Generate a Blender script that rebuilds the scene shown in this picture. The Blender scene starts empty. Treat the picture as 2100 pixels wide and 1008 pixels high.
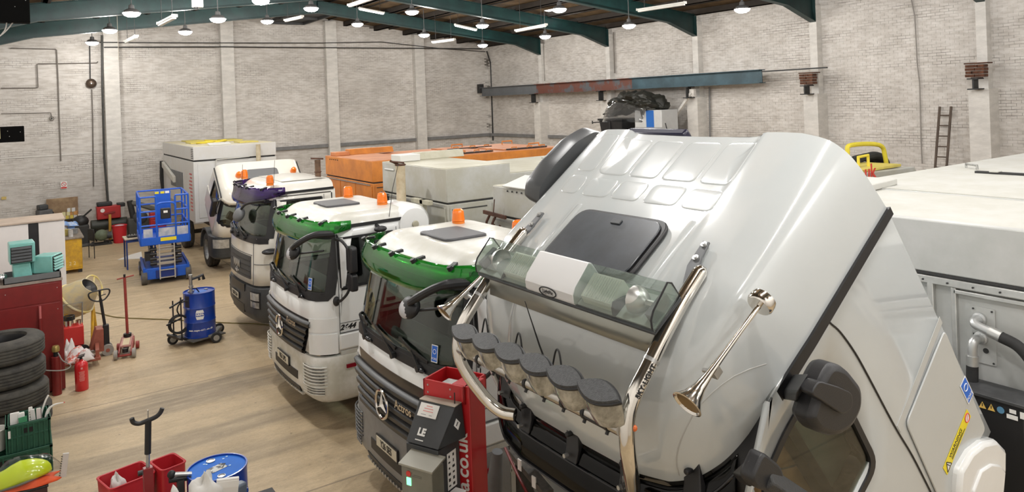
import bpy, math, random
import numpy as np
from mathutils import Matrix, Vector
from math import sin, cos, pi, radians, sqrt, atan2
random.seed(7); np.random.seed(7)
SC = bpy.context.scene
COL = SC.collection

# ---------------------------------------------------------------- camera
F_PX, CX, CY, EYE = 1498.0, 1050.0, 205.0, 4.5
YAW, ROLL = radians(34.3), radians(2.1)
FWD = Vector((sin(YAW), cos(YAW), 0)); RGT = Vector((cos(YAW), -sin(YAW), 0)); DWN = Vector((0, 0, -1))
IMX = cos(ROLL) * RGT + sin(ROLL) * DWN
IMY = -sin(ROLL) * RGT + cos(ROLL) * DWN
cam_data = bpy.data.cameras.new('camera')
cam = bpy.data.objects.new('camera', cam_data); COL.objects.link(cam)
cam_data.sensor_width = 36.0; cam_data.sensor_fit = 'HORIZONTAL'
cam_data.lens = 36.0 * F_PX / 2100.0
cam_data.shift_x = 0.0
cam_data.shift_y = -(504.0 - CY) / 2100.0
cam_data.clip_start = 0.1; cam_data.clip_end = 200
m = Matrix.Identity(4)
for i in range(3):
    m[i][0] = IMX[i]; m[i][1] = -IMY[i]; m[i][2] = -FWD[i]
m[2][3] = EYE
cam.matrix_world = m
SC.camera = cam

# ---------------------------------------------------------------- world, exposure
SC.view_settings.view_transform = 'Standard'
SC.view_settings.look = 'None'
SC.view_settings.exposure = -0.28
SC.view_settings.gamma = 1.0
SC.view_settings.use_curve_mapping = False
wd = bpy.data.worlds.new('world'); SC.world = wd; wd.use_nodes = True
wd.node_tree.nodes['Background'].inputs[0].default_value = (0.75, 0.78, 0.85, 1)
wd.node_tree.nodes['Background'].inputs[1].default_value = 0.3

LAMP_W = 150.0
NEAR_W = 260.0
LAMP_COL = (1.0, 0.97, 0.92)
def area_light(loc, w, size=0.42, shape='DISK', size_y=None, rot=(0, 0, 0), parent=None, col=LAMP_COL):
    if shape == 'DISK':
        d = bpy.data.lights.new('lamp_light', 'POINT'); d.shadow_soft_size = .15
    else:
        d = bpy.data.lights.new('lamp_light', 'AREA'); d.shape = shape; d.size = size; d.size_y = size_y
    d.energy = w; d.color = col
    o = bpy.data.objects.new('lamp_light', d); COL.objects.link(o)
    o.location = loc; o.rotation_euler = rot
    if parent: o.parent = parent
    return o
# lamps of the hall that hang outside the frame (same rows as the ones in view)
for lx in (2.4, 6.0, 10.0, 14.0):
    for ly in (15.4, 10.9, 6.4, 1.8, -2.4):
        if lx > 4 and ly > 15: continue
        if lx > 12 and ly > 10: continue
        xx, yy = (3.85, 6.2) if (lx == 2.4 and ly == 6.4) else (lx, ly)
        area_light((xx, yy, 6.9), NEAR_W * (1.9 if lx == 2.4 and ly > 8 else 1.0), col=(1.0, 0.985, 0.965))
area_light((3.85, 1.75, 6.9), 60, 1.4, 'RECTANGLE', 0.16)
area_light((8.2, 4.2, 7.2), 60, 1.4, 'RECTANGLE', 0.16)

# ---------------------------------------------------------------- materials
MATS = {}
def mat(name, col, rough=0.5, metal=0.0, var=0.0, scale=3.0, bump=0.0, bscale=40.0, coat=0.0, col2=None, thr=(0.4, 0.65), emit=None, estr=0.0, spec=0.5, stretch=None):
    if name in MATS: return MATS[name]
    M = bpy.data.materials.new(name); M.use_nodes = True
    nt = M.node_tree; b = nt.nodes['Principled BSDF']
    c4 = (*col, 1)
    b.inputs['Base Color'].default_value = c4
    b.inputs['Roughness'].default_value = rough
    b.inputs['Metallic'].default_value = metal
    b.inputs['Coat Weight'].default_value = coat
    b.inputs['Coat Roughness'].default_value = 0.06
    b.inputs['Specular IOR Level'].default_value = spec
    tc = nt.nodes.new('ShaderNodeTexCoord')
    vec = tc.outputs['Object']
    if stretch:
        mp = nt.nodes.new('ShaderNodeMapping'); mp.inputs['Scale'].default_value = stretch
        nt.links.new(vec, mp.inputs['Vector']); vec = mp.outputs['Vector']
    if var > 0 or col2:
        n = nt.nodes.new('ShaderNodeTexNoise'); n.inputs['Scale'].default_value = scale
        n.inputs['Detail'].default_value = 6; n.inputs['Roughness'].default_value = 0.65
        nt.links.new(vec, n.inputs['Vector'])
        r = nt.nodes.new('ShaderNodeValToRGB')
        r.color_ramp.elements[0].position = thr[0]; r.color_ramp.elements[1].position = thr[1]
        c2 = col2 if col2 else tuple(x * (1 - var) for x in col)
        r.color_ramp.elements[0].color = (*c2, 1); r.color_ramp.elements[1].color = c4
        nt.links.new(n.outputs['Fac'], r.inputs['Fac'])
        nt.links.new(r.outputs['Color'], b.inputs['Base Color'])
    if bump > 0:
        n2 = nt.nodes.new('ShaderNodeTexNoise'); n2.inputs['Scale'].default_value = bscale; n2.inputs['Detail'].default_value = 4
        nt.links.new(vec, n2.inputs['Vector'])
        bp = nt.nodes.new('ShaderNodeBump'); bp.inputs['Strength'].default_value = bump; bp.inputs['Distance'].default_value = 0.01
        nt.links.new(n2.outputs['Fac'], bp.inputs['Height']); nt.links.new(bp.outputs['Normal'], b.inputs['Normal'])
    if emit:
        b.inputs['Emission Color'].default_value = (*emit, 1); b.inputs['Emission Strength'].default_value = estr
    MATS[name] = M
    return M
def glass(name, tint, rough=0.02, refl=1.0, haze=0.0, haze_col=(.5, .5, .5)):
    """thin sheet glass: tinted transparency plus Fresnel reflection"""
    if name in MATS: return MATS[name]
    M = bpy.data.materials.new(name); M.use_nodes = True
    nt = M.node_tree; nt.nodes.clear()
    out = nt.nodes.new('ShaderNodeOutputMaterial'); mx = nt.nodes.new('ShaderNodeMixShader')
    tr = nt.nodes.new('ShaderNodeBsdfTransparent'); tr.inputs[0].default_value = (*tint, 1)
    gl = nt.nodes.new('ShaderNodeBsdfGlossy'); gl.inputs['Roughness'].default_value = rough
    lw = nt.nodes.new('ShaderNodeLayerWeight'); lw.inputs[0].default_value = 0.5
    pw = nt.nodes.new('ShaderNodeMath'); pw.operation = 'POWER'; pw.inputs[1].default_value = 4.0
    ml = nt.nodes.new('ShaderNodeMath'); ml.operation = 'MULTIPLY_ADD'; ml.inputs[1].default_value = 0.8 * refl; ml.inputs[2].default_value = 0.045 * refl
    nt.links.new(lw.outputs['Facing'], pw.inputs[0]); nt.links.new(pw.outputs[0], ml.inputs[0])
    if haze:
        df = nt.nodes.new('ShaderNodeBsdfTranslucent') if False else nt.nodes.new('ShaderNodeBsdfDiffuse'); df.inputs[0].default_value = (*haze_col, 1)
        m0 = nt.nodes.new('ShaderNodeMixShader'); m0.inputs[0].default_value = haze
        nt.links.new(tr.outputs[0], m0.inputs[1]); nt.links.new(df.outputs[0], m0.inputs[2]); tr = m0
    nt.links.new(ml.outputs[0], mx.inputs[0])
    nt.links.new(tr.outputs[0], mx.inputs[1]); nt.links.new(gl.outputs[0], mx.inputs[2])
    nt.links.new(mx.outputs[0], out.inputs[0])
    MATS[name] = M
    return M

WHITE = mat('white_cab_paint', (0.80, 0.81, 0.80), 0.28, coat=0.6, var=0.05, scale=2)
WHITE4 = mat('glossy_white_cab_paint', (0.50, 0.525, 0.525), 0.2, coat=0.8, var=0.03, scale=1.5)
CREAM = mat('cream_cab_paint', (0.78, 0.76, 0.69), 0.3, coat=0.5, var=0.06, scale=2)
ROOFW = mat('dusty_white_roof_paint', (0.62, 0.615, 0.58), 0.38, coat=0.3, col2=(0.54, 0.53, 0.47), scale=3)
DIRTYW = mat('grubby_white_paint', (0.52, 0.52, 0.49), 0.45, col2=(0.50, 0.48, 0.42), scale=4, thr=(0.35, 0.6))
BLACKP = mat('black_plastic', (0.015, 0.015, 0.017), 0.45, var=0.3, scale=8)
BLACKG = mat('gloss_black', (0.01, 0.01, 0.012), 0.15)
DARKGREY = mat('dark_grey_plastic', (0.055, 0.06, 0.065), 0.5, var=0.25, scale=6)
GREYPL = mat('grey_plastic', (0.14, 0.145, 0.15), 0.55, var=0.15, scale=6)
RUBBER = mat('rubber', (0.022, 0.022, 0.022), 0.75, var=0.3, scale=12, bump=0.2)
TYRE = mat('dusty_tyre_rubber', (0.035, 0.033, 0.03), 0.8, col2=(0.07, 0.065, 0.055), scale=7, bump=0.3)
CHROME = mat('chrome', (0.78, 0.75, 0.70), 0.12, metal=1.0)
STEEL = mat('brushed_steel', (0.55, 0.55, 0.54), 0.35, metal=0.9, var=0.2, scale=10)
GALV = mat('galvanised_steel', (0.42, 0.42, 0.40), 0.45, metal=0.6, var=0.25, scale=14)
ALU = mat('aluminium', (0.62, 0.62, 0.60), 0.35, metal=0.8, var=0.12, scale=9)
AMBER = mat('amber_lens', (0.80, 0.17, 0.005), 0.2, coat=0.6, emit=(1.0, 0.25, 0.01), estr=0.03)
CHASSIS = mat('dirty_chassis', (0.03, 0.028, 0.025), 0.7, col2=(0.09, 0.08, 0.065), scale=9)
INNER = mat('cab_lining', (0.05, 0.048, 0.045), 0.8, var=0.3, scale=5)
SEAT = mat('seat_fabric', (0.03, 0.03, 0.032), 0.9)
RED = mat('red_paint', (0.52, 0.022, 0.02), 0.38, var=0.15, scale=5, coat=0.2)
DEEPRED = mat('deep_red_steel', (0.20, 0.012, 0.012), 0.42, var=0.2, scale=4, coat=0.1)
BLUE = mat('blue_paint', (0.012, 0.07, 0.42), 0.32, var=0.12, scale=5, coat=0.3)
BLUEL = mat('blue_lift_paint', (0.008, 0.11, 0.62), 0.4, var=0.15, scale=5)
YELLOW = mat('yellow_paint', (0.72, 0.42, 0.02), 0.45, col2=(0.5, 0.28, 0.03), scale=6)
PALEYEL = mat('pale_yellow_paint', (0.78, 0.62, 0.16), 0.5, col2=(0.62, 0.55, 0.36), scale=5)
PAPER = mat('paper', (0.78, 0.77, 0.74), 0.8)
INK = mat('black_ink', (0.012, 0.012, 0.012), 0.6)
INKW = mat('white_ink', (0.82, 0.82, 0.80), 0.6)
INKR = mat('red_ink', (0.6, 0.05, 0.04), 0.6)
STICKB = mat('blue_sticker', (0.02, 0.14, 0.62), 0.5)
STICKY = mat('yellow_sticker', (0.80, 0.66, 0.02), 0.5)
PLATE = mat('number_plate_white', (0.62, 0.58, 0.46), 0.4)
WOOD = mat('old_wood', (0.36, 0.25, 0.14), 0.7, var=0.4, scale=6, stretch=(1, 8, 8))
GLASSW = glass('windscreen_glass', (0.70, 0.76, 0.71), 0.02, 1.3)
GLASSD = glass('door_glass', (0.62, 0.66, 0.63), 0.02, 1.3)
GLASSC = glass('clear_lens', (0.84, 0.88, 0.85), 0.06, 1.5, .14, (.45, .5, .47))
GREENV = glass('green_acrylic', (0.12, 0.55, 0.14), 0.05, 1.2, .20, (.015, .30, .04))
PURPLEV = glass('purple_acrylic', (0.24, 0.15, 0.42), 0.05, 1.2, .22, (.035, .015, .10))

# ---------------------------------------------------------------- mesh builder
class MB:
    def __init__(s, M=None):
        s.v = []; s.f = []; s.mi = []; s.M = M; s.cur = 0
    def add(s, vs, fs):
        o = len(s.v)
        if s.M is not None: vs = [s.M @ Vector(p) for p in vs]
        s.v.extend([tuple(p) for p in vs])
        for f in fs:
            s.f.append(tuple(i + o for i in f)); s.mi.append(s.cur)
        return s
    def bx(s, x0, x1, y0, y1, z0, z1):
        vs = [(x, y, z) for z in (z0, z1) for y in (y0, y1) for x in (x0, x1)]
        return s.add(vs, [(0, 2, 3, 1), (4, 5, 7, 6), (0, 1, 5, 4), (2, 6, 7, 3), (0, 4, 6, 2), (1, 3, 7, 5)])
    def box(s, c, size, R=None):
        """box centred at c; R a rotation Matrix(3x3) or a z angle"""
        if R is None: R = Matrix.Identity(3)
        elif not isinstance(R, Matrix): R = Matrix.Rotation(R, 3, 'Z')
        c = Vector(c); h = Vector(size) / 2
        vs = [c + R @ Vector((sx * h.x, sy * h.y, sz * h.z)) for sz in (-1, 1) for sy in (-1, 1) for sx in (-1, 1)]
        return s.add(vs, [(0, 2, 3, 1), (4, 5, 7, 6), (0, 1, 5, 4), (2, 6, 7, 3), (0, 4, 6, 2), (1, 3, 7, 5)])
    def bar(s, p0, p1, w, h, up=(0, 0, 1)):
        p0 = Vector(p0); p1 = Vector(p1); d = (p1 - p0).normalized(); u = Vector(up)
        sd = d.cross(u)
        if sd.length < 1e-4: sd = d.cross(Vector((1, 0, 0)))
        sd.normalize(); u = sd.cross(d)
        vs = [p + sd * (a * w / 2) + u * (b * h / 2) for p in (p0, p1) for (a, b) in ((-1, -1), (1, -1), (1, 1), (-1, 1))]
        return s.add(vs, [(3, 2, 1, 0), (4, 5, 6, 7), (0, 1, 5, 4), (1, 2, 6, 5), (2, 3, 7, 6), (3, 0, 4, 7)])
    def ring(s, c, ax, r, n, ph=0.0, ref=None):
        ax = Vector(ax).normalized(); c = Vector(c)
        t = Vector(ref) if ref is not None else (Vector((0, 0, 1)) if abs(ax.z) < 0.9 else Vector((1, 0, 0)))
        u = (t - ax * t.dot(ax)).normalized(); w = ax.cross(u)
        return [c + u * (r * cos(2 * pi * k / n + ph)) + w * (r * sin(2 * pi * k / n + ph)) for k in range(n)]
    def loft(s, rings, closed=True, cap0=True, cap1=True):
        n = len(rings[0]); vs = [p for r in rings for p in r]; fs = []
        for i in range(len(rings) - 1):
            for k in range(n if closed else n - 1):
                a = i * n + k; b = i * n + (k + 1) % n
                fs.append((a, b, b + n, a + n))
        if cap0: fs.append(tuple(range(n - 1, -1, -1)))
        if cap1: fs.append(tuple(range((len(rings) - 1) * n, len(rings) * n)))
        return s.add(vs, fs)
    def cyl(s, p0, p1, r0, r1=None, n=16, caps=True):
        r1 = r0 if r1 is None else r1
        ax = Vector(p1) - Vector(p0)
        return s.loft([s.ring(p0, ax, max(r0, 1e-4), n), s.ring(p1, ax, max(r1, 1e-4), n)], True, caps, caps)
    def lathe(s, prof, o=(0, 0, 0), ax=(0, 0, 1), n=24, caps=True):
        o = Vector(o); ax = Vector(ax).normalized()
        return s.loft([s.ring(o + ax * h, ax, max(r, 1e-4), n) for r, h in prof], True, caps, caps)
    def tube(s, pts, r, n=8, caps=True, closed=False):
        pts = [Vector(p) for p in pts]; N = len(pts); rings = []; ref = None
        for i, p in enumerate(pts):
            if closed: t = pts[(i + 1) % N] - pts[i - 1]
            else: t = pts[min(i + 1, N - 1)] - pts[max(i - 1, 0)]
            t.normalize()
            if ref is None: ref = Vector((0, 0, 1)) if abs(t.z) < 0.9 else Vector((1, 0, 0))
            ref = (ref - t * ref.dot(t)).normalized()
            rr = r[i] if isinstance(r, (list, tuple)) else r
            rings.append(s.ring(p, t, rr, n, ref=ref))
        if closed: rings.append(rings[0]); caps = False
        return s.loft(rings, True, caps, caps)
    def torus(s, c, nrm, R, r, n=24, k=8):
        return s.tube(s.ring(c, nrm, R, n), r, k, closed=True)
    def prism(s, poly, off):
        n = len(poly); off = Vector(off); a = [Vector(p) for p in poly]
        vs = a + [p + off for p in a]
        fs = [tuple(range(n - 1, -1, -1)), tuple(range(n, 2 * n))] + [(k, (k + 1) % n, n + (k + 1) % n, n + k) for k in range(n)]
        return s.add(vs, fs)
    def grid(s, rows, skip=None):
        nr, nc = len(rows), len(rows[0]); vs = [p for r in rows for p in r]
        fs = [(i * nc + j, i * nc + j + 1, (i + 1) * nc + j + 1, (i + 1) * nc + j) for i in range(nr - 1) for j in range(nc - 1) if not (skip and skip(i, j))]
        return s.add(vs, fs)
    def ellipsoid(s, c, r, n=16, k=8, R=None):
        c = Vector(c); rings = []
        for i in range(k + 1):
            a = pi * i / k; rr = max(sin(a), 0.01); ring = []
            for j in range(n):
                t = 2 * pi * j / n
                p = Vector((r[0] * rr * cos(t), r[1] * rr * sin(t), -r[2] * cos(a)))
                if R is not None: p = R @ p
                ring.append(c + p)
            rings.append(ring)
        return s.loft(rings)
    def build(s, name, mats, parent=None, smooth=35, bevel=0.0, solid=0.0, loc=None, rot=None, **props):
        me = bpy.data.meshes.new(name); me.from_pydata(s.v, [], s.f)
        if not isinstance(mats, (list, tuple)): mats = [mats]
        for m_ in mats: me.materials.append(m_)
        if len(mats) > 1: me.polygons.foreach_set('material_index', s.mi)
        o = bpy.data.objects.new(name, me); COL.objects.link(o)
        me.validate(); 
        if smooth:
            me.polygons.foreach_set('use_smooth', [True] * len(me.polygons))
            me.set_sharp_from_angle(angle=radians(smooth))
        if solid:
            md = o.modifiers.new('solid', 'SOLIDIFY'); md.thickness = abs(solid); md.offset = -1 if solid > 0 else 1
        if bevel:
            md = o.modifiers.new('bevel', 'BEVEL'); md.width = bevel; md.segments = 2; md.limit_method = 'ANGLE'; md.angle_limit = radians(40)
        if parent: o.parent = parent
        if loc is not None: o.location = loc
        if rot is not None: o.rotation_euler = rot
        for k_, v_ in props.items(): o[k_] = v_
        return o

def thing(name, label, cat, loc=(0, 0, 0), rot=(0, 0, 0), group=None):
    o = bpy.data.objects.new(name, None); COL.objects.link(o)
    o.empty_display_size = 0.1
    o.location = loc; o.rotation_euler = rot if isinstance(rot, (tuple, list)) else (0, 0, rot)
    o['label'] = label; o['category'] = cat
    if group: o['group'] = group
    return o
def tag(o, label, cat, group=None, kind=None):
    o['label'] = label; o['category'] = cat
    if group: o['group'] = group
    if kind: o['kind'] = kind
    return o
def dup(root, loc=None, rot=None, label=None, group=None):
    r = root.copy(); COL.objects.link(r)
    if loc is not None: r.location = loc
    if rot is not None: r.rotation_euler = rot if isinstance(rot, (tuple, list)) else (0, 0, rot)
    if label: r['label'] = label
    if group: r['group'] = group
    for ch in list(root.children):
        c = ch.copy(); COL.objects.link(c); c.parent = r
        for g in list(ch.children):
            d = g.copy(); COL.objects.link(d); d.parent = c
    return r
def text(body, size, M, mt, parent=None, name='lettering', ext=0.001, align='CENTER', shear=0.0, bold=0.0, sx=1.0):
    """flat lettering; M places it: x along the line, y up, z out of the surface"""
    cu = bpy.data.curves.new(name, 'FONT'); cu.body = body; cu.size = size
    cu.align_x = align; cu.align_y = 'CENTER'; cu.extrude = ext; cu.shear = shear; cu.offset = bold
    cu.materials.append(mt)
    o = bpy.data.objects.new(name, cu); COL.objects.link(o)
    if parent: o.parent = parent
    me = bpy.data.meshes.new_from_object(o)
    bpy.data.objects.remove(o); me.name = name
    if not me.materials: me.materials.append(mt)
    o = bpy.data.objects.new(name, me); COL.objects.link(o)
    if parent: o.parent = parent
    o.matrix_local = M @ Matrix.Diagonal((sx, 1, 1, 1)) if sx != 1 else M
    return o
def frame(o, x, y):
    """4x4 with origin o, x and y axes as given, z = x cross y"""
    x = Vector(x).normalized(); y = Vector(y); z = x.cross(y).normalized(); y = z.cross(x)
    M = Matrix.Identity(4)
    for i in range(3):
        M[i][0] = x[i]; M[i][1] = y[i]; M[i][2] = z[i]; M[i][3] = o[i]
    return M
def ptr(x, y, **k):
    """point seen at photo pixel (x, y) on the plane X=, Y= or Z="""
    v = FWD + IMX * ((x - CX) / F_PX) + IMY * ((y - CY) / F_PX)
    a, val = list(k.items())[0]; i = 'XYZ'.index(a); c = Vector((0, 0, EYE))
    return c + v * ((val - c[i]) / v[i])
def rounded(pts, r, n=4):
    """round the corners of a closed 2-D polygon"""
    out = []; N = len(pts)
    for i in range(N):
        p = Vector(pts[i]); a = Vector(pts[i - 1]); b = Vector(pts[(i + 1) % N])
        da = (a - p); db = (b - p); ra = min(r, da.length * .45, db.length * .45)
        p0 = p + da.normalized() * ra; p1 = p + db.normalized() * ra
        for k in range(n + 1):
            t = k / n
            out.append(tuple((1 - t) ** 2 * p0 + 2 * t * (1 - t) * p + t * t * p1))
    return out
def smoothpath(pts, n=6):
    """Catmull-Rom through the points"""
    P = [Vector(p) for p in pts]; P = [2 * P[0] - P[1]] + P + [2 * P[-1] - P[-2]]; out = []
    for i in range(1, len(P) - 2):
        for k in range(n):
            t = k / n; a, b, c, d = P[i - 1:i + 3]
            out.append(0.5 * ((2 * b) + (c - a) * t + (2 * a - 5 * b + 4 * c - d) * t * t + (3 * b - a - 3 * c + d) * t ** 3))
    out.append(P[-2]); return out
# ================================================================ the hall
XL, XR, YB, YF, RIDGE = -1.0, 20.0, 31.4, -4.5, 9.5
FRAMES = [26.6 - 4.57 * k for k in range(7)]
def soffit(x): return 8.02 - 0.1205 * abs(x - RIDGE)
def sheet_z(x): return 8.66 - 0.1205 * abs(x - RIDGE)

def floor_material():
    M = bpy.data.materials.new('stained_concrete'); M.use_nodes = True; nt = M.node_tree; b = nt.nodes['Principled BSDF']
    L = nt.links.new; N = nt.nodes.new
    tc = N('ShaderNodeTexCoord'); sep = N('ShaderNodeSeparateXYZ'); L(tc.outputs['Object'], sep.inputs[0])
    def noise(sc, stretch, det=6, rough=0.6):
        mp = N('ShaderNodeMapping'); mp.inputs['Scale'].default_value = stretch; L(tc.outputs['Object'], mp.inputs[0])
        n = N('ShaderNodeTexNoise'); n.inputs['Scale'].default_value = sc; n.inputs['Detail'].default_value = det; n.inputs['Roughness'].default_value = rough
        L(mp.outputs[0], n.inputs['Vector']); return n.outputs['Fac']
    def ramp(f, p0, p1, c0=(0, 0, 0, 1), c1=(1, 1, 1, 1)):
        r = N('ShaderNodeValToRGB'); r.color_ramp.elements[0].position = p0; r.color_ramp.elements[1].position = p1
        r.color_ramp.elements[0].color = c0; r.color_ramp.elements[1].color = c1; L(f, r.inputs[0]); return r.outputs[0]
    def mix(f, a, c):
        mx = N('ShaderNodeMixRGB'); 
        if isinstance(f, float): mx.inputs[0].default_value = f
        else: L(f, mx.inputs[0])
        for i, v in ((1, a), (2, c)):
            if isinstance(v, tuple): mx.inputs[i].default_value = v
            else: L(v, mx.inputs[i])
        return mx.outputs[0]
    def math_(op, a, c):
        mt = N('ShaderNodeMath'); mt.operation = op
        for i, v in ((0, a), (1, c)):
            if isinstance(v, (int, float)): mt.inputs[i].default_value = v
            else: L(v, mt.inputs[i])
        return mt.outputs[0]
    base = mix(ramp(noise(0.45, (1, 1, 1)), 0.35, 0.7), (0.50, 0.385, 0.235, 1), (0.66, 0.52, 0.335, 1))
    base = mix(ramp(noise(3.0, (0.5, 1.6, 1), 8, 0.7), 0.35, 0.62), (0.44, 0.34, 0.21, 1), base)
    # worn traffic tracks that run along the bays, edges broken up by noise
    wob = math_('MULTIPLY', math_('SUBTRACT', noise(1.2, (0.4, 1, 1)), 0.5), 0.7)
    yy = math_('ADD', sep.outputs['Y'], wob)
    def band(c, hw):
        d = math_('ABSOLUTE', math_('SUBTRACT', yy, c), 0); return ramp(d, hw * 0.7, hw, (1, 1, 1, 1), (0, 0, 0, 1))
    worn = noise(2.2, (0.25, 2.2, 1), 7, 0.7)
    for c, hw, amt in ((12.55, 0.55, 0.75), (10.9, 0.35, 0.6), (9.95, 0.25, 0.45), (14.2, 0.25, 0.25)):
        f = math_('MULTIPLY', band(c, hw), math_('MULTIPLY', ramp(worn, 0.25, 0.6), amt))
        base = mix(f, base, (0.17, 0.14, 0.10, 1))
    base = mix(math_('MULTIPLY', ramp(noise(0.8, (1, 1, 1), 5, 0.6), 0.60, 0.72), 0.55), base, (0.17, 0.14, 0.10, 1))
    base = mix(math_('MULTIPLY', ramp(noise(28, (0.6, 1.2, 1), 8, 0.8), 0.46, 0.68), 0.45), base, (0.25, 0.19, 0.125, 1))
    base = mix(math_('MULTIPLY', ramp(noise(1.6, (0.6, 1.6, 1), 9, 0.75), 0.52, 0.70), 0.5), base, (0.27, 0.205, 0.13, 1))
    base = mix(math_('MULTIPLY', ramp(noise(55, (1, 1, 1), 4, 0.7), 0.60, 0.66), 0.6), base, (0.66, 0.54, 0.38, 1))
    # oil spots and pale scuffs
    base = mix(math_('MULTIPLY', ramp(noise(9, (1, 1, 1), 3), 0.66, 0.74), 0.5), base, (0.12, 0.10, 0.075, 1))
    base = mix(math_('MULTIPLY', ramp(noise(6, (0.35, 1.5, 1), 6, 0.75), 0.62, 0.75), 0.5), base, (0.60, 0.49, 0.33, 1))
    # saw-cut joints every bay
    for ax, per, off in (('Y', 4.57, 2.9), ('X', 5.0, 2.45)):
        mo = math_('ABSOLUTE', math_('SUBTRACT', math_('FLOORED_MODULO', math_('ADD', sep.outputs[ax], off), per), per / 2), 0)
        base = mix(math_('MULTIPLY', ramp(mo, 0.012, 0.02, (1, 1, 1, 1), (0, 0, 0, 1)), 0.55), base, (0.12, 0.095, 0.07, 1))
    L(base, b.inputs['Base Color'])
    rr = N('ShaderNodeMapRange'); rr.inputs[3].default_value = 0.42; rr.inputs[4].default_value = 0.7; L(worn, rr.inputs[0]); L(rr.outputs[0], b.inputs['Roughness'])
    bp = N('ShaderNodeBump'); bp.inputs['Strength'].default_value = 0.25; bp.inputs['Distance'].default_value = 0.01
    L(noise(14, (1, 1, 1), 5), bp.inputs['Height']); L(bp.outputs[0], b.inputs['Normal'])
    return M
mb = MB(); mb.bx(XL - 0.3, XR + 0.3, YF - 0.3, YB + 0.3, -0.3, 0.0)
mb.build('floor', floor_material(), smooth=0, kind='structure')

# painted brick: one material for the bricks, a darker one for the joints behind
def brick_material():
    M = bpy.data.materials.new('painted_brick'); M.use_nodes = True; nt = M.node_tree; b = nt.nodes['Principled BSDF']
    L = nt.links.new; N = nt.nodes.new
    g = N('ShaderNodeNewGeometry')
    n = N('ShaderNodeTexNoise'); n.inputs['Scale'].default_value = 0.55; n.inputs['Detail'].default_value = 7; n.inputs['Roughness'].default_value = 0.65
    L(g.outputs['Position'], n.inputs['Vector'])
    r = N('ShaderNodeValToRGB'); r.color_ramp.elements[0].position = 0.34; r.color_ramp.elements[1].position = 0.62
    r.color_ramp.elements[0].color = (0.55, 0.52, 0.485, 1); r.color_ramp.elements[1].color = (0.70, 0.67, 0.635, 1)
    L(n.outputs['Fac'], r.inputs[0])
    n2 = N('ShaderNodeTexNoise'); n2.inputs['Scale'].default_value = 5.0; n2.inputs['Detail'].default_value = 5
    mp = N('ShaderNodeMapping'); mp.inputs['Scale'].default_value = (0.6, 0.6, 2.5); L(g.outputs['Position'], mp.inputs[0]); L(mp.outputs[0], n2.inputs['Vector'])
    r2 = N('ShaderNodeValToRGB'); r2.color_ramp.elements[0].position = 0.36; r2.color_ramp.elements[1].position = 0.6
    r2.color_ramp.elements[0].color = (0.80, 0.78, 0.76, 1); r2.color_ramp.elements[1].color = (1, 1, 1, 1); L(n2.outputs['Fac'], r2.inputs[0])
    mx = N('ShaderNodeMixRGB'); mx.blend_type = 'MULTIPLY'; mx.inputs[0].default_value = 1; L(r.outputs[0], mx.inputs[1]); L(r2.outputs[0], mx.inputs[2])
    L(mx.outputs[0], b.inputs['Base Color']); b.inputs['Roughness'].default_value = 0.75
    return M
def joint_material():
    M = bpy.data.materials.new('brick_joint'); M.use_nodes = True; nt = M.node_tree; b = nt.nodes['Principled BSDF']
    L = nt.links.new; N = nt.nodes.new
    g = N('ShaderNodeNewGeometry'); mp = N('ShaderNodeMapping'); mp.inputs['Scale'].default_value = (0.5, 0.5, 2.2); L(g.outputs['Position'], mp.inputs[0])
    n = N('ShaderNodeTexNoise'); n.inputs['Scale'].default_value = 1.1; n.inputs['Detail'].default_value = 5; L(mp.outputs[0], n.inputs['Vector'])
    r = N('ShaderNodeValToRGB'); r.color_ramp.elements[0].position = 0.38; r.color_ramp.elements[1].position = 0.56
    r.color_ramp.elements[0].color = (0.15, 0.135, 0.12, 1); r.color_ramp.elements[1].color = (0.66, 0.63, 0.59, 1)
    L(n.outputs['Fac'], r.inputs[0]); L(r.outputs[0], b.inputs['Base Color']); b.inputs['Roughness'].default_value = 0.9
    return M
BRICK, JOINT = brick_material(), joint_material()
PILLAR = mat('painted_pillar', (0.70, 0.675, 0.635), 0.75, var=0.18, scale=2.5, bump=0.3, bscale=14, stretch=(1, 1, 3))
_bv = [(x, y, z) for z in (-.5, .5) for y in (0, 1) for x in (-.5, .5)]
_bf = [(2, 6, 7, 3), (0, 4, 6, 2), (1, 3, 7, 5), (0, 2, 3, 1), (4, 5, 7, 6)]
brick_me = bpy.data.meshes.new('brick'); brick_me.from_pydata(_bv, [], _bf); brick_me.materials.append(BRICK)
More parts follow.
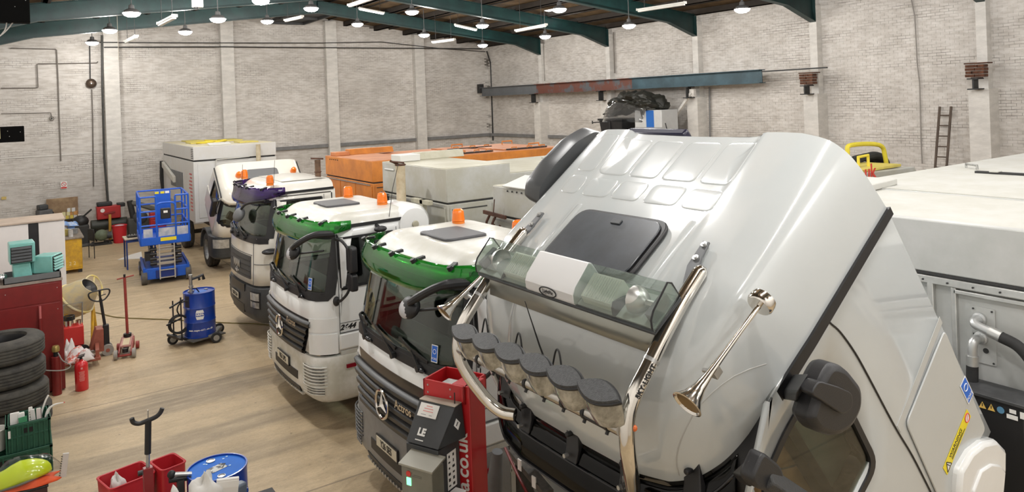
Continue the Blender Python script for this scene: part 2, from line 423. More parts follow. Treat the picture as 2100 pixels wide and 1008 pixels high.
def lay_bricks(wall, origin, along, out, length, top, near_ok, avoid=()):
    """bricks proud of the joint plane; the 300 that show largest are parts of their own"""
    rng = np.random.RandomState(3); CL, CH, J = 0.225, 0.075, 0.007
    cells = []
    for j in range(int(9 / CH)):
        z = (j + .5) * CH
        for i in range(int(length / CL) + 1):
            u = (i + (.5 if j % 2 else 0)) * CL
            if u < 0.12 or u > length - 0.12: continue
            p = origin + along * u
            if z + .04 > top(p): continue
            if any(a0 < u < a1 for a0, a1 in avoid): continue
            cells.append((u, z))
    P = np.array([[*(origin + along * u)[:2], z] for u, z in cells])
    q = P - np.array([0, 0, EYE]); w = q @ np.array(FWD)
    px = CX + F_PX * (q @ np.array(IMX)) / np.maximum(w, .1); py = CY + F_PX * (q @ np.array(IMY)) / np.maximum(w, .1)
    vis = (w > 1) & (px > 3) & (px < 2097) & (py > 3) & near_ok(P, px, py)
    order = np.argsort(np.where(vis, w, 1e9))[:300]; own = set(int(k) for k in order if vis[k])
    T = Matrix.Identity(3); o3 = -out
    for i in range(3): T[i][0] = along[i]; T[i][1] = out[i]; T[i][2] = (0, 0, 1)[i]
    vs, fs = [], []; rz = atan2(along.y, along.x)
    flip = along.cross(out).z < 0
    for k, (u, z) in enumerate(cells):
        d = 0.004 + 0.004 * rng.rand(); L = CL - J + rng.uniform(-.003, .003); h = CH - J + rng.uniform(-.003, .002); zz = z + rng.uniform(-.0025, .0025)
        c = origin + along * u
        if k in own:
            o = bpy.data.objects.new('brick', brick_me); COL.objects.link(o); o.parent = wall
            o.location = (c.x, c.y, zz); o.scale = (L, d, h); o.rotation_euler = (0, 0, atan2(-out.x, out.y))
        else:
            b0 = len(vs)
            for (a, b_, e) in _bv:
                p = c + along * (a * L) + out * (b_ * d); vs.append((p.x, p.y, zz + e * h))
            fs.extend([tuple(b0 + t for t in f) for f in _bf])
    me = bpy.data.meshes.new('brickwork'); me.from_pydata(vs, [], fs); me.materials.append(BRICK)
    o = bpy.data.objects.new('brickwork', me); COL.objects.link(o); o.parent = wall; o['kind'] = 'stuff'

mb = MB(); mb.prism([(XL - .3, YB, 0), (XR + .3, YB, 0), (XR + .3, YB, sheet_z(XR)), (RIDGE, YB, sheet_z(RIDGE)), (XL - .3, YB, sheet_z(XL))], (0, 0.3, 0))
wall_back = mb.build('wall_back', JOINT, smooth=0, kind='structure')
pil_x = [3.08, 7.27, 11.67, 16.0]
lay_bricks(wall_back, Vector((XL, YB, 0)), Vector((1, 0, 0)), Vector((0, -1, 0)), XR - XL, lambda p: sheet_z(p.x) - .05,
           lambda P, px, py: (P[:, 2] > 3.7) & (P[:, 2] < 6.6), [(x - XL - .12, x - XL + .12) for x in pil_x])
for x in pil_x:
    mb = MB(); mb.bx(x - .25, x + .25, YB - .3, YB + .02, 0, sheet_z(x) - .12)
    mb.build('pilaster', PILLAR, wall_back, smooth=0)
mb = MB(); mb.bx(XR, XR + .3, YF - .3, YB, 0, sheet_z(XR) - .02)
wall_right = mb.build('wall_right', JOINT, smooth=0, kind='structure')
lay_bricks(wall_right, Vector((XR, 4.0, 0)), Vector((0, 1, 0)), Vector((-1, 0, 0)), YB - 4.0, lambda p: 7.3,
           lambda P, px, py: (py < 300) & (P[:, 1] < 13) & ((P[:, 1] < 8.0) | (P[:, 1] > 8.75)), [(y - 4.0, y - 4.0 + .01) for y in FRAMES])
RUSTB = mat('bare_broken_brick', (0.14, 0.055, 0.028), 0.9, var=0.5, scale=9)
RUST = mat('rusted_steel', (0.10, 0.04, 0.02), 0.8, var=0.4, scale=10)
IRON = mat('dark_iron', (0.03, 0.03, 0.03), 0.6, var=0.3, scale=8)
for y in FRAMES[:6]:
    lo = 4.36 if y < 15 else 4.36
    mb = MB(); mb.bx(XR - .5, XR + .01, y - .22, y + .25, 0, lo)
    mb.build('pilaster', PILLAR, wall_right, smooth=0)
    mb = MB(); mb.bx(XR - .25, XR + .01, y - .11, y + .13, lo, 7.0)
    mb.build('upper_column', PILLAR, wall_right, smooth=0)
mb = MB(); mb.bx(XL - .3, XL, YF - .3, YB + .3, 0, sheet_z(XL)); mb.build('wall_left', mat('painted_block', (0.7, 0.68, 0.65), 0.8, var=.1), smooth=0, kind='structure')
mb = MB(); mb.prism([(XL, YF - .3, 0), (XR, YF - .3, 0), (XR, YF - .3, sheet_z(XR)), (RIDGE, YF - .3, sheet_z(RIDGE)), (XL, YF - .3, sheet_z(XL))], (0, 0.3, 0))
mb.build('wall_front', mat('painted_block', (0.5, 0.48, 0.45)), smooth=0, kind='structure')
# lower part of the back wall, left bay: a thin render edge that runs at dado height
mb = MB(); mb.bx(XL, 2.83, YB - .03, YB, 3.08, 3.13); mb.bx(3.33, 7.02, YB - .03, YB, 3.08, 3.13)
mb.build('trim_1', PILLAR, smooth=0, kind='structure')
LEDGE = mat('grey_ledge', (0.22, 0.22, 0.22), 0.7, var=0.25, scale=3)
mb = MB()
for a, c in ((7.52, 11.42), (11.92, 15.75), (16.25, 19.9)): mb.bx(a, c, YB - .16, YB, 2.72, 2.86)
mb.build('trim_2', LEDGE, smooth=0, kind='structure')
mb = MB(); mb.bx(XR - .12, XR, 22.3, 31.2, 2.72, 2.86); mb.build('trim_3', LEDGE, smooth=0, kind='structure')

# ---------------------------------------------------------------- roof
GREEN = mat('dark_green_steel', (0.006, 0.034, 0.032), 0.45, col2=(0.004, 0.021, 0.021), scale=2.5)
PURLIN = mat('dark_purlin', (0.030, 0.022, 0.016), 0.8, var=0.3, scale=4)
SHEET = mat('brown_roof_board', (0.26, 0.17, 0.085), 0.85, col2=(0.17, 0.11, 0.06), scale=2.0)
ceiling = bpy.data.objects.new('ceiling', None); COL.objects.link(ceiling); ceiling['kind'] = 'structure'
for s0, s1 in ((XL - .3, RIDGE), (RIDGE, XR + .3)):
    mb = MB(); mb.add([(s0, YF - .3, sheet_z(s0)), (s1, YF - .3, sheet_z(s1)), (s1, YB + .3, sheet_z(s1)), (s0, YB + .3, sheet_z(s0))], [(0, 1, 2, 3)])
    mb.prism([(s0, YF - .3, sheet_z(s0) + .1), (s1, YF - .3, sheet_z(s1) + .1), (s1, YF - .3, sheet_z(s1)), (s0, YF - .3, sheet_z(s0))], (0, YB - YF + .6, 0))
    mb.build('roof_sheet', SHEET, ceiling, smooth=0)
for k in range(-7, 8):
    x = RIDGE + (k * 1.46 if k else 0.0)
    zt = sheet_z(x) - .01
    for y0, y1 in ((YF, 3.7), (3.7, 12.9), (12.9, 22.0), (22.0, YB)):
        mb = MB(); mb.bx(x - .05, x + .05, y0 + .004, y1 - .004, zt - .2, zt); mb.bx(x - .05, x + .12, y0 + .004, y1 - .004, zt - .2, zt - .185)
        mb.build('purlin', PURLIN, ceiling, smooth=0)
for k in range(-6, 7):      # board joints between purlins
    x = RIDGE + k * 1.46 + .73; mb = MB(); mb.bx(x - .02, x + .02, YF, YB, sheet_z(x) - .05, sheet_z(x) - .005); mb.build('board_batten', PURLIN, ceiling, smooth=0)
for y in FRAMES:
    mb = MB(); xs0, xs1 = XL + .02, XR - .25
    bot = [(xs0, 6.52), (0.57, 6.94), (RIDGE, 8.02), (18.46, 6.94), (xs1, 6.50)]
    top = [(xs1, soffit(xs1) + .44), (RIDGE, 8.46), (xs0, soffit(xs0) + .44)]
    mb.prism([(x, y - .012, z) for x, z in bot + top], (0, .024, 0))
    for (xa, za), (xb, zb) in zip(bot[:-1], bot[1:]): mb.bar((xa, y, za), (xb, y, zb), .20, .022)
    for (xa, za), (xb, zb) in zip(top[:-1], top[1:]): mb.bar((xa, y, za), (xb, y, zb), .20, .022)
    mb.bx(xs1 - .02, xs1, y - .1, y + .1, 6.5, 7.2)
    mb.bx(RIDGE - .015, RIDGE + .015, y - .09, y + .09, 8.04, 8.44)
    mb.build('roof_beam', GREEN, ceiling, smooth=0)
ROOFL = mat('daylight_rooflight', (0.9, 0.92, 0.95), 0.6, emit=(0.92, 0.96, 1.0), estr=3.0)
mb = MB()
for x0, x1, y0, y1 in ((16.55, 17.55, 21.0, 21.9),):
    mb.prism([(x0, y0, sheet_z(x0) - .012), (x1, y0, sheet_z(x1) - .012), (x1, y0, sheet_z(x1) - .002), (x0, y0, sheet_z(x0) - .002)], (0, y1 - y0, 0))
mb.build('rooflight', ROOFL, ceiling, smooth=0)
# dark ventilator frame at the ridge by the gable
mb = MB()
for a in ((8.7, 28.2), (10.2, 28.2)): mb.bx(a[0], a[0] + .09, 26.8, 30.5, 8.0, 8.1)
for yy in (26.8, 28.6, 30.4): mb.bx(8.7, 10.29, yy, yy + .09, 8.0, 8.1)
mb.bx(8.7, 10.29, 26.8, 30.5, 8.1, 8.13)
mb.build('ridge_vent', IRON, ceiling, smooth=0)

# ---------------------------------------------------------------- high bay lamps in view
LENS = mat('lit_lamp_lens', (1, 1, 1), 0.5, emit=(1.0, 0.96, 0.90), estr=40.0)
HOUSE = mat('lamp_housing', (0.10, 0.10, 0.10), 0.5)
def make_lamp(loc, label):
    t = thing('high_bay_lamp', label, 'ceiling lamp', loc, group='high bay lamps under the roof')
    h = sheet_z(loc[0]) - loc[2] - .2
    mb = MB(); mb.cyl((0, 0, .2), (0, 0, max(.24, h)), .012, n=6); mb.torus((0, 0, .21), (1, 0, 0), .03, .008, 10, 6); mb.build('hanging_rod', HOUSE, t)
    mb = MB(); mb.lathe([(.04, .20), (.06, .19), (.07, .10), (.12, .085), (.17, .05), (.19, .0), (.18, .0), (.15, .045), (.06, .08)], n=20, caps=True); mb.build('lamp_shade', HOUSE, t)
    mb = MB(); mb.lathe([(.0, -.11), (.10, -.095), (.17, -.06), (.205, -.005), (.1, .03)], n=20); mb.build('lens', LENS, t)
    area_light((0, 0, -.27), LAMP_W, .42, parent=t)
    return t
lamps = [((270, 28), 20.0, 'lamp before the upper green beam at left, left of a tilted white tube'),
 ((225, 63), 24.6, 'lamp low on the green beam at the left, left of the hanging pull cord'),
 ((189, 88), 29.1, 'lowest lamp at the far left, above the round wall bell'),
 ((447, 40), 20.3, 'lamp over the second gable pilaster, above the white sweeper box'),
 ((380, 66), 24.6, 'lamp against the gable bricks left of the second pilaster top'),
 ((548, 44), 24.6, 'lamp against the gable bricks left of the ridge'),
 ((535, 3), 18.0, 'lamp cut by the top edge of the frame near the ridge'),
 ((638, 18), 20.0, 'lamp hanging right at the ridge of the green beam'),
 ((733, 50), 24.6, 'lamp just right of the ridge pilaster against the wall top'),
 ((845, 25), 20.0, 'lamp between the two green beams right of the ridge'),
 ((870, 72), 24.6, 'lamp beside the top of the fourth gable pilaster'),
 ((989, 53), 20.0, 'lamp right of a short lit strip above the back right corner'),
 ((990, 93), 25.6, 'lowest lamp near the back right corner of the hall'),
 ((1147, 20), 16.2, 'lamp in front of the bright rooflight panel'),
 ((1118, 75), 21.0, 'faint lamp half hidden behind the beam above the right wall'),
 ((1290, 53), 16.4, 'lamp in the bay between second and third right-hand beam ends'),
 ((1522, 20), 12.4, 'nearest lamp on the right, by the right wall top')]
for (x, y), Y, lb in lamps:
    p = ptr(x, y, Y=Y); make_lamp((p.x, p.y, p.z + .02), 'glowing ' + lb)

# ---------------------------------------------------------------- fluorescent battens
TUBE_OFF = mat('unlit_white_batten', (0.72, 0.71, 0.66), 0.5, var=0.1)
TUBE_ON = mat('lit_strip', (1, 1, 1), 0.5, emit=(1, 0.97, 0.92), estr=5.0)
def batten(a, b, label, lit=False, cord=None, w=.11):
    a = Vector(a); b = Vector(b); c = (a + b) / 2
    t = thing('strip_light', label, 'strip light', c, group='strip lights under the roof')
    mb = MB(); mb.bar(a - c, b - c, w, .05); mb.bar((a - c) * 1.02, (a - c) * .98, w + .02, .07); mb.bar((b - c) * .98, (b - c) * 1.02, w + .02, .07); mb.build('batten', TUBE_OFF, t, bevel=.008)
    mb = MB(); mb.bar((a - c) * .97 - Vector((0, 0, .045)), (b - c) * .97 - Vector((0, 0, .045)), w * .75, .05); mb.build('diffuser', TUBE_ON if lit else TUBE_OFF, t, bevel=.01)
    for k in (-.35, .35):
        p = (b - a) * k; hz = sheet_z(c.x + p.x) - (c.z + p.z) - .1
        if hz > .1: mb = MB(); mb.cyl((p.x, p.y, p.z + .02), (p.x, p.y, p.z + hz), .008, n=6); mb.build('hanger', IRON, t)
    return t
def bt(pa, pb, Ya, Yb, label, **k): batten(ptr(*pa, Y=Ya), ptr(*pb, Y=Yb), label, **k)
bt((327, 48), (358, 32), 18.6, 17.3, 'unlit white strip light tilted on its hanger in front of the green beam at left')
bt((716, 10), (765, -6), 20.2, 18.6, 'unlit white strip light cut by the top edge right of the ridge')
bt((1058, 62), (1120, 50), 20.2, 18.7, 'unlit white strip light hanging in front of the second green beam')
bt((1308, 20), (1405, 5), 14.6, 13.1, 'unlit white strip light nearest the viewer, over the tilted cab')
bt((887, 86), (932, 80), 25.6, 24.5, 'unlit white strip light left of the lamp in the back right corner')
bt((258, 84), (280, 73), 26.0, 24.8, 'unlit white strip light against the gable bricks behind the pull cord')
bt((585, 41), (620, 33), 25.4, 24.4, 'unlit white strip light against the gable just left of the ridge')
bt((736, 16), (787, 26), 24.4, 24.4, 'lit strip light running down the roof slope right of the ridge', lit=True)
bt((933, 50), (977, 60), 24.6, 24.6, 'lit strip light running down the roof slope near the back right corner', lit=True)
# ceiling speaker or heater box at the top
p = ptr(405, 8, Y=17.0)
t = thing('sensor_box', 'small white box hanging under the roof at the top edge of the picture', 'sensor', p, radians(20))
mb = MB(); mb.bx(-.09, .09, -.09, .09, -.08, .14); mb.build('box', TUBE_OFF, t, bevel=.015)
mb = MB(); mb.cyl((-.05, -.03, -.08), (-.05, -.03, -.11), .05, n=14); mb.build('sensor_lens', IRON, t)
mb = MB(); mb.cyl((0, 0, .14), (0, 0, sheet_z(p.x) - p.z), .01, n=6); mb.build('hanger', IRON, t)
# ================================================================ vehicles
# cab coordinates: x back from the bumper face, y to the far side (near side negative), z up
def interp(z, tab):
    if z <= tab[0][0]: return tab[0][1]
    for (a, va), (b, vb) in zip(tab[:-1], tab[1:]):
        if z <= b: return va + (vb - va) * (z - a) / (b - a)
    return tab[-1][1]
class Cab:
    def __init__(s, W=1.22, L=1.6, D=.34, RY=.28, bow=.10, xf=((1.5, 0), (1.83, .03), (2.68, .20), (2.8, .25)), taper=((1.0, 1.0), (1.9, 1.0), (2.8, .95))):
        s.W, s.L, s.D, s.RY, s.bow, s.xf, s.tp = W, L, D, RY, bow, xf, taper
    def w(s, z): return s.W * interp(z, s.tp)
    def front(s, f, z, off=0.0):
        """f in [-1,1] runs from the near corner to the far corner; off moves outward"""
        W = s.w(z); x0 = interp(z, s.xf); sg = -1 if f < 0 else 1; a = abs(f); flat = .72
        if a <= flat: y = (W - s.RY) * a / flat; x = x0; nx, ny = -1, 0
        else:
            th = (a - flat) / (1 - flat) * pi / 2
            y = (W - s.RY) + s.RY * sin(th); x = x0 + s.D * (1 - cos(th)); nx, ny = -cos(th) , sin(th) * s.D / max(s.RY, .01)
        x += s.bow * (y / W) ** 2
        nx2, ny2 = nx, ny + 2 * s.bow * y / W / W
        l = sqrt(nx2 * nx2 + ny2 * ny2) or 1
        return Vector((x + off * nx2 / l, sg * (y + off * ny2 / l), z))
    def fy(s, y, z):
        """f for a given y on the flat part"""
        W = s.w(z); sg = -1 if y < 0 else 1; a = abs(y)
        if a <= W - s.RY: return sg * .72 * a / (W - s.RY)
        th = math.asin(min(1, (a - (W - s.RY)) / s.RY)); return sg * (.72 + .28 * th / (pi / 2))
    def at(s, y, z, off=0.0): return s.front(s.fy(y, z), z, off)
    def side(s, x, z, sg=-1, off=0.0): return Vector((x, sg * (s.w(z) + off), z))
    def patch(s, f0, f1, z0, z1, off, nf=12, nz=4):
        return [[s.front(f0 + (f1 - f0) * j / nf, z0 + (z1 - z0) * i / nz, off) for j in range(nf + 1)] for i in range(nz + 1)]
    def slab(s, mb, f0, f1, z0, z1, off, th, nf=12, nz=1, f0b=None, f1b=None):
        """solid curved panel following the front; f0b/f1b give the limits at z1"""
        f0b = f0 if f0b is None else f0b; f1b = f1 if f1b is None else f1b
        def row(z, o):
            t = (z - z0) / (z1 - z0); a = f0 + (f0b - f0) * t; b = f1 + (f1b - f1) * t
            return [s.front(a + (b - a) * j / nf, z, o) for j in range(nf + 1)]
        zs = [z0 + (z1 - z0) * i / nz for i in range(nz + 1)]
        out = [row(z, off) for z in zs]; inn = [row(z, off - th) for z in zs]
        mb.grid(out); mb.grid(inn)
        mb.grid([out[0], inn[0]]); mb.grid([out[-1], inn[-1]])
        mb.grid([[r[0] for r in out], [r[0] for r in inn]]); mb.grid([[r[-1] for r in out], [r[-1] for r in inn]])

def cab_shell(cab, root, M, paint, roofpaint, zrows, ws, dw, dwx, roof_z, ribs=4, name='cab_shell'):
    """painted shell with real openings for windscreen (ws z range) and door windows (dw z range, dwx x range)"""
    zt = zrows[-1]; L = cab.L
    fs = [-1 + .28 * k / 6 for k in range(7)] + [-.72 + 1.44 * k / 8 for k in range(1, 9)] + [.72 + .28 * k / 6 for k in range(1, 7)]
    xs = [L, L - .02] + list(dwx[::-1])
    mb = MB(M); rows = []
    nS = len(xs)
    for z in zrows:
        r = [cab.side(x, z, -1) for x in xs] + [cab.front(f, z) for f in fs] + [cab.side(x, z, 1) for x in xs[::-1]]
        rows.append(r)
    nc = len(rows[0])
    def skip(i, j):
        zm = (zrows[i] + zrows[i + 1]) / 2
        if ws[0] < zm < ws[1] and nS + 2 <= j < nS + len(fs) - 3: return True
        if dw[0] < zm < dw[1]:
            if 1 < j + .5 < nS - .6 and xs[j] <= dwx[-1] + .001 and xs[j + 1] >= dwx[0] - .001: return True
            jj = nc - 2 - j
            if 1 < jj + .5 < nS - .6 and xs[jj] <= dwx[-1] + .001 and xs[jj + 1] >= dwx[0] - .001: return True
        return False
    mb.grid(rows, skip)
    # rear wall
    mb.grid([[cab.side(L, z, -1), cab.side(L, z, 1)] for z in zrows])
    shell = mb.build(name, paint, root, smooth=30, solid=-.03)
    # roof skin: dome whose rim meets the top ring
    mb = MB(M); NX, NY = 18, 24; rows = []
    W = cab.w(zt)
    for i in range(NX + 1):
        t = i / NX; r = []
        for j in range(NY + 1):
            u = -1 + 2 * j / NY; uu = math.copysign(1 - (1 - abs(u)) ** 1.35, u)
            f = cab.fy(uu * W, zt); e = cab.front(f, zt) if abs(uu) < 1 else cab.side(cab.front(1, zt).x, zt, math.copysign(1, u))
            x = e.x + (L - e.x) * (t ** 1.3); y = uu * W
            dx = (x - e.x); k = 1 - (1 - min(1, dx / .38)) ** 2.4 if dx < .38 else 1.0
            k *= (1 - abs(uu) ** 9) ** .5
            z = zt + (roof_z - zt) * k
            if ribs and dx > .12 and abs(uu) < .86: z += .012 * max(0, sin(uu * pi * ribs)) ** 3 * min(1, (dx - .12) / .2) * min(1, (L - x) / .15 + .2)
            r.append((x, y, z))
        rows.append(r)
    mb.grid(rows); roof = mb.build('roof', roofpaint, root, smooth=50)
    # black gutter strip above the doors
    x0 = dwx[0] - .05
    for sg in (-1, 1):
        mb = MB(M); mb.bar(cab.side(x0, zt + .005, sg, .008), cab.side(L, zt + .02, sg, .008), .025, .045)
        mb.build('gutter_strip', BLACKP, root, smooth=0)
    # glazing
    mb = MB(M); mb.grid(cab.patch(fs[2], fs[-3], ws[0], ws[1], -.004, 20, 6)); mb.build('windscreen', GLASSW, root, solid=.006)
    mb = MB(M)
    for z0, z1 in ((ws[0] - .025, ws[0] + .05), (ws[1] - .05, ws[1] + .015)): cab.slab(mb, fs[2], fs[-3], z0, z1, .006, .008, 20)
    cab.slab(mb, fs[1] + .005, fs[3] - .01, ws[0], ws[1], .006, .008, 3, 4); cab.slab(mb, fs[-4] + .01, fs[-2] - .005, ws[0], ws[1], .006, .008, 3, 4)
    mb.build('windscreen_seal', BLACKP, root)
    for sg in (-1, 1):
        mb = MB(M); mb.grid([[cab.side(dwx[0], z, sg, -.01), cab.side(dwx[-1], z, sg, -.01)] for z in dw]); mb.build('door_window', GLASSD, root, solid=.005, smooth=0)
    a, b_ = dwx[0], dwx[-1]
    for sg in (-1, 1):
        mb = MB(M); q = [cab.side(a, dw[0], sg, .004), cab.side(b_, dw[0], sg, .004), cab.side(b_, dw[1], sg, .004), cab.side(a, dw[1], sg, .004)]
        for p0, p1 in zip(q, q[1:] + q[:1]): mb.bar(p0, p1, .03, .035, up=(0, sg, 0))
        mb.build('window_seal', BLACKP, root, smooth=0)
    return shell, roof

def cab_interior(cab, root, M, ws, L):
    mb = MB(M); W = cab.W - .06
    mb.bx(.42, L - .03, -W, W, ws[0] - .75, ws[0] - .70)
    mb.bx(L - .06, L - .035, -W, W, ws[0] - .7, ws[1] + .05); mb.bx(.55, L - .06, -W, W, ws[1] + .06, ws[1] + .075)
    for sg in (-1, 1): mb.bx(.45, L - .05, sg * W - .01, sg * W + .01, ws[0] - .7, ws[0] + .04)
    mb.build('cab_lining', INNER, root, smooth=0)
    mb = MB(M); rows = []
    for z, x0, x1 in ((ws[0] - .35, .40, .66), (ws[0] - .02, .34, .72)): pass
    mb.prism([(.34, -W + .05, ws[0] - .3), (.62, -W + .05, ws[0] - .3), (.74, -W + .05, ws[0] - .1), (.66, -W + .05, ws[0] + .03), (.36, -W + .05, ws[0] - .03)], (0, 2 * W - .1, 0))
    mb.build('dashboard', DARKGREY, root, bevel=.02)
    for y in (-.62, .62):
        mb = MB(M); mb.bx(.85, 1.3, y - .25, y + .25, ws[0] - .5, ws[0] - .32)
        mb.prism([(1.22, y - .24, ws[0] - .34), (1.36, y - .24, ws[0] - .34), (1.5, y - .24, ws[0] + .42), (1.4, y - .24, ws[0] + .42)], (0, .48, 0))
        mb.bx(1.42, 1.53, y - .13, y + .13, ws[0] + .44, ws[0] + .62)
        mb.build('seat', SEAT, root, bevel=.03)
    mb = MB(M); c = Vector((.78, -.62, ws[0] + .06)); n = Vector((-.75, 0, .66)); mb.torus(c, n, .215, .016, 24, 8)
    mb.cyl(c - n * .12, c - n * .02, .05, n=10); mb.bar(c + Vector((0, -.2, 0)), c + Vector((0, .2, 0)), .03, .03)
    mb.build('steering_wheel', BLACKP, root)
def star_emblem(root, M, cab, z, R=.15):
    p = cab.at(0, z, .075)
    mb = MB(M); mb.torus(p, (1, 0, 0), R, .017, 28, 8)
    for k in range(3):
        a = pi / 2 + 2 * pi * k / 3; d = Vector((0, cos(a), sin(a))); s_ = Vector((0, -sin(a), cos(a)))
        tip = p + d * (R - .01)
        for sg in (1, -1):
            mb.add([p + s_ * sg * .028, tip, p + Vector((-.03, 0, 0)), p + Vector((.01, 0, 0))], [(0, 1, 2), (0, 1, 3)])
        mb.add([p + d * .02 + s_ * .03, p + d * .02 - s_ * .03, tip, p + Vector((-.03, 0, 0))], [(0, 2, 3), (1, 2, 3)])
    mb.build('star_emblem', CHROME, root, smooth=40)
def front_text(root, M, cab, body, y, z, size, mt, off=.03, bold=0, sx=1.0, shear=0.0, name='lettering'):
    p = cab.at(y, z, off); q = cab.at(y - .1, z, off)
    return text(body, size, (M or Matrix.Identity(4)) @ frame(p, (q - p), (0, 0, 1)), mt, root, name, .003, bold=bold, sx=sx, shear=shear)
def number_plate(root, M, p, body, mt=PLATE):
    mb = MB(M); p = Vector(p); mb.bx(p.x, p.x + .012, p.y - .26, p.y + .26, p.z - .056, p.z + .056)
    o = mb.build('number_plate', mt, root, bevel=.004)
    text(body, .105, (M or Matrix.Identity(4)) @ frame(p + Vector((-.002, 0, 0)), (0, -1, 0), (0, 0, 1)), INK, o, 'plate_characters', .001, bold=.002, sx=.84)
    mb = MB(M); mb.bx(p.x + .004, p.x + .02, p.y - .275, p.y + .275, p.z - .07, p.z + .07); mb.build('plate_holder', BLACKP, root, smooth=0)
def beacon(root, M, p, h=.19, r=.07):
    p = Vector(p)
    mb = MB(M); mb.lathe([(r * .95, 0), (r * .95, h * .22), (r * .8, h * .27)], p, n=18); b = mb.build('beacon_base', AMBER if h < .1 else mat('orange_beacon_base', (.75, .2, .02), .35), root)
    mb = MB(M); pr_ = [(r, h * .26)]
    for k in range(8): pr_ += [(r * (.98 - .012 * k), h * (.28 + .07 * k)), (r * (.95 - .012 * k), h * (.31 + .07 * k))]
    pr_ += [(r * .8, h * .92), (r * .55, h), (.001, h)]
    mb.lathe(pr_, p, n=20); mb.build('beacon_lens', AMBER, root)
    return b
def wheel(root, M, c, r=.5, w=.3, side=-1, name='wheel'):
    c = Vector(c); y0, y1 = (-w / 2, w / 2)
    mb = MB(M); prof = [(r * .58, y0), (r * .9, y0), (r * .985, y0 + .03), (r, y0 + .06)]
    for k in range(3): g = y0 + w * (k + 1) / 4; prof += [(r, g - .012), (r - .015, g - .006), (r - .015, g + .006), (r, g + .012)]
    prof += [(r, y1 - .06), (r * .985, y1 - .03), (r * .9, y1), (r * .58, y1)]
    mb.lathe(prof, c, (0, 1, 0), 32, caps=False); t = mb.build(name, TYRE, root)
    mb = MB(M); s = side
    mb.lathe([(r * .58, s * w / 2), (r * .54, s * w * .42), (r * .5, s * w * .15), (r * .3, s * w * .1), (r * .27, s * w * .3), (r * .1, s * w * .34), (.001, s * w * .34)], c, (0, 1, 0), 28, caps=False)
    for k in range(10):
        a = 2 * pi * k / 10; mb.cyl(c + Vector((cos(a) * r * .37, s * w * .08, sin(a) * r * .37)), c + Vector((cos(a) * r * .37, s * w * .19, sin(a) * r * .37)), .016, n=6)
    mb.build('wheel_rim', GALV, t)
def chassis(root, x0, x1, M=None, axles=(1.35, 5.2), r=.5, z=.85):
    mb = MB(M)
    for y in (-.42, .42): mb.bx(x0, x1, y - .04, y + .04, z - .14, z + .12)
    k = x0
    while k < x1: mb.bx(k, k + .1, -.42, .42, z - .08, z + .08); k += 1.3
    for a in axles: mb.cyl((a, -.9, r), (a, .9, r), .07, n=10)
    mb.build('chassis_frame', CHASSIS, root, smooth=0)
    for a in axles:
        for sg in (-1, 1): wheel(root, M, (a, sg * 1.05, r), r, .3, sg)
def mirror_head(mb, c, size, R=None, n=3):
    c = Vector(c); mb.ellipsoid(c, (size[0] / 2, size[1] / 2, size[2] / 2), 18, 10, R)

def visor(cab, root, M, z0, z1, out, mt, nbr=5):
    rows = []; N = 28; Z = 6
    for i in range(Z + 1):
        t = i / Z; o = out * (1.0 + .45 * sin(pi * (.15 + .7 * t)) - .1 * t); r = []
        for j in range(N + 1):
            f = -.97 + 1.94 * j / N; zb = z0 + (z1 - z0) * .62 * max(0, (abs(f) - .35) / .62) ** 2.2; z = zb + (z1 - zb) * t
            r.append(cab.front(f, min(z, 2.8), o + .02) + Vector((0, 0, z - min(z, 2.8))))
        rows.append(r)
    mb = MB(M); mb.grid(rows); v = mb.build('sun_visor', mt, root, solid=.006)
    for k in range(nbr):
        f = -.80 + 1.6 * k / (nbr - 1); mb = MB(M)
        z = z1 - .02
        p = cab.front(f, min(z, 2.78), 0); q = cab.front(f, min(z, 2.78), out + .05); q.z = z; p.z = z + .02
        mb.bar(p, q, .05, .03); mb.cyl(q - Vector((.0, .0, .02)), q + Vector((-.02, 0, .02)), .028, n=10)
        mb.build('visor_bracket', BLACKP, v)
    return v
def wipers(cab, root, M, zb, spots):
    for y0, y1, dz in spots:
        mb = MB(M); p = cab.at(y0, zb - .02, .03); q = cab.at(y1, zb + dz, .035)
        mb.cyl(p + Vector((.02, 0, 0)), p - Vector((.03, 0, 0)), .035, n=10); mb.bar(p, q, .025, .018)
        a = cab.at(y1 - .30, zb + dz - .05, .022); b = cab.at(y1 + .30, zb + dz + .06, .022); mb.bar(a, q, .016, .03); mb.bar(q, b, .016, .03)
        mb.build('wiper', BLACKP, root, smooth=0)

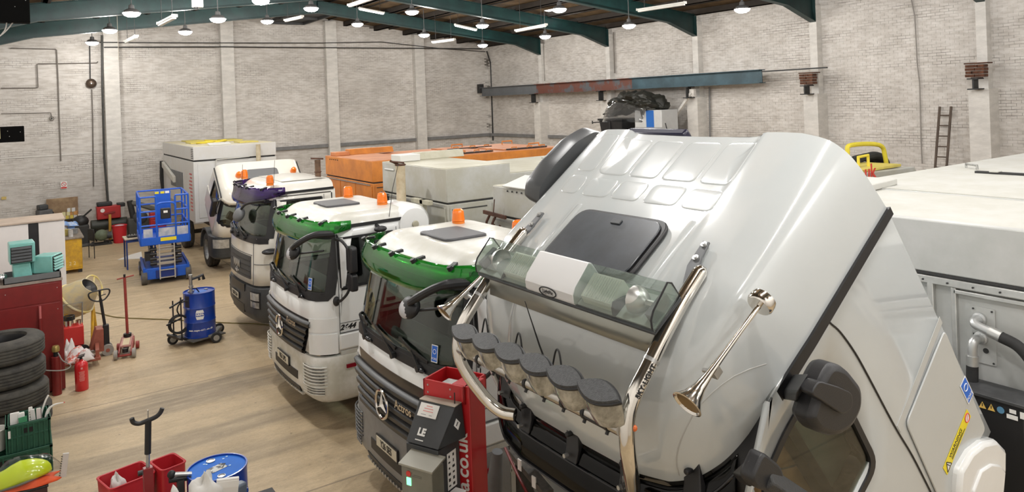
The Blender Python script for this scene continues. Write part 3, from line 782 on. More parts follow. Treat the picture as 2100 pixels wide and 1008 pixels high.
# ---------------------------------------------------------------- the two silver-star tippers' cabs
def star_truck(x, y, label, plate, bumper, has_side_text, lower_dark):
    t = thing('tanker_truck', label, 'truck', (x, y, 0), group='trucks parked in a row')
    M = None; cab = Cab()
    ws, dw = (1.84, 2.66), (1.93, 2.62)
    zr = [1.02, 1.28, 1.5, 1.84, 1.93, 2.2, 2.45, 2.62, 2.66, 2.77]
    shell, roof = cab_shell(cab, t, M, WHITE, ROOFW, zr, ws, dw, [.46, .75, 1.02, 1.30], 2.95, 4)
    cab_interior(cab, t, M, ws, 1.6)
    # door: seams, handle, moulded lower band
    mb = MB(M)
    for sg in (-1,):
        a = [cab.side(.42, z, sg, .002) for z in (1.06, 1.9, 2.68)]
        mb.bar(a[0], a[1], .008, .01, up=(0, 1, 0)); mb.bar(a[1], a[2], .008, .01, up=(0, 1, 0))
        b = [cab.side(1.36, z, sg, .002) for z in (1.3, 2.68)]; mb.bar(b[0], b[1], .008, .01, up=(0, 1, 0))
        mb.bar(cab.side(.42, 1.295, sg, .004), cab.side(1.58, 1.295, sg, .004), .012, .02, up=(0, 1, 0))
        mb.bar(cab.side(.42, 1.43, sg, .002), cab.side(1.58, 1.43, sg, .002), .006, .012, up=(0, 1, 0))
    mb.build('door_seam', GREYPL, t, smooth=0)
    mb = MB(M); mb.bx(.40, 1.58, -cab.W - .03, -cab.W + .02, 1.06, 1.28); mb.build('lower_door_panel', WHITE, t, bevel=.02)
    mb = MB(M); mb.bx(1.14, 1.28, -cab.W - .03, -cab.W, 1.62, 1.67); mb.build('door_handle', BLACKP, t, bevel=.01)
    if has_side_text: text('2644', .10, frame((.53, -cab.W - .006, 1.365), (1, 0, 0), (0, 0, 1)), INK, t, 'model_number', .002, shear=.35, bold=.004, sx=1.15)
    # cowl below the windscreen and wipers
    mb = MB(M); cab.slab(mb, -.90, .90, 1.765, 1.86, .012, .03, 20, 2, -.95, .95); mb.build('windscreen_cowl', BLACKP, t)
    for yy in (-.72, .55):
        mb = MB(M); c = cab.at(yy, 1.79, .025); mb.ellipsoid(c, (.03, .11, .03), 14, 8); mb.build('cowl_vent', BLACKG, t)
    wipers(cab, t, M, 1.82, [(.62, .92, .16), (-.18, .1, .10), (-.72, -.55, .12)])
    # grille: dark backing and four stepped blades
    gd = BLACKP
    mb = MB(M); cab.slab(mb, -.60, .60, .96, 1.50, .004, .02, 20, 2, -.80, .80); g = mb.build('grille', gd, t)
    for k in range(5):
        z = 1.00 + .098 * k; h = .60 + .20 * (z - .96) / .54; mb = MB(M)
        rows = [[cab.front(-h + 2 * h * j / 16, z + dz, o) for j in range(17)] for dz, o in ((0, .008), (.0, .045), (.05, .055), (.075, .025), (.08, .004))]
        mb.grid(rows); mb.build('grille_slat', mat('grille_black', (.022, .023, .025), .4), g)
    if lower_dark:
        mb = MB(M); cab.slab(mb, -.80, .62, 1.46, 1.60, .004, .012, 20, 2, -.90, .70); mb.build('front_reflection', mat('dark_reflection_paint', (.035, .025, .02), .35, coat=.5), t)  # dark reflection in the white front, painted as a panel
    star_emblem(t, M, cab, 1.23)
    front_text(t, M, cab, 'Actros', -.47, 1.385 if not lower_dark else 1.33, .125, CHROME, .062, bold=.002, name='model_name')
    # deflector corner panels beside the grille
    for sg in (-1, 1):
        mb = MB(M); a, b = (.74, .97) if sg > 0 else (-.97, -.74)
        cab.slab(mb, a, b, 1.02, 1.30, .02, .03, 8, 3); cab.slab(mb, a, b, 1.33, 1.52, .012, .03, 8, 3); mb.build('corner_deflector', WHITE, t, bevel=.01)
    # bumper
    bc = Cab(W=1.24, D=.36, RY=.26, bow=.10, xf=((.3, .05), (.45, .0), (1.0, .0)), taper=((0, 1), (1, 1)))
    mb = MB(M); zs = [.33, .38, .48, .60, .72, .84, .94, .98, .985]; of = [-.05, .0, .02, .02, .015, .015, .015, .0, -.06]
    fs = [-1 + 2 * k / 28 for k in range(29)]; rows = []
    for z, o in zip(zs, of): rows.append([bc.side(.75, z, -1, o)] + [bc.front(f, z, o) for f in fs] + [bc.side(.75, z, 1, o)])
    mb.grid(rows); mb.build('bumper', bumper, t, smooth=40)
    mb = MB(M); bc.slab(mb, -.42, .36, .56, .68, .026, .03, 12); bc.slab(mb, -.46, .46, .395, .47, .026, .03, 12); mb.build('bumper_intake', BLACKP, t, smooth=30)
    mb = MB(M); bc.slab(mb, -.5, .5, .355, .385, .035, .04, 12); bs_ = mb.build('bumper_step', bumper, t, smooth=30)
    for k in range(16):
        y = -.52 + 1.04 * k / 15; p = bc.at(y, .385, .03); mb = MB(M); mb.box(p, (.02, .02, .03)); mb.build('step_tooth', ALU, bs_, smooth=0)
    number_plate(t, M, bc.at(0, .74, .045) , plate)
    for sg in (-1, 1):
        f0, f1 = (.60, .86) if sg > 0 else (-.86, -.60)
        mb = MB(M); bc.slab(mb, f0, f1, .60, .85, .022, .02, 10, 3); l = mb.build('headlamp', mat('headlamp_glass', (.35, .35, .33), .12, coat=1.0, var=.5, scale=9), t)
        for k in range(7):
            z = .58 + .045 * k; mb = MB(M); pts = [bc.front(f0 - .02 + (f1 - f0 + .04) * j / 8, z, .045 - (.02 if j in (0, 8) else 0)) for j in range(9)]
            mb.tube(pts, .009, 6); mb.build('guard_bar', bumper if not lower_dark else GREYPL, l)
        mb = MB(M); bc.slab(mb, f0 + (.05 if sg > 0 else .0), f1 - (.0 if sg > 0 else .05), .46, .55, .022, .02, 8, 2); fl = mb.build('fog_lamp', MATS['headlamp_glass'], t)
        for k in range(3):
            mb = MB(M); mb.tube([bc.front(f0 + (f1 - f0) * j / 6, .47 + .035 * k, .038) for j in range(7)], .007, 6); mb.build('guard_bar', bumper if not lower_dark else GREYPL, fl)
    mb = MB(M); mb.bx(.48, .62, -bc.W - .04, -bc.W, .80, .85); mb.build('side_marker', mat('dark_red_lens', (.25, .01, .02), .2), t)
    # steps behind the wheel line
    mb = MB(M); mb.bx(.42, .80, -1.22, -1.0, .35, .40); mb.bx(.78, .84, -1.22, -1.0, .35, 1.03); mb.bx(.42, .80, -1.22, -1.0, .70, .74); mb.bx(.42, .80, -1.06, -1.0, .35, 1.03); mb.bx(.42, 1.5, -1.23, -1.0, .98, 1.04)
    st = mb.build('entry_step', DIRTYW, t, bevel=.006)
    mb = MB(M); mb.bx(.46, .76, -1.225, -1.02, .74, .752); mb.bx(.46, .76, -1.225, -1.02, .40, .412); mb.build('step_tread', ALU, st, smooth=0)
    mb = MB(M); mb.bx(.52, .72, -1.07, -1.055, .46, .62); mb.cyl((.62, -1.07, .53), (.62, -1.085, .53), .02, n=10); mb.build('step_locker', GREYPL, st, bevel=.006)
    # roof hatch, beacons, visor
    mb = MB(M); out = rounded([(.62, -.36), (1.16, -.36), (1.16, .36), (.62, .36)], .08)
    mb.prism([(a, b, 2.94) for a, b in out], (0, 0, .045)); mb.build('roof_hatch', mat('smoked_hatch', (.06, .06, .065), .5), t, bevel=.015)
    beacon(t, M, (1.36, .68, 2.935), .20, .085); beacon(t, M, (1.40, -.62, 2.935), .20, .085)
    visor(cab, t, M, 2.56, 2.87, .08, GREENV)
    # front-view mirror on its double arm
    mb = MB(M); hd = Vector((-.02, -.72, 2.44)); rt = Vector((.40, -1.17, 2.70))
    arm = [rt, rt + Vector((-.30, .06, .0)), hd + Vector((-.06, -.14, .10)), hd + Vector((0, 0, .03))]
    mb.tube(smoothpath(arm, 5), [.05] * 5 + [.042] * 5 + [.035] * 6, 10); mb.tube([Vector((.26, -1.12, 2.47)), hd + Vector((.02, -.1, -.02))], .014, 8)
    ma = mb.build('front_mirror_arm', BLACKP, t)
    R = Matrix.Rotation(.5, 3, 'Y')
    mb = MB(M); mb.ellipsoid(hd + Vector((-.02, 0, 0)), (.075, .16, .12), 18, 10, R); mb.build('front_mirror', BLACKP, ma)
    mb = MB(M); mb.ellipsoid(hd + Vector((-.035, .02, -.012)), (.068, .145, .108), 18, 10, R); mb.build('mirror_face', mat('pale_mirror_shell', (.5, .5, .52), .25), ma)
    # door mirrors
    mb = MB(M); mb.tube(smoothpath([(.40, -1.20, 2.62), (.42, -1.42, 2.62), (.48, -1.5, 2.45), (.48, -1.5, 2.0), (.40, -1.38, 1.80), (.38, -1.22, 1.76)], 6), .02, 8)
    md = mb.build('door_mirror_bracket', BLACKP, t); 
    mb = MB(M); mb.ellipsoid((.37, -1.25, 1.76), (.05, .04, .07), 12, 8); mb.build('mirror_foot', BLACKP, md)
    for z, h, xx in ((2.37, .36, .50), (2.05, .24, .50)):
        mb = MB(M); out = rounded([(-.10, -h / 2), (.10, -h / 2), (.10, h / 2), (-.10, h / 2)], .05)
        pts = [(xx - .03, -1.5 + a, z + b) for a, b in out]; mb.prism(pts, (.10, 0, 0)); mb.build('mirror_head', BLACKP, md, bevel=.02)
    mb = MB(M); mb.ellipsoid((1.05, -1.31, 2.70), (.10, .07, .045), 14, 8); mb.tube([(1.05, -1.16, 2.74), (1.05, -1.25, 2.72)], .025, 8); mb.build('ramp_mirror', BLACKP, t)
    # sticker inside the screen
    p = cab.at(-.93, 1.99, .012); q = cab.at(-1.0, 1.99, .012); fm = frame(p, q - p, (0.13, 0, 1))
    mb = MB(fm); mb.bx(-.045, .045, -.085, .085, 0, .002); mb.cur = 1; mb.bx(-.038, .038, -.076, .076, .002, .003)
    s = mb.build('blue_sticker', [INKW, STICKB], t, smooth=0); text('FORS', .03, fm @ Matrix.Translation((0, -.05, .004)), INKW, s, 'sticker_lettering', .0005)
    mb = MB(fm); mb.torus((0, .02, .003), (0, 0, 1), .022, .003, 14, 4); mb.build('sticker_ring', INKW, s)
    # CB aerial
    mb = MB(M); mb.cyl((1.28, -1.12, 2.70), (1.27, -1.13, 2.8), .014, n=8); mb.tube([(1.27, -1.13, 2.8), (1.33, -1.17, 3.25), (1.42, -1.20, 3.6)], .005, 5); mb.build('aerial', BLACKP, t)
    return t, cab

WHITEBUMP = mat('white_bumper', (0.74, 0.735, 0.70), .4, col2=(.56, .55, .48), scale=3, coat=.2)
GREYBUMP = mat('grey_bumper', (0.26, 0.26, 0.255), .45, var=.2, scale=3)
tB, cabB = star_truck(3.3, 11.2, 'white tanker truck, green visor, white slatted bumper, 2644 on its door', 'V63 UPS', WHITEBUMP, True, False)
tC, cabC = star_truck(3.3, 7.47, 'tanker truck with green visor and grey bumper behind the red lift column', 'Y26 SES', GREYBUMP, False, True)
chassis(tB, .5, 9.5, axles=(1.35, 5.6, 7.0)); chassis(tC, .5, 9.5, axles=(1.35, 5.6, 7.0))

# ---------------------------------------------------------------- truck bodies
TANKC = mat('cream_body_paint', (0.47, 0.475, 0.45), .42, col2=(.40, .39, .33), scale=2.2)
TANKT = mat('cream_top_paint', (0.46, 0.445, 0.36), .5, col2=(.38, .36, .27), scale=2.5)
ORANGE = mat('orange_body_paint', (0.68, 0.24, 0.035), .45, col2=(.50, .17, .03), scale=2.2)
ORANGET = mat('sunbleached_orange', (0.60, 0.24, 0.09), .55, col2=(.48, .17, .06), scale=2.5)
SEAM = mat('dark_seam', (.03, .03, .03), .7)
def hatch_line(root, mat_, pts, z, name='lid_edge'):
    mb = MB(); P = [Vector((*p, z)) for p in pts]
    for a, b in zip(P[:-1], P[1:]): mb.bar(a, b, .035, .03)
    return mb.build(name, mat_, root, smooth=0)
def tank_body(t, x0, y0, y1, zt, paint, toppaint, x_step, x1, zlow, zbot=1.05, seamz=.53, lip=None, lids=0, side_doors=True):
    """box body: raised front bulkhead box up to x_step, lower deck behind, door panels below a seam"""
    mb = MB(); mb.bx(x0, x_step, y0, y1, zt - seamz, zt - .004); fb = mb.build('front_box', paint, t, bevel=.012)
    mb = MB(); mb.bx(x0 + .004, x_step - .004, y0 + .004, y1 - .004, zt - .01, zt); mb.build('front_box_top', toppaint, fb, smooth=0)
    mb = MB(); mb.bx(x0 + .03, x_step, y0 + .02, y1 - .02, zt - seamz - .03, zt - seamz); mb.build('body_seam', SEAM, t, smooth=0)
    mb = MB(); mb.bx(x0 + .01, x1, y0 + .005, y1 - .005, zbot, zt - seamz - .03); lb = mb.build('lower_body', paint, t, bevel=.01)
    if x_step < x1 - .1:
        mb = MB(); mb.bx(x_step - .02, x1, y0 + .01, y1 - .01, zt - seamz - .03, zlow - .01); dk = mb.build('hopper', paint, t, bevel=.012)
        mb = MB(); mb.bx(x_step, x1 - .01, y0 + .02, y1 - .02, zlow - .012, zlow); mb.build('hopper_top', toppaint, dk, smooth=0)
    n = 3
    for k in range(n):   # front door panels
        a = y0 + .06 + (y1 - y0 - .12) * k / n; b = y0 + .06 + (y1 - y0 - .12) * (k + 1) / n - .04
        mb = MB(); mb.bx(x0 - .012, x0 + .02, a, b, zbot + .1, zt - seamz - .08); mb.build('front_panel', paint, lb, bevel=.006)
    if side_doors:
        xx = x0 + .05
        while xx + .75 < x1:
            mb = MB(); mb.bx(xx, xx + .70, y0 - .012, y0 + .02, zbot + .1, zt - seamz - .08); mb.build('side_door', paint, lb, bevel=.006)
            mb = MB(); mb.bx(xx + .03, xx + .67, y0 - .02, y0 - .01, zt - seamz - .12, zt - seamz - .105); mb.bx(xx + .6, xx + .64, y0 - .03, y0 - .01, zbot + .6, zbot + .72); mb.build('door_catch', SEAM, lb, smooth=0)
            xx += .78
    mb = MB(); mb.bar((x0 - .025, y0 + .1, zt - seamz - .06), (x0 - .025, y1 - .1, zt - seamz - .06), .02, .02); mb.build('door_rail', GALV, t, smooth=0)
    return fb
# cream body behind the 2644 cab (local x = world x - 3.3, y about 11.2)
def deck_ridge(t, paint, x0, x1, yc, zt, w=.28):
    mb = MB(); mb.prism([(x0, yc - w / 2, zt), (x0, yc + w / 2, zt), (x0, yc + w * .3, zt + .13), (x0, yc - w * .3, zt + .13)], (x1 - x0, 0, 0)); return mb.build('deck_ridge', paint, t, bevel=.008)
fb = tank_body(tB, 2.2, -1.25, 1.13, 3.47, TANKC, TANKT, 3.4, 6.8, 3.31)
deck_ridge(tB, TANKT, 2.75, 3.75, .95, 3.47)
mb = MB(); mb.prism([(2.32, .62, 3.475), (2.72, .62, 3.475), (2.72, 1.0, 3.475), (2.32, 1.0, 3.475)], (0, 0, .12)); mb.bx(2.18, 2.2, .62, 1.0, 3.33, 3.36); mb.build('inlet_box', mat('pale_plastic', (.6, .6, .57), .5), tB, bevel=.01)
hatch_line(tB, SEAM, [(5.2, -1.0), (6.7, -1.0), (6.7, .2)], 3.33); hatch_line(tB, TANKC, [(5.2, -.9), (6.7, -.9), (6.7, .3), (5.2, .3), (5.2, -.9)], 3.35)
mb = MB(); mb.cyl((1.72, -.62, 1.3), (1.74, -.60, 3.55), .075, n=18); tb = mb.build('exhaust_stack', mat('cream_stack', (.58, .52, .38), .5, col2=(.42, .34, .22), scale=4), tB)
mb = MB(); mb.torus((1.74, -.60, 3.54), (0, 0, 1), .075, .014, 18, 6); mb.bar((1.60, -.52, 3.60), (1.80, -.62, 3.57), .12, .018); mb.bar((1.6, -.52, 3.61), (1.74, -.6, 3.53), .05, .03); mb.build('rain_flap', RUST, tb)
mb = MB(); mb.lathe([(.001, -.3), (.24, -.27), (.3, -.18), (.3, .5), (.24, .58), (.001, .6)], (1.66, -.92, 2.68), (0, 1, 0), 26); tk = mb.build('air_filter_drum', WHITE, tB)
mb = MB(); mb.lathe([(.001, -.33), (.05, -.32), (.06, -.3)], (1.66, -.92, 2.68), (0, 1, 0), 14); mb.bx(1.9, 1.98, -1.0, -.9, 1.2, 3.0); mb.bx(1.9, 1.98, -1.2, -.6, 2.93, 3.0); mb.build('filter_bracket', TANKT, tk, bevel=.006)
mb = MB(); mb.bx(2.14, 2.19, .86, .94, 2.80, 2.90); mb.tube([(2.15, .9, 2.9), (2.15, 1.1, 2.92)], .02, 6); mb.build('hose_hook', IRON, tB)
# third truck's body
fb = tank_body(tC, 2.2, -1.2, 1.16, 3.32, TANKC, TANKT, 3.3, 6.4, 3.2, seamz=.4)
mb = MB(); mb.prism([(2.16, .25, 3.33), (2.55, .25, 3.44), (2.55, .85, 3.44), (2.16, .85, 3.33)], (0, 0, .012)); o = mb.build('splash_flap', mat('pale_plastic', (.6, .6, .57), .5), tC, smooth=0)
mb = MB()
for k in range(5): mb.cyl((2.185, .33 + .11 * k, 3.27), (2.195, .33 + .11 * k, 3.27), .012, n=8)
mb.build('flap_rivets', SEAM, o, smooth=0)
mb = MB(); mb.prism([(2.6, .2, 3.32), (2.6, .5, 3.32), (2.6, .42, 3.44), (2.6, .28, 3.44)], (2.2, 0, 0)); mb.build('deck_ridge', TANKT, tC, bevel=.008)
mb = MB(); 
for yy in (.95, 1.1): mb.tube(smoothpath([(2.1, yy, 2.92), (2.06, yy + .03, 2.8), (2.09, yy - .03, 2.72), (2.14, yy - .05, 2.8)], 4), .018, 6)
mb.bar((2.1, .7, 2.93), (2.1, 1.25, 2.95), .03, .05); mb.tube([(2.1, 1.0, 2.95), (2.1, .96, 3.15)], .008, 5); mb.build('hose_hook', RUST, tC)

# ---------------------------------------------------------------- cream cab with purple visor
tM = thing('tanker_truck', 'cream tanker truck with purple visor, two beacons and an orange body behind', 'truck', (3.66, 15.48, 0), group='trucks parked in a row')
cM = Cab(W=1.2, L=1.66, D=.34, RY=.30, bow=.13, xf=((1.1, 0), (2.0, .04), (2.7, .20), (2.85, .27)), taper=((1, 1), (2.0, 1), (2.9, .93)))
wsM, dwM = (2.0, 2.72), (2.02, 2.70)
cab_shell(cM, tM, None, CREAM, CREAM, [1.10, 1.35, 1.6, 1.9, 2.0, 2.02, 2.3, 2.5, 2.70, 2.72, 2.84], wsM, dwM, [.50, .8, 1.1, 1.4], 3.04, 0)
cab_interior(cM, tM, None, wsM, 1.66)
mb = MB(); cM.slab(mb, -.90, .90, 1.90, 2.01, .012, .03, 20, 2); mb.build('windscreen_cowl', BLACKP, tM)
wipers(cM, tM, None, 1.99, [(.5, .8, .10), (-.05, .25, .08), (-.5, -.3, .09)])
mb = MB(); cM.slab(mb, -.62, .62, 1.20, 1.64, .014, .02, 16, 2); g = mb.build('grille', DARKGREY, tM, bevel=.006)
for k in range(4):
    mb = MB(); cM.slab(mb, -.6, .6, 1.24 + .1 * k, 1.25 + .1 * k, .022, .01, 16); mb.build('grille_slat', BLACKP, g, smooth=0)
front_text(tM, None, cM, 'MAN', 0, 1.42, .20, ALU, .03, bold=.006, name='badge_lettering')
mb = MB(); cM.slab(mb, -.10, .10, 1.26, 1.29, .024, .02, 4); mb.torus(cM.at(0, 1.29, .024), (1, 0, 0), .05, .006, 16, 4); mb.build('badge', ALU, tM)
mb = MB()
for sg in (-1, 1): cM.slab(mb, min(sg * .70, sg * .72), max(sg * .70, sg * .72), 1.10, 1.9, .004, .01, 1, 6)
cM.slab(mb, -.66, .66, 1.66, 1.672, .006, .01, 16); cM.slab(mb, .72, .98, 1.5, 1.512, .006, .01, 8); cM.slab(mb, -.98, -.72, 1.5, 1.512, .006, .01, 8)
for x in (.46, 1.45): mb.bar(cM.side(x, 1.15, -1, .002), cM.side(x, 2.75, -1, .002), .008, .01, up=(0, 1, 0))
mb.build('panel_seam', GREYPL, tM, smooth=0)
bm_ = Cab(W=1.24, D=.38, RY=.30, bow=.13, xf=((.3, .04), (.5, 0)), taper=((0, 1), (1, 1)))
mb = MB(); rows = []
for z, o in ((.36, -.08), (.40, -.02), (.55, .02), (.9, .02), (1.04, .0), (1.08, -.08)):
    rows.append([bm_.side(.8, z, -1, o)] + [bm_.front(-1 + 2 * k / 28, z, o) for k in range(29)] + [bm_.side(.8, z, 1, o)])
mb.grid(rows); mb.build('bumper', DARKGREY, tM, smooth=40)
mb = MB(); bm_.slab(mb, -.38, .38, .92, 1.06, .026, .03, 10); bm_.slab(mb, -.34, .30, .50, .66, .026, .03, 10); mb.build('bumper_intake', BLACKP, tM, smooth=30)
number_plate(tM, None, bm_.at(0.1, .78, .045), 'VX07 KUA')
HL = MATS['headlamp_glass']
for sg in (-1, 1):
    f0, f1 = (.62, .80) if sg > 0 else (-.80, -.62)
    mb = MB(); bm_.slab(mb, f0 - .01, f1 + .01, .66, .98, .024, .02, 8, 2); h = mb.build('lamp_housing', BLACKP, tM)
    mb = MB(); bm_.slab(mb, f0, f1, .82, .96, .032, .02, 8, 2); mb.build('headlamp', mat('bright_lamp_glass', (.55, .54, .5), .12, coat=1.0, var=.35, scale=9), h)
    mb = MB(); bm_.slab(mb, f0, f1 - .09, .68, .79, .032, .02, 4); bm_.slab(mb, f1 - .08, f1, .68, .79, .032, .02, 4); mb.build('fog_lamp', HL, h)
visor(cM, tM, None, 2.62, 2.97, .09, PURPLEV, 5)
beacon(tM, None, (.45, 1.0, 3.0), .20, .075); beacon(tM, None, (.45, -.92, 3.0), .20, .075)
mb = MB(); mb.ellipsoid((-.02, -.35, 2.42), (.10, .19, .15), 18, 10, Matrix.Rotation(.5, 3, 'Y')); fm_ = mb.build('front_mirror', GREYPL, tM)
mb = MB(); mb.tube(smoothpath([(.0, -.36, 2.5), (.05, -.7, 2.66), (.28, -1.12, 2.74)], 5), .025, 8); mb.build('mirror_arm', BLACKP, fm_)
mb = MB(); mb.bx(.55, .72, -1.55, -1.3, 1.9, 2.5); mb.build('door_mirror', BLACKP, tM, bevel=.04)
mb = MB(); mb.tube([(.6, -1.16, 2.6), (.62, -1.4, 2.55)], .02, 8); mb.tube([(.6, -1.16, 1.86), (.62, -1.4, 1.9)], .02, 8); mb.build('mirror_bracket', BLACKP, tM)
mb = MB(); mb.ellipsoid((.30, -1.30, 1.78), (.16, .13, .055), 16, 8); mb.build('kerb_mirror', BLACKP, tM)
mb = MB(); rows = [[(.7 + .9 * i / 8, -.85 + 1.7 * j / 8, 3.045 + .05 * (1 - ((i - 4) / 4) ** 2) * (1 - ((j - 4) / 4) ** 4)) for j in range(9)] for i in range(9)]
mb.grid(rows); mb.build('roof_panel', CREAM, tM)
mb = MB(); mb.tube([(.46, -1.1, 2.9), (.5, -1.12, 3.5)], .004, 5); mb.tube([(.1, -.2, 2.9), (.12, -.2, 3.4)], .004, 5); mb.build('aerial', BLACKP, tM)
chassis(tM, .5, 9.5, axles=(1.45, 5.6, 7.0))
fb = tank_body(tM, 2.5, -1.17, 1.62, 3.33, ORANGE, ORANGET, 3.6, 7.6, 3.30, seamz=.45)
deck_ridge(tM, ORANGE, 2.95, 4.1, 1.35, 3.33, .34)
mb = MB(); mb.bx(2.55, 2.9, 1.05, 1.4, 3.33, 3.42); mb.build('inlet_box', ORANGET, tM, bevel=.01)
mb = MB()
for k in range(5): mb.cyl((2.485, .8 + .12 * k, 3.26), (2.5, .8 + .12 * k, 3.26), .012, n=8)
mb.build('flap_rivets', SEAM, tM, smooth=0)
mb = MB(); mb.cyl((1.55, -.55, 1.2), (1.55, -.55, 3.40), .06, n=16); ex = mb.build('exhaust_stack', mat('rusty_stack', (.16, .09, .05), .7, var=.5, scale=6), tM)
mb = MB(); mb.torus((1.55, -.55, 3.15), (0, 0, 1), .065, .012, 16, 6); mb.build('stack_clamp', RUST, ex); mb = MB(); mb.bar((1.42, -.52, 3.44), (1.66, -.58, 3.42), .14, .03); mb.build('rain_flap', RUST, ex)
# clutter of lids and catches on the orange roof
for (a, b, c, d) in ((4.6, -.9, 5.7, .3), (6.0, -.9, 7.3, .3), (5.2, .55, 6.6, 1.3)):
    mb = MB(); mb.bx(a, c, b, d, 3.302, 3.33); l = mb.build('lid', ORANGET, tM, bevel=.008)
    mb = MB(); mb.bar((a + .05, b - .04, 3.325), (c - .05, b - .04, 3.325), .03, .03); mb.build('lid_hinge', SEAM, l, smooth=0)
    for k in (.2, .55, .85):
        mb = MB(); x = a + (c - a) * k; mb.tube([(x - .07, b - .05, 3.33), (x - .07, b - .05, 3.37), (x + .07, b - .05, 3.37), (x + .07, b - .05, 3.33)], .014, 6); mb.build('lid_catch', ORANGE, l)
for (x, y) in ((5.8, 1.0), (7.1, -.6), (7.3, .9)):
    mb = MB(); mb.tube([(x - .16, y, 3.32), (x - .16, y, 3.40), (x + .16, y, 3.40), (x + .16, y, 3.32)], .018, 6); mb.build('grab_handle', ORANGE, tM)

# ---------------------------------------------------------------- sweeper at the back, cab tipped forward, facing the viewer's right
SWW = mat('white_sweeper_panel', (0.58, 0.58, 0.57), .4, col2=(.56, .55, .52), scale=3, coat=.2)
tS = thing('road_sweeper', 'white box-bodied road sweeper by the back wall, cab tipped forward behind the blue lift', 'truck', (5.7, 21.3, 0), pi / 2, group='trucks parked in a row')
# here local x runs back along +Y, local y runs to -X (so the visible side is +y)
bx0, bx1, hw = 2.5, 8.0, 1.25
mb = MB(); mb.bx(bx0, bx1, -hw, hw, 3.02, 3.43); fb = mb.build('body_top_box', SWW, tS, bevel=.012)
mb = MB(); mb.bx(bx0 + .01, bx1 - .01, -hw + .01, hw - .01, 3.425, 3.435); mb.build('body_roof', mat('pale_yellow_roof', (.58, .52, .34), .6, col2=(.5, .47, .38), scale=2), fb, smooth=0)
mb = MB(); mb.bx(bx0 + .05, bx1, -hw + .03, hw - .03, 2.97, 3.02); mb.build('body_seam', SEAM, tS, smooth=0)
mb = MB(); mb.bx(bx0, bx0 + 1.7, -hw, hw, 1.12, 2.97); lb = mb.build('pump_compartment', SWW, tS, bevel=.012)
mb = MB(); mb.prism([(bx0 + 1.7, -hw, 1.5), (bx1, -hw, 1.5), (bx1, -hw, 2.97), (bx0 + 1.7, -hw, 2.97)], (0, 2 * hw, 0)); hp = mb.build('hopper', SWW, tS, bevel=.012)
mb = MB(); mb.bx(bx0 + 1.75, bx1 - 1.6, hw, hw + .02, 2.0, 2.55); mb.build('hopper_side_panel', mat('mid_grey_panel', (.16, .17, .18), .5, var=.3), hp, bevel=.008)
mb = MB(); mb.prism([(bx1 - 2.6, hw + .02, 2.15), (bx1 - .4, hw + .02, 2.55), (bx1 - .4, hw + .02, 2.75), (bx1 - 2.6, hw + .02, 2.35)], (0, .09, 0)); mb.build('hopper_rail', DIRTYW, hp, bevel=.01)
mb = MB(); mb.prism([(bx1 + .0, hw - .3, 1.7), (bx1 + .25, hw - .3, 2.1), (bx1 + .1, hw - .3, 2.75), (bx1 + .0, hw - .3, 2.75)], (0, .4, 0)); mb.build('tail_flap', RUBBER, tS, bevel=.02)
mb = MB(); mb.bx(bx0 - .012, bx0 + .02, -.35, hw - .12, 1.25, 2.90); dr = mb.build('front_door', SWW, lb, bevel=.008)
mb = MB(); mb.bx(bx0 - .012, bx0 + .02, -hw + .1, -.42, 1.25, 2.90); mb.build('front_door', SWW, lb, bevel=.008)
mb = MB(); 
for k in range(6): mb.bx(bx0 - .002, bx0 + .3, hw - .01, hw + .004, 3.07 + .055 * k, 3.085 + .055 * k); mb.bx(bx0 + .02, bx0 + .3, hw, hw + .006, 3.07 + .055 * k, 3.09 + .055 * k)
mb.build('louvre', SEAM, fb, smooth=0)
for z_, b_ in ((2.1, 'SWEEPER HIRE'), (2.5, '01634 SWEEP')):
    pass
INKP = mat('faded_red_print', (.52, .14, .14), .6)
mb = MB()
rr = random.Random(4)
for k in range(11):
    z = 1.45 + .11 * k; mb.bx(bx0 + .28, bx0 + .28 + rr.uniform(.25, .5), hw + .001, hw + .004, z, z + .055)
mb.build('faded_print', INKP, lb, smooth=0)
YEL = mat('yellow_strap', (.72, .58, .05), .6)
mb = MB(); mb.torus((4.2, .55, 3.475), (.1, 0, 1), .26, .028, 20, 6); mb.tube(smoothpath([(4.0, .3, 3.46), (4.3, -.1, 3.52), (4.9, -.2, 3.46), (5.4, .3, 3.5), (5.9, .0, 3.46)], 5), .028, 6); mb.build('yellow_hose', YEL, tS)
for (a, b, c, d) in ((3.2, -.9, 4.0, -.3), (4.6, .2, 5.6, .9), (5.2, -.9, 6.6, -.35), (6.6, .1, 7.5, .7)):
    mb = MB(); mb.bx(a, c, b, d, 3.435, 3.47); mb.build('roof_lid', mat('yellow_lid', (.66, .55, .12), .6, var=.2), tS, bevel=.01)
mb = MB(); mb.prism([(2.6, .1, 3.44), (2.95, .1, 3.50), (2.95, .75, 3.50), (2.6, .75, 3.44)], (0, 0, .01)); mb.build('splash_flap', mat('pale_plastic', (.6, .6, .57), .5), tS, smooth=0)
mb = MB(); mb.cyl((2.25, -.62, 1.2), (2.25, -.62, 3.40), .07, n=16); mb.build('exhaust_stack', MATS['cream_stack'], tS)
mb = MB(); mb.bar((2.44, .6, 3.0), (2.44, -.4, 3.03), .03, .03); mb.bar((2.44, .6, 3.0), (2.44, .62, 2.7), .03, .03); mb.build('hand_rail', DIRTYW, tS, smooth=0)
chassis(tS, .2, 8.0, axles=(1.3, 5.0), r=.5)
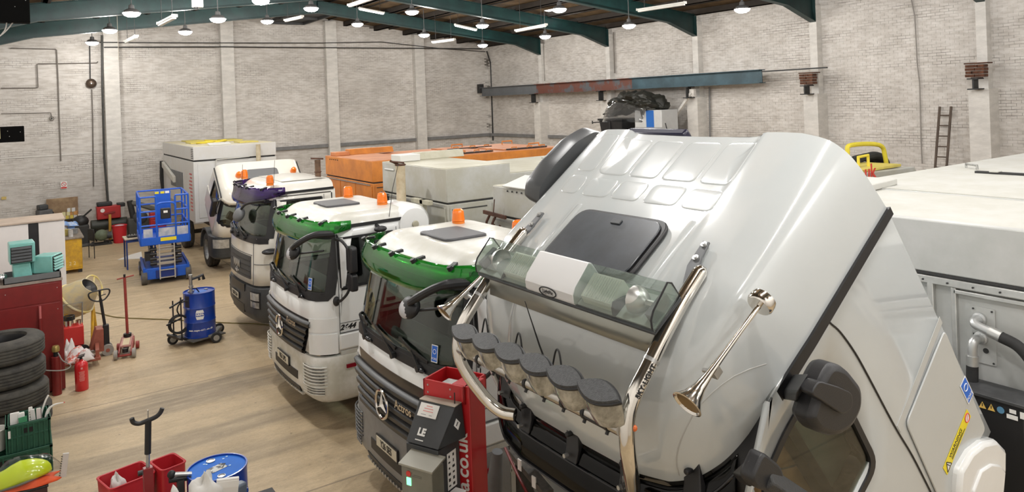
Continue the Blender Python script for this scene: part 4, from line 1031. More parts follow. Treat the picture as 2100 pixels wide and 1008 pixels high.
# tipped cab: lean the cab forward about its lower front edge
piv = Vector((.25, 0, .75)); tilt = radians(44)
MS = Matrix.Translation(piv) @ Matrix.Rotation(-tilt, 4, 'Y') @ Matrix.Translation(-Vector((.05, 0, 1.0)))
cS = Cab(W=1.2, L=1.5, D=.3, RY=.26, bow=.1, xf=((1.5, 0), (1.9, .03), (2.7, .22)), taper=((1, 1), (2, 1), (2.9, .93)))
wsS, dwS = (1.75, 2.46), (1.82, 2.42)
cab_shell(cS, tS, MS, CREAM, CREAM, [1.02, 1.4, 1.75, 1.82, 2.1, 2.42, 2.46, 2.58], wsS, dwS, [.5, .75, 1.0, 1.2], 2.76, 0)
mb = MB(MS); out = rounded([(.75, -.48), (1.2, -.48), (1.2, .42), (.75, .42)], .1); mb.prism([(a, b, 2.75) for a, b in out], (0, 0, .03)); mb.build('roof_hatch', mat('grey_hatch', (.14, .145, .15), .5), tS, bevel=.01)
for yy in (.62, -.9):
    mb = MB(MS); mb.lathe([(.085, 0), (.085, .05), (.07, .06)], (1.0, yy, 2.74), n=16); b_ = mb.build('beacon_base', MATS['orange_beacon_base'], tS)
    mb = MB(MS); mb.lathe([(.08, .05), (.075, .12), (.05, .16), (.001, .17)], (1.0, yy, 2.74), n=16); mb.build('beacon_lens', AMBER, tS)
mb = MB(MS); mb.bx(.35, .5, 1.25, 1.38, 1.9, 2.55); mb.build('door_mirror', BLACKP, tS, bevel=.03)
mb = MB(MS); mb.tube([(.42, 1.15, 2.5), (.42, 1.32, 2.45)], .02, 6); mb.tube([(.42, 1.15, 1.95), (.42, 1.32, 2.0)], .02, 6); mb.build('mirror_bracket', BLACKP, tS)
mb = MB(MS); mb.bx(.45, 1.6, 1.195, 1.215, 1.15, 1.8); mb.build('door_panel', CREAM, tS, bevel=.02)
bS = Cab(W=1.24, D=.36, RY=.28, bow=.1, xf=((.3, .04), (.5, 0)), taper=((0, 1), (1, 1)))
mb = MB(); rows = []
for z, o in ((.36, -.06), (.42, 0), (.7, .02), (.98, .0), (1.02, -.06)):
    rows.append([bS.side(.85, z, -1, o)] + [bS.front(-1 + 2 * k / 28, z, o) for k in range(29)] + [bS.side(.85, z, 1, o)])
mb.grid(rows); mb.build('bumper', DARKGREY, tS, smooth=40)
for sg in (-1, 1):
    f0, f1 = (.64, .92) if sg > 0 else (-.92, -.64)
    mb = MB(); bS.slab(mb, f0, f1, .68, .92, .024, .02, 8, 2); mb.build('headlamp', MATS['bright_lamp_glass'], tS)
mb = MB()
mb.bx(.5, 1.7, -.55, .55, .75, 1.25); mb.cyl((.75, -.3, 1.2), (.75, .5, 1.25), .18, n=14); mb.cyl((1.2, .2, 1.2), (1.2, .6, 1.45), .12, n=12)
for k in range(5): mb.tube(smoothpath([(.6, -.5 + .25 * k, 1.2), (.9, -.4 + .2 * k, 1.42), (1.5, -.5 + .25 * k, 1.2)], 4), .025, 6)
mb.build('engine', CHASSIS, tS)
for sg in (-1, 1):
    mb = MB(); pts_o = [(1.3 + .66 * cos(a), .5 + .64 * sin(a)) for a in [pi * k / 12 for k in range(13)]]; pts_i = [(1.3 + .6 * cos(a), .5 + .58 * sin(a)) for a in [pi * k / 12 for k in range(12, -1, -1)]]
    mb.prism([(a, sg * .92 - (.0 if sg > 0 else .32), b) for a, b in pts_o + pts_i], (0, .32, 0)); mb.build('mudguard', DARKGREY, tS)
# ================================================================ nearest truck: cab tipped forward
TAU = radians(36)
t4 = thing('tipped_cab_truck', 'nearest truck, glossy white cab tipped forward with clear light bar and chrome horns', 'truck', (3.3, 3.7, 0), group='trucks parked in a row')
A4 = Vector((-cos(TAU), 0, -sin(TAU))); B4 = Vector((-sin(TAU), 0, cos(TAU))); Y4 = Vector((0, 1, 0)); S4 = Vector((4.46, 2.45, 3.74)) - Vector((3.3, 3.7, 0))
M4 = Matrix.Identity(4)
for i in range(3): M4[i][0] = A4[i]; M4[i][1] = Y4[i]; M4[i][2] = B4[i]; M4[i][3] = S4[i]
def L4(s, y, t): return S4 + A4 * s + Y4 * y + B4 * t       # cab (s forward, y from near side, t up from gutter) -> truck coordinates
def V4(s, y, t): return A4 * s + Y4 * y + B4 * t
W4 = 2.5
def cr(xs, ys, q):
    """monotone-ish cubic through (xs, ys)"""
    q = max(xs[0], min(xs[-1], q))
    for i in range(len(xs) - 1):
        if q <= xs[i + 1]: break
    h = xs[i + 1] - xs[i]; u = (q - xs[i]) / h
    m0 = (ys[i + 1] - ys[i - 1]) / (xs[i + 1] - xs[i - 1]) if i > 0 else (ys[1] - ys[0]) / (xs[1] - xs[0])
    m1 = (ys[i + 2] - ys[i]) / (xs[i + 2] - xs[i]) if i < len(xs) - 2 else (ys[-1] - ys[-2]) / (xs[-1] - xs[-2])
    return (2 * u ** 3 - 3 * u * u + 1) * ys[i] + (u ** 3 - 2 * u * u + u) * h * m0 + (3 * u * u - 2 * u ** 3) * ys[i + 1] + (u ** 3 - u * u) * h * m1
K = [0, 1, 2, 3, 4, 5, 6, 7, 8, 9, 10]
PY = [0, .022, .05, .09, .17, .30, .38, .60, .68, .95, 1.25]
PT = [0, .17, .33, .45, .545, .59, .60, .60, .562, .55, .545]
RY = [.03, .10, .17, .24, .34, .46, .53, .70, .76, .98, 1.25]
RS = [1.50, 1.64, 1.76, 1.85, 1.95, 2.02, 2.04, 2.075, 2.08, 2.085, 2.09]
RT = [-.03, -.12, -.18, -.22, -.25, -.265, -.27, -.272, -.272, -.268, -.262]
BS = [1.05, 1.12, 1.18, 1.22, 1.26, 1.28, 1.29, 1.29, 1.30, 1.30, 1.30]
def rail_fade(kk): return max(0, min(1, (kk - 1.5) / 2.5)) * max(0, min(1, (9.2 - kk) / 2.0))
def roof4(k, v):
    """k 0..10 near gutter to centre line (10..20 mirrors), v 0..1 rear to rim"""
    kk = k if k <= 10 else 20 - k
    y0, t0 = cr(K, PY, kk), cr(K, PT, kk); ry, rs, rt, bs = cr(K, RY, kk), cr(K, RS, kk), cr(K, RT, kk), cr(K, BS, kk)
    VB = .45
    fade = rail_fade(kk); t0e = t0 - max(0, t0 - .50) * fade
    if v <= VB: s, y, t = bs * v / VB, y0, t0 + (t0e - t0) * min(1, v / VB)
    else:
        u = (v - VB) / (1 - VB); t0 = t0e; cs = rs - .07; ct = t0 * .74; cy = y0 * .55 + ry * .45
        s = (1 - u) ** 2 * bs + 2 * u * (1 - u) * cs + u * u * rs; y = (1 - u) ** 2 * y0 + 2 * u * (1 - u) * cy + u * u * ry
        t = (1 - u) ** 2 * t0 + 2 * u * (1 - u) * ct + u * u * rt
    return Vector((s, y if k <= 10 else W4 - y, t))
NK, NV = 72, 34
ks = [20 * i / NK for i in range(NK + 1)]
mb = MB(M4); mb.grid([[roof4(k, j / NV) for k in ks] for j in range(NV + 1)])
mb.build('roof_shell', WHITE4, t4, smooth=60)
def on_roof(s, y, off):
    """point above the flat of the roof"""
    yy = y if y <= 1.25 else W4 - y
    lo, hi = 0., 10.
    for _ in range(30):
        mid = (lo + hi) / 2
        if cr(K, PY, mid) < yy: lo = mid
        else: hi = mid
    t0 = cr(K, PT, lo); return Vector((s, y, t0 - max(0, t0 - .50) * rail_fade(lo) * min(1, max(0, s) / 1.27) + off))
# pressed panels of the roof: two rows of five
for r, (s0, s1) in enumerate(((.07, .475), (.53, .715))):
    for q in range(5):
        y1, y0 = ((2.15, 1.945), (1.89, 1.60), (1.565, 1.285), (1.235, .93), (.885, .625))[q]
        out = rounded([(s0, y0), (s1, y0), (s1, y1), (s0, y1)], .055, 4)
        mb = MB(M4); cs_, cy_ = (s0 + s1) / 2, (y0 + y1) / 2
        mb.loft([[on_roof(cs_ + (a - cs_) * k, cy_ + (b - cy_) * k, o) for a, b in out] for k, o in ((1.05, -.004), (1.02, .002), (.985, .0045), (.95, .005), (.5, .005), (.04, .005))], True, False, True); mb.build('pressed_panel', WHITE4, t4, smooth=70)
# raised long ribs either side of the hatch
for y in (.70, 1.80):
    mb = MB(M4); out = rounded([(.80, y - .035), (1.45, y - .035), (1.45, y + .035), (.80, y + .035)], .03)
    mb.loft([[on_roof(a, b, -.004) for a, b in out], [on_roof(1.12 + (a - 1.12) * .96, y + (b - y) * .5, .012) for a, b in out]], True, False, True); mb.build('roof_rib', WHITE4, t4, smooth=40)
# roof hatch, tilted dark panel
out = rounded([(.87, .80), (1.40, .80), (1.40, 1.70), (.87, 1.70)], .13, 6)
mb = MB(M4); mb.prism([(a, b, .55) for a, b in out], (0, 0, .03)); hf = mb.build('roof_hatch', BLACKP, t4, bevel=.01)
inn = rounded([(.90, .835), (1.38, .835), (1.38, 1.665), (.90, 1.665)], .11, 6)
mb = MB(M4); mb.prism([(a, b, .582) for a, b in inn], (0, 0, .012)); mb.build('hatch_panel', mat('dusty_black_hatch', (.018, .022, .028), .38, col2=(.03, .036, .045), scale=6, coat=.25), hf, bevel=.006)
mb = MB(M4); mb.bx(.945, .985, 1.19, 1.28, .593, .604); mb.build('hatch_latch', DARKGREY, hf, bevel=.004)
# dark edge strip behind the roof
mb = MB(M4); mb.bx(-.10, -.02, 1.38, 2.02, .44, .545); mb.build('rear_edge_strip', mat('navy_strip', (.01, .01, .03), .3), t4, bevel=.02)
# flat hinged brackets with two bolts
for yc, sg in ((.47, 1), (2.10, -1)):
    mb = MB(M4); pts = [(.97, yc + sg * .03), (.97, yc - sg * .02), (1.08, yc - sg * .035), (1.32, yc - sg * .10), (1.32, yc - sg * .035), (1.16, yc + sg * .03)]
    mb.prism([on_roof(a, b, .03) for a, b in pts], V4(0, 0, 0) if False else (0, 0, .014)); br = mb.build('bar_bracket', mat('grey_steel_plate', (.13, .135, .14), .4, metal=.4), t4, smooth=0, bevel=.004)
    for a in (1.0, 1.10):
        p = on_roof(a, yc, .02); mb = MB(M4); mb.cyl(p, p + Vector((0, 0, .034)), .02, n=12); mb.cyl(p + Vector((0, 0, .034)), p + Vector((0, 0, .040)), .011, n=6); mb.build('bolt', STEEL, br)
# black gutter strip along the near and far side
for far in (False, True):
    mb = MB(M4); pts = [roof4(0, v) for v in [j / NV for j in range(NV + 1)]]
    P = [Vector((-.01, 0, 0))] + pts[1:]
    if far: P = [Vector((p.x, W4 - p.y, p.z)) for p in P]
    sg = 1 if far else -1
    wd_ = [.026 + .012 * (i / len(P)) for i in range(len(P))]
    prev = []
    a_ = [p + Vector((0, sg * .02, .012)) for p in P]; b_ = [p + Vector((0, sg * .02, -w_ * 1.9)) for p, w_ in zip(P, wd_)]
    c_ = [p + Vector((0, -sg * .02, .0)) for p in P]; d_ = [p + Vector((0, -sg * .02, -w_ * 1.9)) for p, w_ in zip(P, wd_)]
    mb.grid([a_, b_]); mb.grid([c_, a_]); mb.grid([b_, d_]); mb.build('gutter_strip', BLACKP, t4, smooth=30)
# bodywork below the gutter: rear wall, near side with a window opening, far side
SIDEP = WHITE4
TB = -2.16
def side4(y, near):
    mb = MB(M4); ss = [0, .82, 1.04, 1.30, 1.60, 1.90, 1.96, 2.0]; ts = [-.0, -.10, -.235, -.60, -1.02, -1.25, -1.7, TB]
    def fs(s, t):
        if s >= 1.9: s = s - max(0, (-.0 - t)) * 0 
        return s
    rows = []
    for t in ts:
        lim = 1.50 + min(1, -t / .25) * .42 + max(0, -t - .25) * .17
        rows.append([Vector((min(s, lim) if s < 1.9 else lim + (s - 1.96) * .5, y, t)) for s in ss])
    if near:
        mb.grid(rows, lambda i, j: 2 <= i < 4 and 2 <= j < 5)
    else: mb.grid(rows)
    return mb.build('side_panel', SIDEP, t4, smooth=20, solid=.03)
sp = side4(0.0, True); side4(W4, False)
mb = MB(M4); yz = [(PY[k], PT[k]) for k in range(11)]
ring = [(0, TB)] + yz + [(W4 - a, b) for a, b in yz[:-1][::-1]] + [(W4, TB)]
mb.add([(.004, a, b) for a, b in ring], [tuple(range(len(ring)))]); mb.build('rear_panel', WHITE4, t4, smooth=0)
# door: black shut line, raised window surround, glass
mb = MB(M4); seam = [(.875, -.045), (.86, -.10), (.83, -.20), (.805, -.40), (.80, -.62), (.80, -1.07), (.785, -1.39), (.79, -1.73), (.80, TB)]
mb.tube([Vector((a, -.004, b)) for a, b in smoothpath([(a, b, 0) for a, b in seam], 4)] if False else [Vector((p.x, -.004, p.y)) for p in smoothpath([(a, b, 0) for a, b in seam], 4)], .006, 6); mb.build('door_shut_line', BLACKP, sp)
win = [(1.015, -.22), (1.50, -.20), (1.80, -.25), (1.90, -.40), (1.98, -1.08), (1.06, -1.10)]
wo = rounded(win, .12, 5); wi = rounded([(1.055, -.262), (1.49, -.24), (1.77, -.285), (1.855, -.42), (1.93, -1.04), (1.10, -1.055)], .10, 5)
mb = MB(M4); n = len(wo); A_ = [Vector((a, -.012, b)) for a, b in wo]; B_ = [Vector((a, -.012, b)) for a, b in wi]; C_ = [Vector((a, .004, b)) for a, b in wo]; D_ = [Vector((a, .02, b)) for a, b in wi]
mb.loft([C_, A_, B_, D_], True, False, False); mb.build('window_seal', BLACKP, sp, smooth=30)
mb = MB(M4); mb.add([Vector((a, .004, b)) for a, b in wi], [tuple(range(len(wi)))]); mb.build('door_window', glass('dark_door_glass', (.72, .75, .71), .02, 1.0), sp, smooth=0, solid=.004)
# inside the cab: dark lining; board and strands added for the window's reflections
mb = MB(M4); mb.bx(.95, 1.95, 1.0, 1.03, -1.3, -.05); mb.build('cab_lining', INNER, t4, smooth=0)
mb = MB(M4); mb.bx(1.36, 1.86, .32, .36, -1.2, -.16); mb.build('brown_board', mat('brown_board', (.55, .31, .15), .7, var=.3, scale=3), t4, smooth=0)  # board gives the brown reflection in the door glass
mb = MB(M4); mb.bx(.98, 1.30, .22, .5, -1.2, -.30); mb.build('seat_back', mat('grey_green_fabric', (.17, .19, .17), .8), t4, bevel=.03)
mb = MB(M4); mb.bx(1.30, 1.37, .2, .3, -1.2, -.2); mb.build('door_pillar', BLACKP, t4, smooth=0)
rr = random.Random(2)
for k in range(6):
    mb = MB(M4); s0 = 1.42 + .07 * k; mb.tube(smoothpath([(s0, .29, -.18), (s0 + rr.uniform(-.1, .1), .27, -.45), (s0 + rr.uniform(-.12, .12), .28, -.7), (s0 + rr.uniform(-.2, .2), .29, -1.0)], 4), .006, 5); mb.build('reflected_branch', BLACKP, t4)  # strands imitate branches reflected in the door glass
# locker panel, crease and lower corner
out = rounded([(.0, -1.085), (.71, -1.165), (.765, -1.95), (.05, -2.06)], .05, 3)
mb = MB(M4); mb.prism([(a, -.002, b) for a, b in out], (0, -.012, 0)); lk = mb.build('locker_door', WHITE4, sp, bevel=.008)
mb = MB(M4); mb.prism([(-.02, 0, -.985), (.78, 0, -1.105), (.78, 0, -1.17), (-.02, 0, -1.045)], (0, -.003, 0)); mb.build('body_crease', WHITE4, sp, bevel=.003)
# blue registration sticker and yellow warning label
def sticker(c, ax, ay, w, h, mts, name, par):
    fm = frame(L4(*c), V4(*ax), V4(*ay)); mb = MB(fm); mb.bx(-w / 2, w / 2, -h / 2, h / 2, 0, .002)
    if len(mts) > 1: mb.cur = 1; mb.bx(-w / 2 + .008, w / 2 - .008, -h / 2 + .008, h / 2 - .008, .002, .003)
    return mb.build(name, mts, par, smooth=0), fm
# axes on the near side as seen from outside: right = -s (towards the rear), up = +t
s_, fm = sticker((.065, -.016, -1.62), (-1, 0, 0), (0, 0, 1), .095, .19, [INKW, STICKB], 'blue_sticker', lk)
text('FORS', .034, fm @ Matrix.Translation((0, -.06, .004)), INKW, s_, 'sticker_lettering', .0005)
mb = MB(fm); mb.torus((0, .03, .004), (0, 0, 1), .026, .003, 16, 4); mb.build('sticker_ring', INKW, s_)
s_, fm = sticker((.375, -.016, -1.775), (-1, 0, .06), (.06, 0, 1), .46, .082, [STICKY], 'warning_label', lk)
text('WARNING', .042, fm @ Matrix.Translation((-.02, .012, .003)), INK, s_, 'label_lettering', .0005, sx=1.1)
mb = MB(fm); mb.bx(-.12, .12, -.028, -.022, .002, .003); mb.bx(-.12, .08, -.016, -.011, .002, .003)
mb.build('label_lines', INK, s_, smooth=0)
mb = MB(fm); mb.torus((.19, 0, .003), (0, 0, 1), .03, .004, 18, 4); mb.bar((.175, -.015, .003), (.205, .018, .003), .006, .002); mb.build('prohibition_symbol', INKR, s_)
mb = MB(fm); mb.cyl((.19, 0, .002), (.19, 0, .003), .028, n=18); mb.build('symbol_ground', INKW, s_)
mb = MB(fm); mb.prism([(-.215, -.03, .002), (-.145, -.03, .002), (-.18, .032, .002)], (0, 0, .001)); mb.build('triangle_ground', INKW, s_, smooth=0)
mb = MB(fm)
for a, b in (((-.215, -.03), (-.145, -.03)), ((-.145, -.03), (-.18, .032)), ((-.18, .032), (-.215, -.03)), ((-.185, .015), (-.17, -.022))): mb.bar((*a, .004), (*b, .004), .006, .001)
mb.build('warning_triangle', INK, s_, smooth=0)
# lower rear wing
arc = [(.74, -2.16), (.62, -1.95), (.52, -1.87), (.34, -1.905), (.19, -2.0), (.06, -2.14), (.01, -2.32), (.10, -2.42), (.25, -2.52), (.5, -2.6)]
mb = MB(M4); mb.prism([(a, -.07, b) for a, b in arc], (0, .30, 0)); wg = mb.build('rear_wing', WHITE, t4, bevel=.03)
arc2 = [(.62, -2.3), (.52, -2.08), (.36, -2.07), (.24, -2.16), (.16, -2.28), (.14, -2.38), (.3, -2.5), (.5, -2.56)]
mb = MB(M4); mb.prism([(a, -.085, b) for a, b in arc2], (0, .05, 0)); mb.build('wing_face', WHITE, wg, bevel=.012)
# front below the rim: dark windscreen and smoked visor
front_k = [2 + 16 * i / 40 for i in range(41)]
rim = [roof4(k, 1.0) for k in front_k]
def rim_off(p, ds, dt, bow=.0):
    return Vector((p.x + ds, p.y, p.z + dt))
mb = MB(M4); mb.grid([[rim_off(p, -.005, .0) for p in rim], [rim_off(p, .05, -.25) for p in rim], [rim_off(p, .10, -.55) for p in rim], [rim_off(p, .13, -.95) for p in rim]]); mb.build('windscreen', mat('dark_windscreen', (.012, .013, .013), .05, coat=.5), t4)
mb = MB(M4); mb.grid([[rim_off(p, .11, -.95) for p in rim], [rim_off(p, .16, -1.3) for p in rim], [rim_off(p, .16, TB + .2) for p in rim]]); mb.build('front_panel', WHITE4, t4)
for far in (0, 1):
    A_ = [roof4(.55 * j, 1.0) for j in range(7)]; B_ = [Vector((a, .0, b)) for a, b in ((1.50, -.035), (1.62, -.09), (1.75, -.16), (1.88, -.23), (1.92, -.35), (1.95, -.5), (2.0, -.8))]
    C_ = [p + Vector((.02, .0, -.25 - .1 * i / 6)) for i, p in enumerate(A_)]
    if far: A_, B_, C_ = [[Vector((p.x, W4 - p.y, p.z)) for p in q] for q in (A_, B_, C_)]
    mb = MB(M4); mb.grid([A_, [a.lerp(b, .5) + Vector((.015, 0, 0)) for a, b in zip(A_, B_)], B_]); mb.build('pillar_trim', BLACKP, t4, smooth=60)
SMOKE = glass('smoked_visor', (.015, .012, .011), .08, .6, .3, (.004, .004, .004))
mb = MB(M4); vk = [1.6 + 16.8 * i / 44 for i in range(45)]; vr = [roof4(k, 1.0) for k in vk]
rows = []
for u in range(9):
    q = u / 8; rows.append([Vector((p.x + .02 + .22 * q + .02 * sin(pi * q), p.y + (p.y - 1.25) * .04 * q, p.z - .015 - .14 * q - .05 * q * q)) for p in vr])
mb.grid(rows); vz = mb.build('sun_visor', SMOKE, t4, solid=.008)
mb = MB(M4)
mb.tube([p + Vector((.0, 0, .004)) for p in rows[-1]], .010, 6); mb.build('visor_edge', BLACKG, vz)
mb = MB(M4); mb.tube([p + Vector((.0, 0, .012)) for p in rows[3]], .008, 6); mb.build('visor_fold', BLACKG, vz)
for y in (.33, .75, 1.28, 1.78, 2.15):
    p = min(rim, key=lambda r: abs(r.y - y)); mb = MB(M4)
    mb.prism([p + Vector((-.05, -.05, .10)), p + Vector((.05, -.07, .0)), p + Vector((.12, -.07, -.06)), p + Vector((.02, -.07, -.06))], (0, .12, 0))
    mb.cyl(p + Vector((-.01, .0, .06)), p + Vector((.03, 0, .09)), .018, n=8); mb.build('visor_bracket', BLACKP, vz, bevel=.008)
    mb = MB(M4); mb.cyl(p + Vector((.10, .0, -.02)), p + Vector((.125, 0, .0)), .014, n=8); mb.build('bracket_bolt', STEEL, vz)
# seam lines on the forehead corner
for far in (0, 1):
    mb = MB(M4); pts = [roof4(2.2 + .0 * v, .45 + .55 * v / 20) for v in range(3, 20)]
    pts = [roof4(4.6 - 3.6 * (1 - v / 12) ** 2, .62 + .36 * v / 12) for v in range(13)]
    if far: pts = [Vector((p.x, W4 - p.y, p.z)) for p in pts]
    mb.tube([p + Vector((.0, 0, .0)) for p in pts], .004, 5); mb.build('panel_seam', mat('seam_grey', (.42, .42, .40), .4), t4)
# chrome bull bar: two bowed side tubes, lamp tube with collars
RB = [(1.20, 0, .555), (1.40, 0, .535), (1.60, 0, .50), (1.78, 0, .46), (1.95, 0, .42), (2.06, 0, .36), (2.14, .0, .26), (2.18, .03, .14), (2.20, .08, .02), (2.21, .14, -.10), (2.20, .22, -.18), (2.16, .30, -.22)]
for far in (0, 1):
    pts = smoothpath([Vector((s, (.38 + y) if not far else (2.12 - y), t)) for s, y, t in RB], 5)
    mb = MB(M4); mb.tube(pts, .043, 16); mb.ellipsoid(pts[0], (.055, .043, .043), 14, 8); tb = mb.build('bull_bar_tube', CHROME, t4, smooth=60)
    mb = MB(M4); c = pts[len(pts) * 4 // 11 - 6]; d = (pts[len(pts) * 4 // 11 - 5] - c).normalized(); mb.cyl(c, c + d * .02, .0455, n=16); mb.build('tube_collar', STEEL, tb)
    mb = MB(M4); p = Vector((2.07, .345 if not far else 2.155, .325)); mb.ellipsoid(p, (.018, .018, .018), 10, 6); mb.build('amber_marker', mat('amber_marker', (.6, .12, .02), .2, coat=.5), tb)
    if not far:     # SKY-LIGHT lettering along the outside of the tube
        p = Vector((1.87, .333, .455)); fm = frame(L4(*p), V4(-.965, 0, .26), V4(0, .55, .83)); fm2 = frame(L4(*p), V4(-.965, 0, .2), V4(.2, .25, .93))
        text('SKY-LIGHT', .038, fm2, INK, tb, 'lettering', .001, bold=.001, sx=1.05)
mb = MB(M4); a, b = Vector((2.11, .40, .335)), Vector((2.11, 2.10, .30)); mb.cyl(a, b, .036, n=16); lb = mb.build('lamp_tube', mat('dull_chrome', (.5, .48, .44), .22, metal=1.0), t4)
for k in range(9):
    c = a.lerp(b, (k + .5) / 9); d = (b - a).normalized(); mb = MB(M4); mb.cyl(c - d * .012, c + d * .012, .041, n=16); mb.cyl(c + Vector((.03, 0, -.02)), c + Vector((.05, 0, -.03)), .01, n=8); mb.build('clamp_ring', BLACKP, lb)
mb = MB(M4); c = a.lerp(b, .09); d = (b - a); mb.box(c + Vector((.028, .04, 0)), (.02, .2, .035)); mb.build('tube_plate', BLACKP, lb, bevel=.01)
# six half-moon driving lamps
LAMPTOP = mat('pebbled_black_shell', (.06, .062, .065), .5, bump=.5, bscale=160, var=.4, scale=60)
LENSG = mat('ribbed_lamp_glass', (.52, .52, .49), .16, metal=.55, coat=1.0, col2=(.22, .22, .20), scale=7, stretch=(3, 1, 1))
for k in range(6):
    yc = .50 + .288 * k; top = .52 - .012 * k
    vs = []
    N = 14
    for i in range(N + 1):
        u = -1 + 2 * i / N; vs.append((u * .172, -.066 * (1 - u * u) ** 1.0))
    for i in range(1, N):
        u = 1 - 2 * i / N; vs.append((u * .172, .066 * (1 - u * u) ** 1.0))
    def sec(sc, sy, t, ds): return [Vector((2.055 + ds + b * sc, yc + a * sy, t)) for a, b in vs]
    mb = MB(M4); mb.loft([sec(1.0, 1.0, top - .02, 0), sec(1.0, 1.0, top + .004, 0), sec(.92, .94, top + .016, 0)], True, True, True); lp = mb.build('driving_lamp', LAMPTOP, lb, smooth=50)
    mb = MB(M4); mb.loft([sec(.985, .985, top - .02, 0), sec(1.0, .95, top - .08, .025), sec(.85, .80, top - .15, .045), sec(.45, .5, top - .165, .05)], True, False, True); mb.build('lamp_glass', LENSG, lb, smooth=50)
    mb = MB(M4); q = sec(1.01, 1.01, top - .004, 0); mb.tube(q, .008, 6, closed=True); mb.build('lamp_rim', BLACKP, lb)
    mb = MB(M4); mb.cyl((2.075, yc, top - .15), (2.10, yc, .33), .016, n=8); mb.build('lamp_stalk', STEEL, lb)
for k in range(3):
    yc = .93 + .4 * k; mb = MB(M4); mb.tube(smoothpath([(2.02, yc, .40), (1.94, yc + .03, .50), (1.92, yc + .10, .48), (2.0, yc + .14, .38)], 5), .006, 5); mb.build('lamp_cable', RUBBER, lb)
# aerial on the forehead
mb = MB(M4); mb.lathe([(.032, 0), (.03, .03), (.012, .05), (.001, .055)], (1.955, 1.25, .12), (.5, 0, .86), 14); a4 = mb.build('aerial_base', BLACKP, t4)
mb = MB(M4); mb.tube([(1.98, 1.25, .16), (1.90, 1.27, .42), (1.80, 1.29, .70)], [.008, .006, .003], 6); mb.build('aerial_whip', BLACKP, a4)
# light bar: white centre, clear ends with reflectors
BX = [(1.41, .61), (1.41, .705), (1.43, .73), (1.60, .69), (1.64, .665), (1.665, .62), (1.66, .595)]
def barsec(y, g=0.0): 
    cx, ct = 1.53, .66
    return [Vector((cx + (a - cx) * (1 - g), y, ct + (b - ct) * (1 - g))) for a, b in BX]
mb = MB(M4); mb.loft([barsec(y_) for y_ in (1.0, 1.5)]); lbar = mb.build('light_bar', mat('white_bar_housing', (.68, .68, .68), .4), t4, smooth=20, bevel=.006)
for y0, y1 in ((.345, .995), (1.505, 2.12)):
    mb = MB(M4); mb.loft([barsec(y0), barsec(y1)]); mb.build('clear_lens', GLASSC, lbar, smooth=20)
    mb = MB(M4); mb.bx(1.42, 1.65, y0 + .005, y1 - .005, .60, .608); mb.build('bar_tray', mat('grey_green_tray', (.36, .40, .37), .4), lbar, smooth=0)
    d = 1 if y0 < 1 else -1; e = y0 if d > 0 else y1
    mb = MB(M4); mb.loft([barsec(e - d * .004, -.01), barsec(e + d * .010, -.01)]); mb.build('end_cap', GLASSC, lbar, smooth=20)
    mb = MB(M4); mb.tube(barsec(e), .006, 6, closed=True); mb.build('end_rim', BLACKP, lbar)
    # ribbed square floodlight, mirror wedge and rotator inside
    mb = MB(M4); mb.prism([(1.46, e + d * .34, .61), (1.63, e + d * .34, .61), (1.62, e + d * .34, .66), (1.46, e + d * .34, .69)], (0, d * .26, 0)); fl = mb.build('flood_reflector', mat('pale_ribbed_reflector', (.62, .66, .58), .3, metal=.3), lbar, smooth=0)
    for k in range(12):
        mb = MB(M4); yy = e + d * (.35 + .02 * k); mb.bar((1.47, yy, .689), (1.615, yy, .663), .005, .006); mb.build('reflector_rib', mat('rib_grey', (.42, .46, .40), .4), fl, smooth=0)
    mb = MB(M4); mb.prism([(1.48, e + d * .30, .61), (1.66, e + d * .30, .61), (1.60, e + d * .34, .66)], (0, d * .02, 0)); mb.build('dark_divider', DARKGREY, lbar, smooth=0)
    mb = MB(M4); mb.lathe([(.02, 0), (.05, .02), (.075, .06), (.08, .09)], (1.535, e + d * .12, .65), (0, d, 0), 16, caps=False); mb.cyl((1.535, e + d * .06, .65), (1.535, e + d * .12, .65), .02, n=10); mb.build('rotator_reflector', ALU, lbar)
    mb = MB(M4); mb.bx(1.46, 1.62, min(e + d * .02, e + d * .06), max(e + d * .02, e + d * .06), .61, .67); mb.build('lamp_block', GREYPL, lbar, smooth=0)
mb = MB(M4); mb.bx(1.405, 1.67, .345, 2.12, .575, .598); mb.build('bar_base', DARKGREY, lbar, bevel=.006)
fm = frame(L4(1.656, 1.25, .640), V4(0, -1, 0), V4(-.5, 0, .87))
mb = MB(fm); pts = [(.085 * cos(a), .030 * sin(a), .004) for a in [2 * pi * k / 28 for k in range(28)]]; mb.tube(pts, .004, 5, closed=True); mb.build('logo_oval', INK, lbar)
text('LightFix', .036, fm @ Matrix.Translation((0, 0, .004)), INK, lbar, 'lettering', .0005, sx=.95, bold=.0006)
# plate added for the dark reflection and shading under the bar
mb = MB(M4); mb.grid([[Vector((1.60, .42, .57)), Vector((1.60, 2.08, .57))], [Vector((1.66, .42, .48)), Vector((1.66, 2.08, .48))], [Vector((1.70, .42, .43)), Vector((1.70, 2.08, .43))]]); mb.build('bar_reflection', mat('dark_reflection_band', (.34, .345, .31), .28, metal=.6), t4, solid=.006, smooth=60)
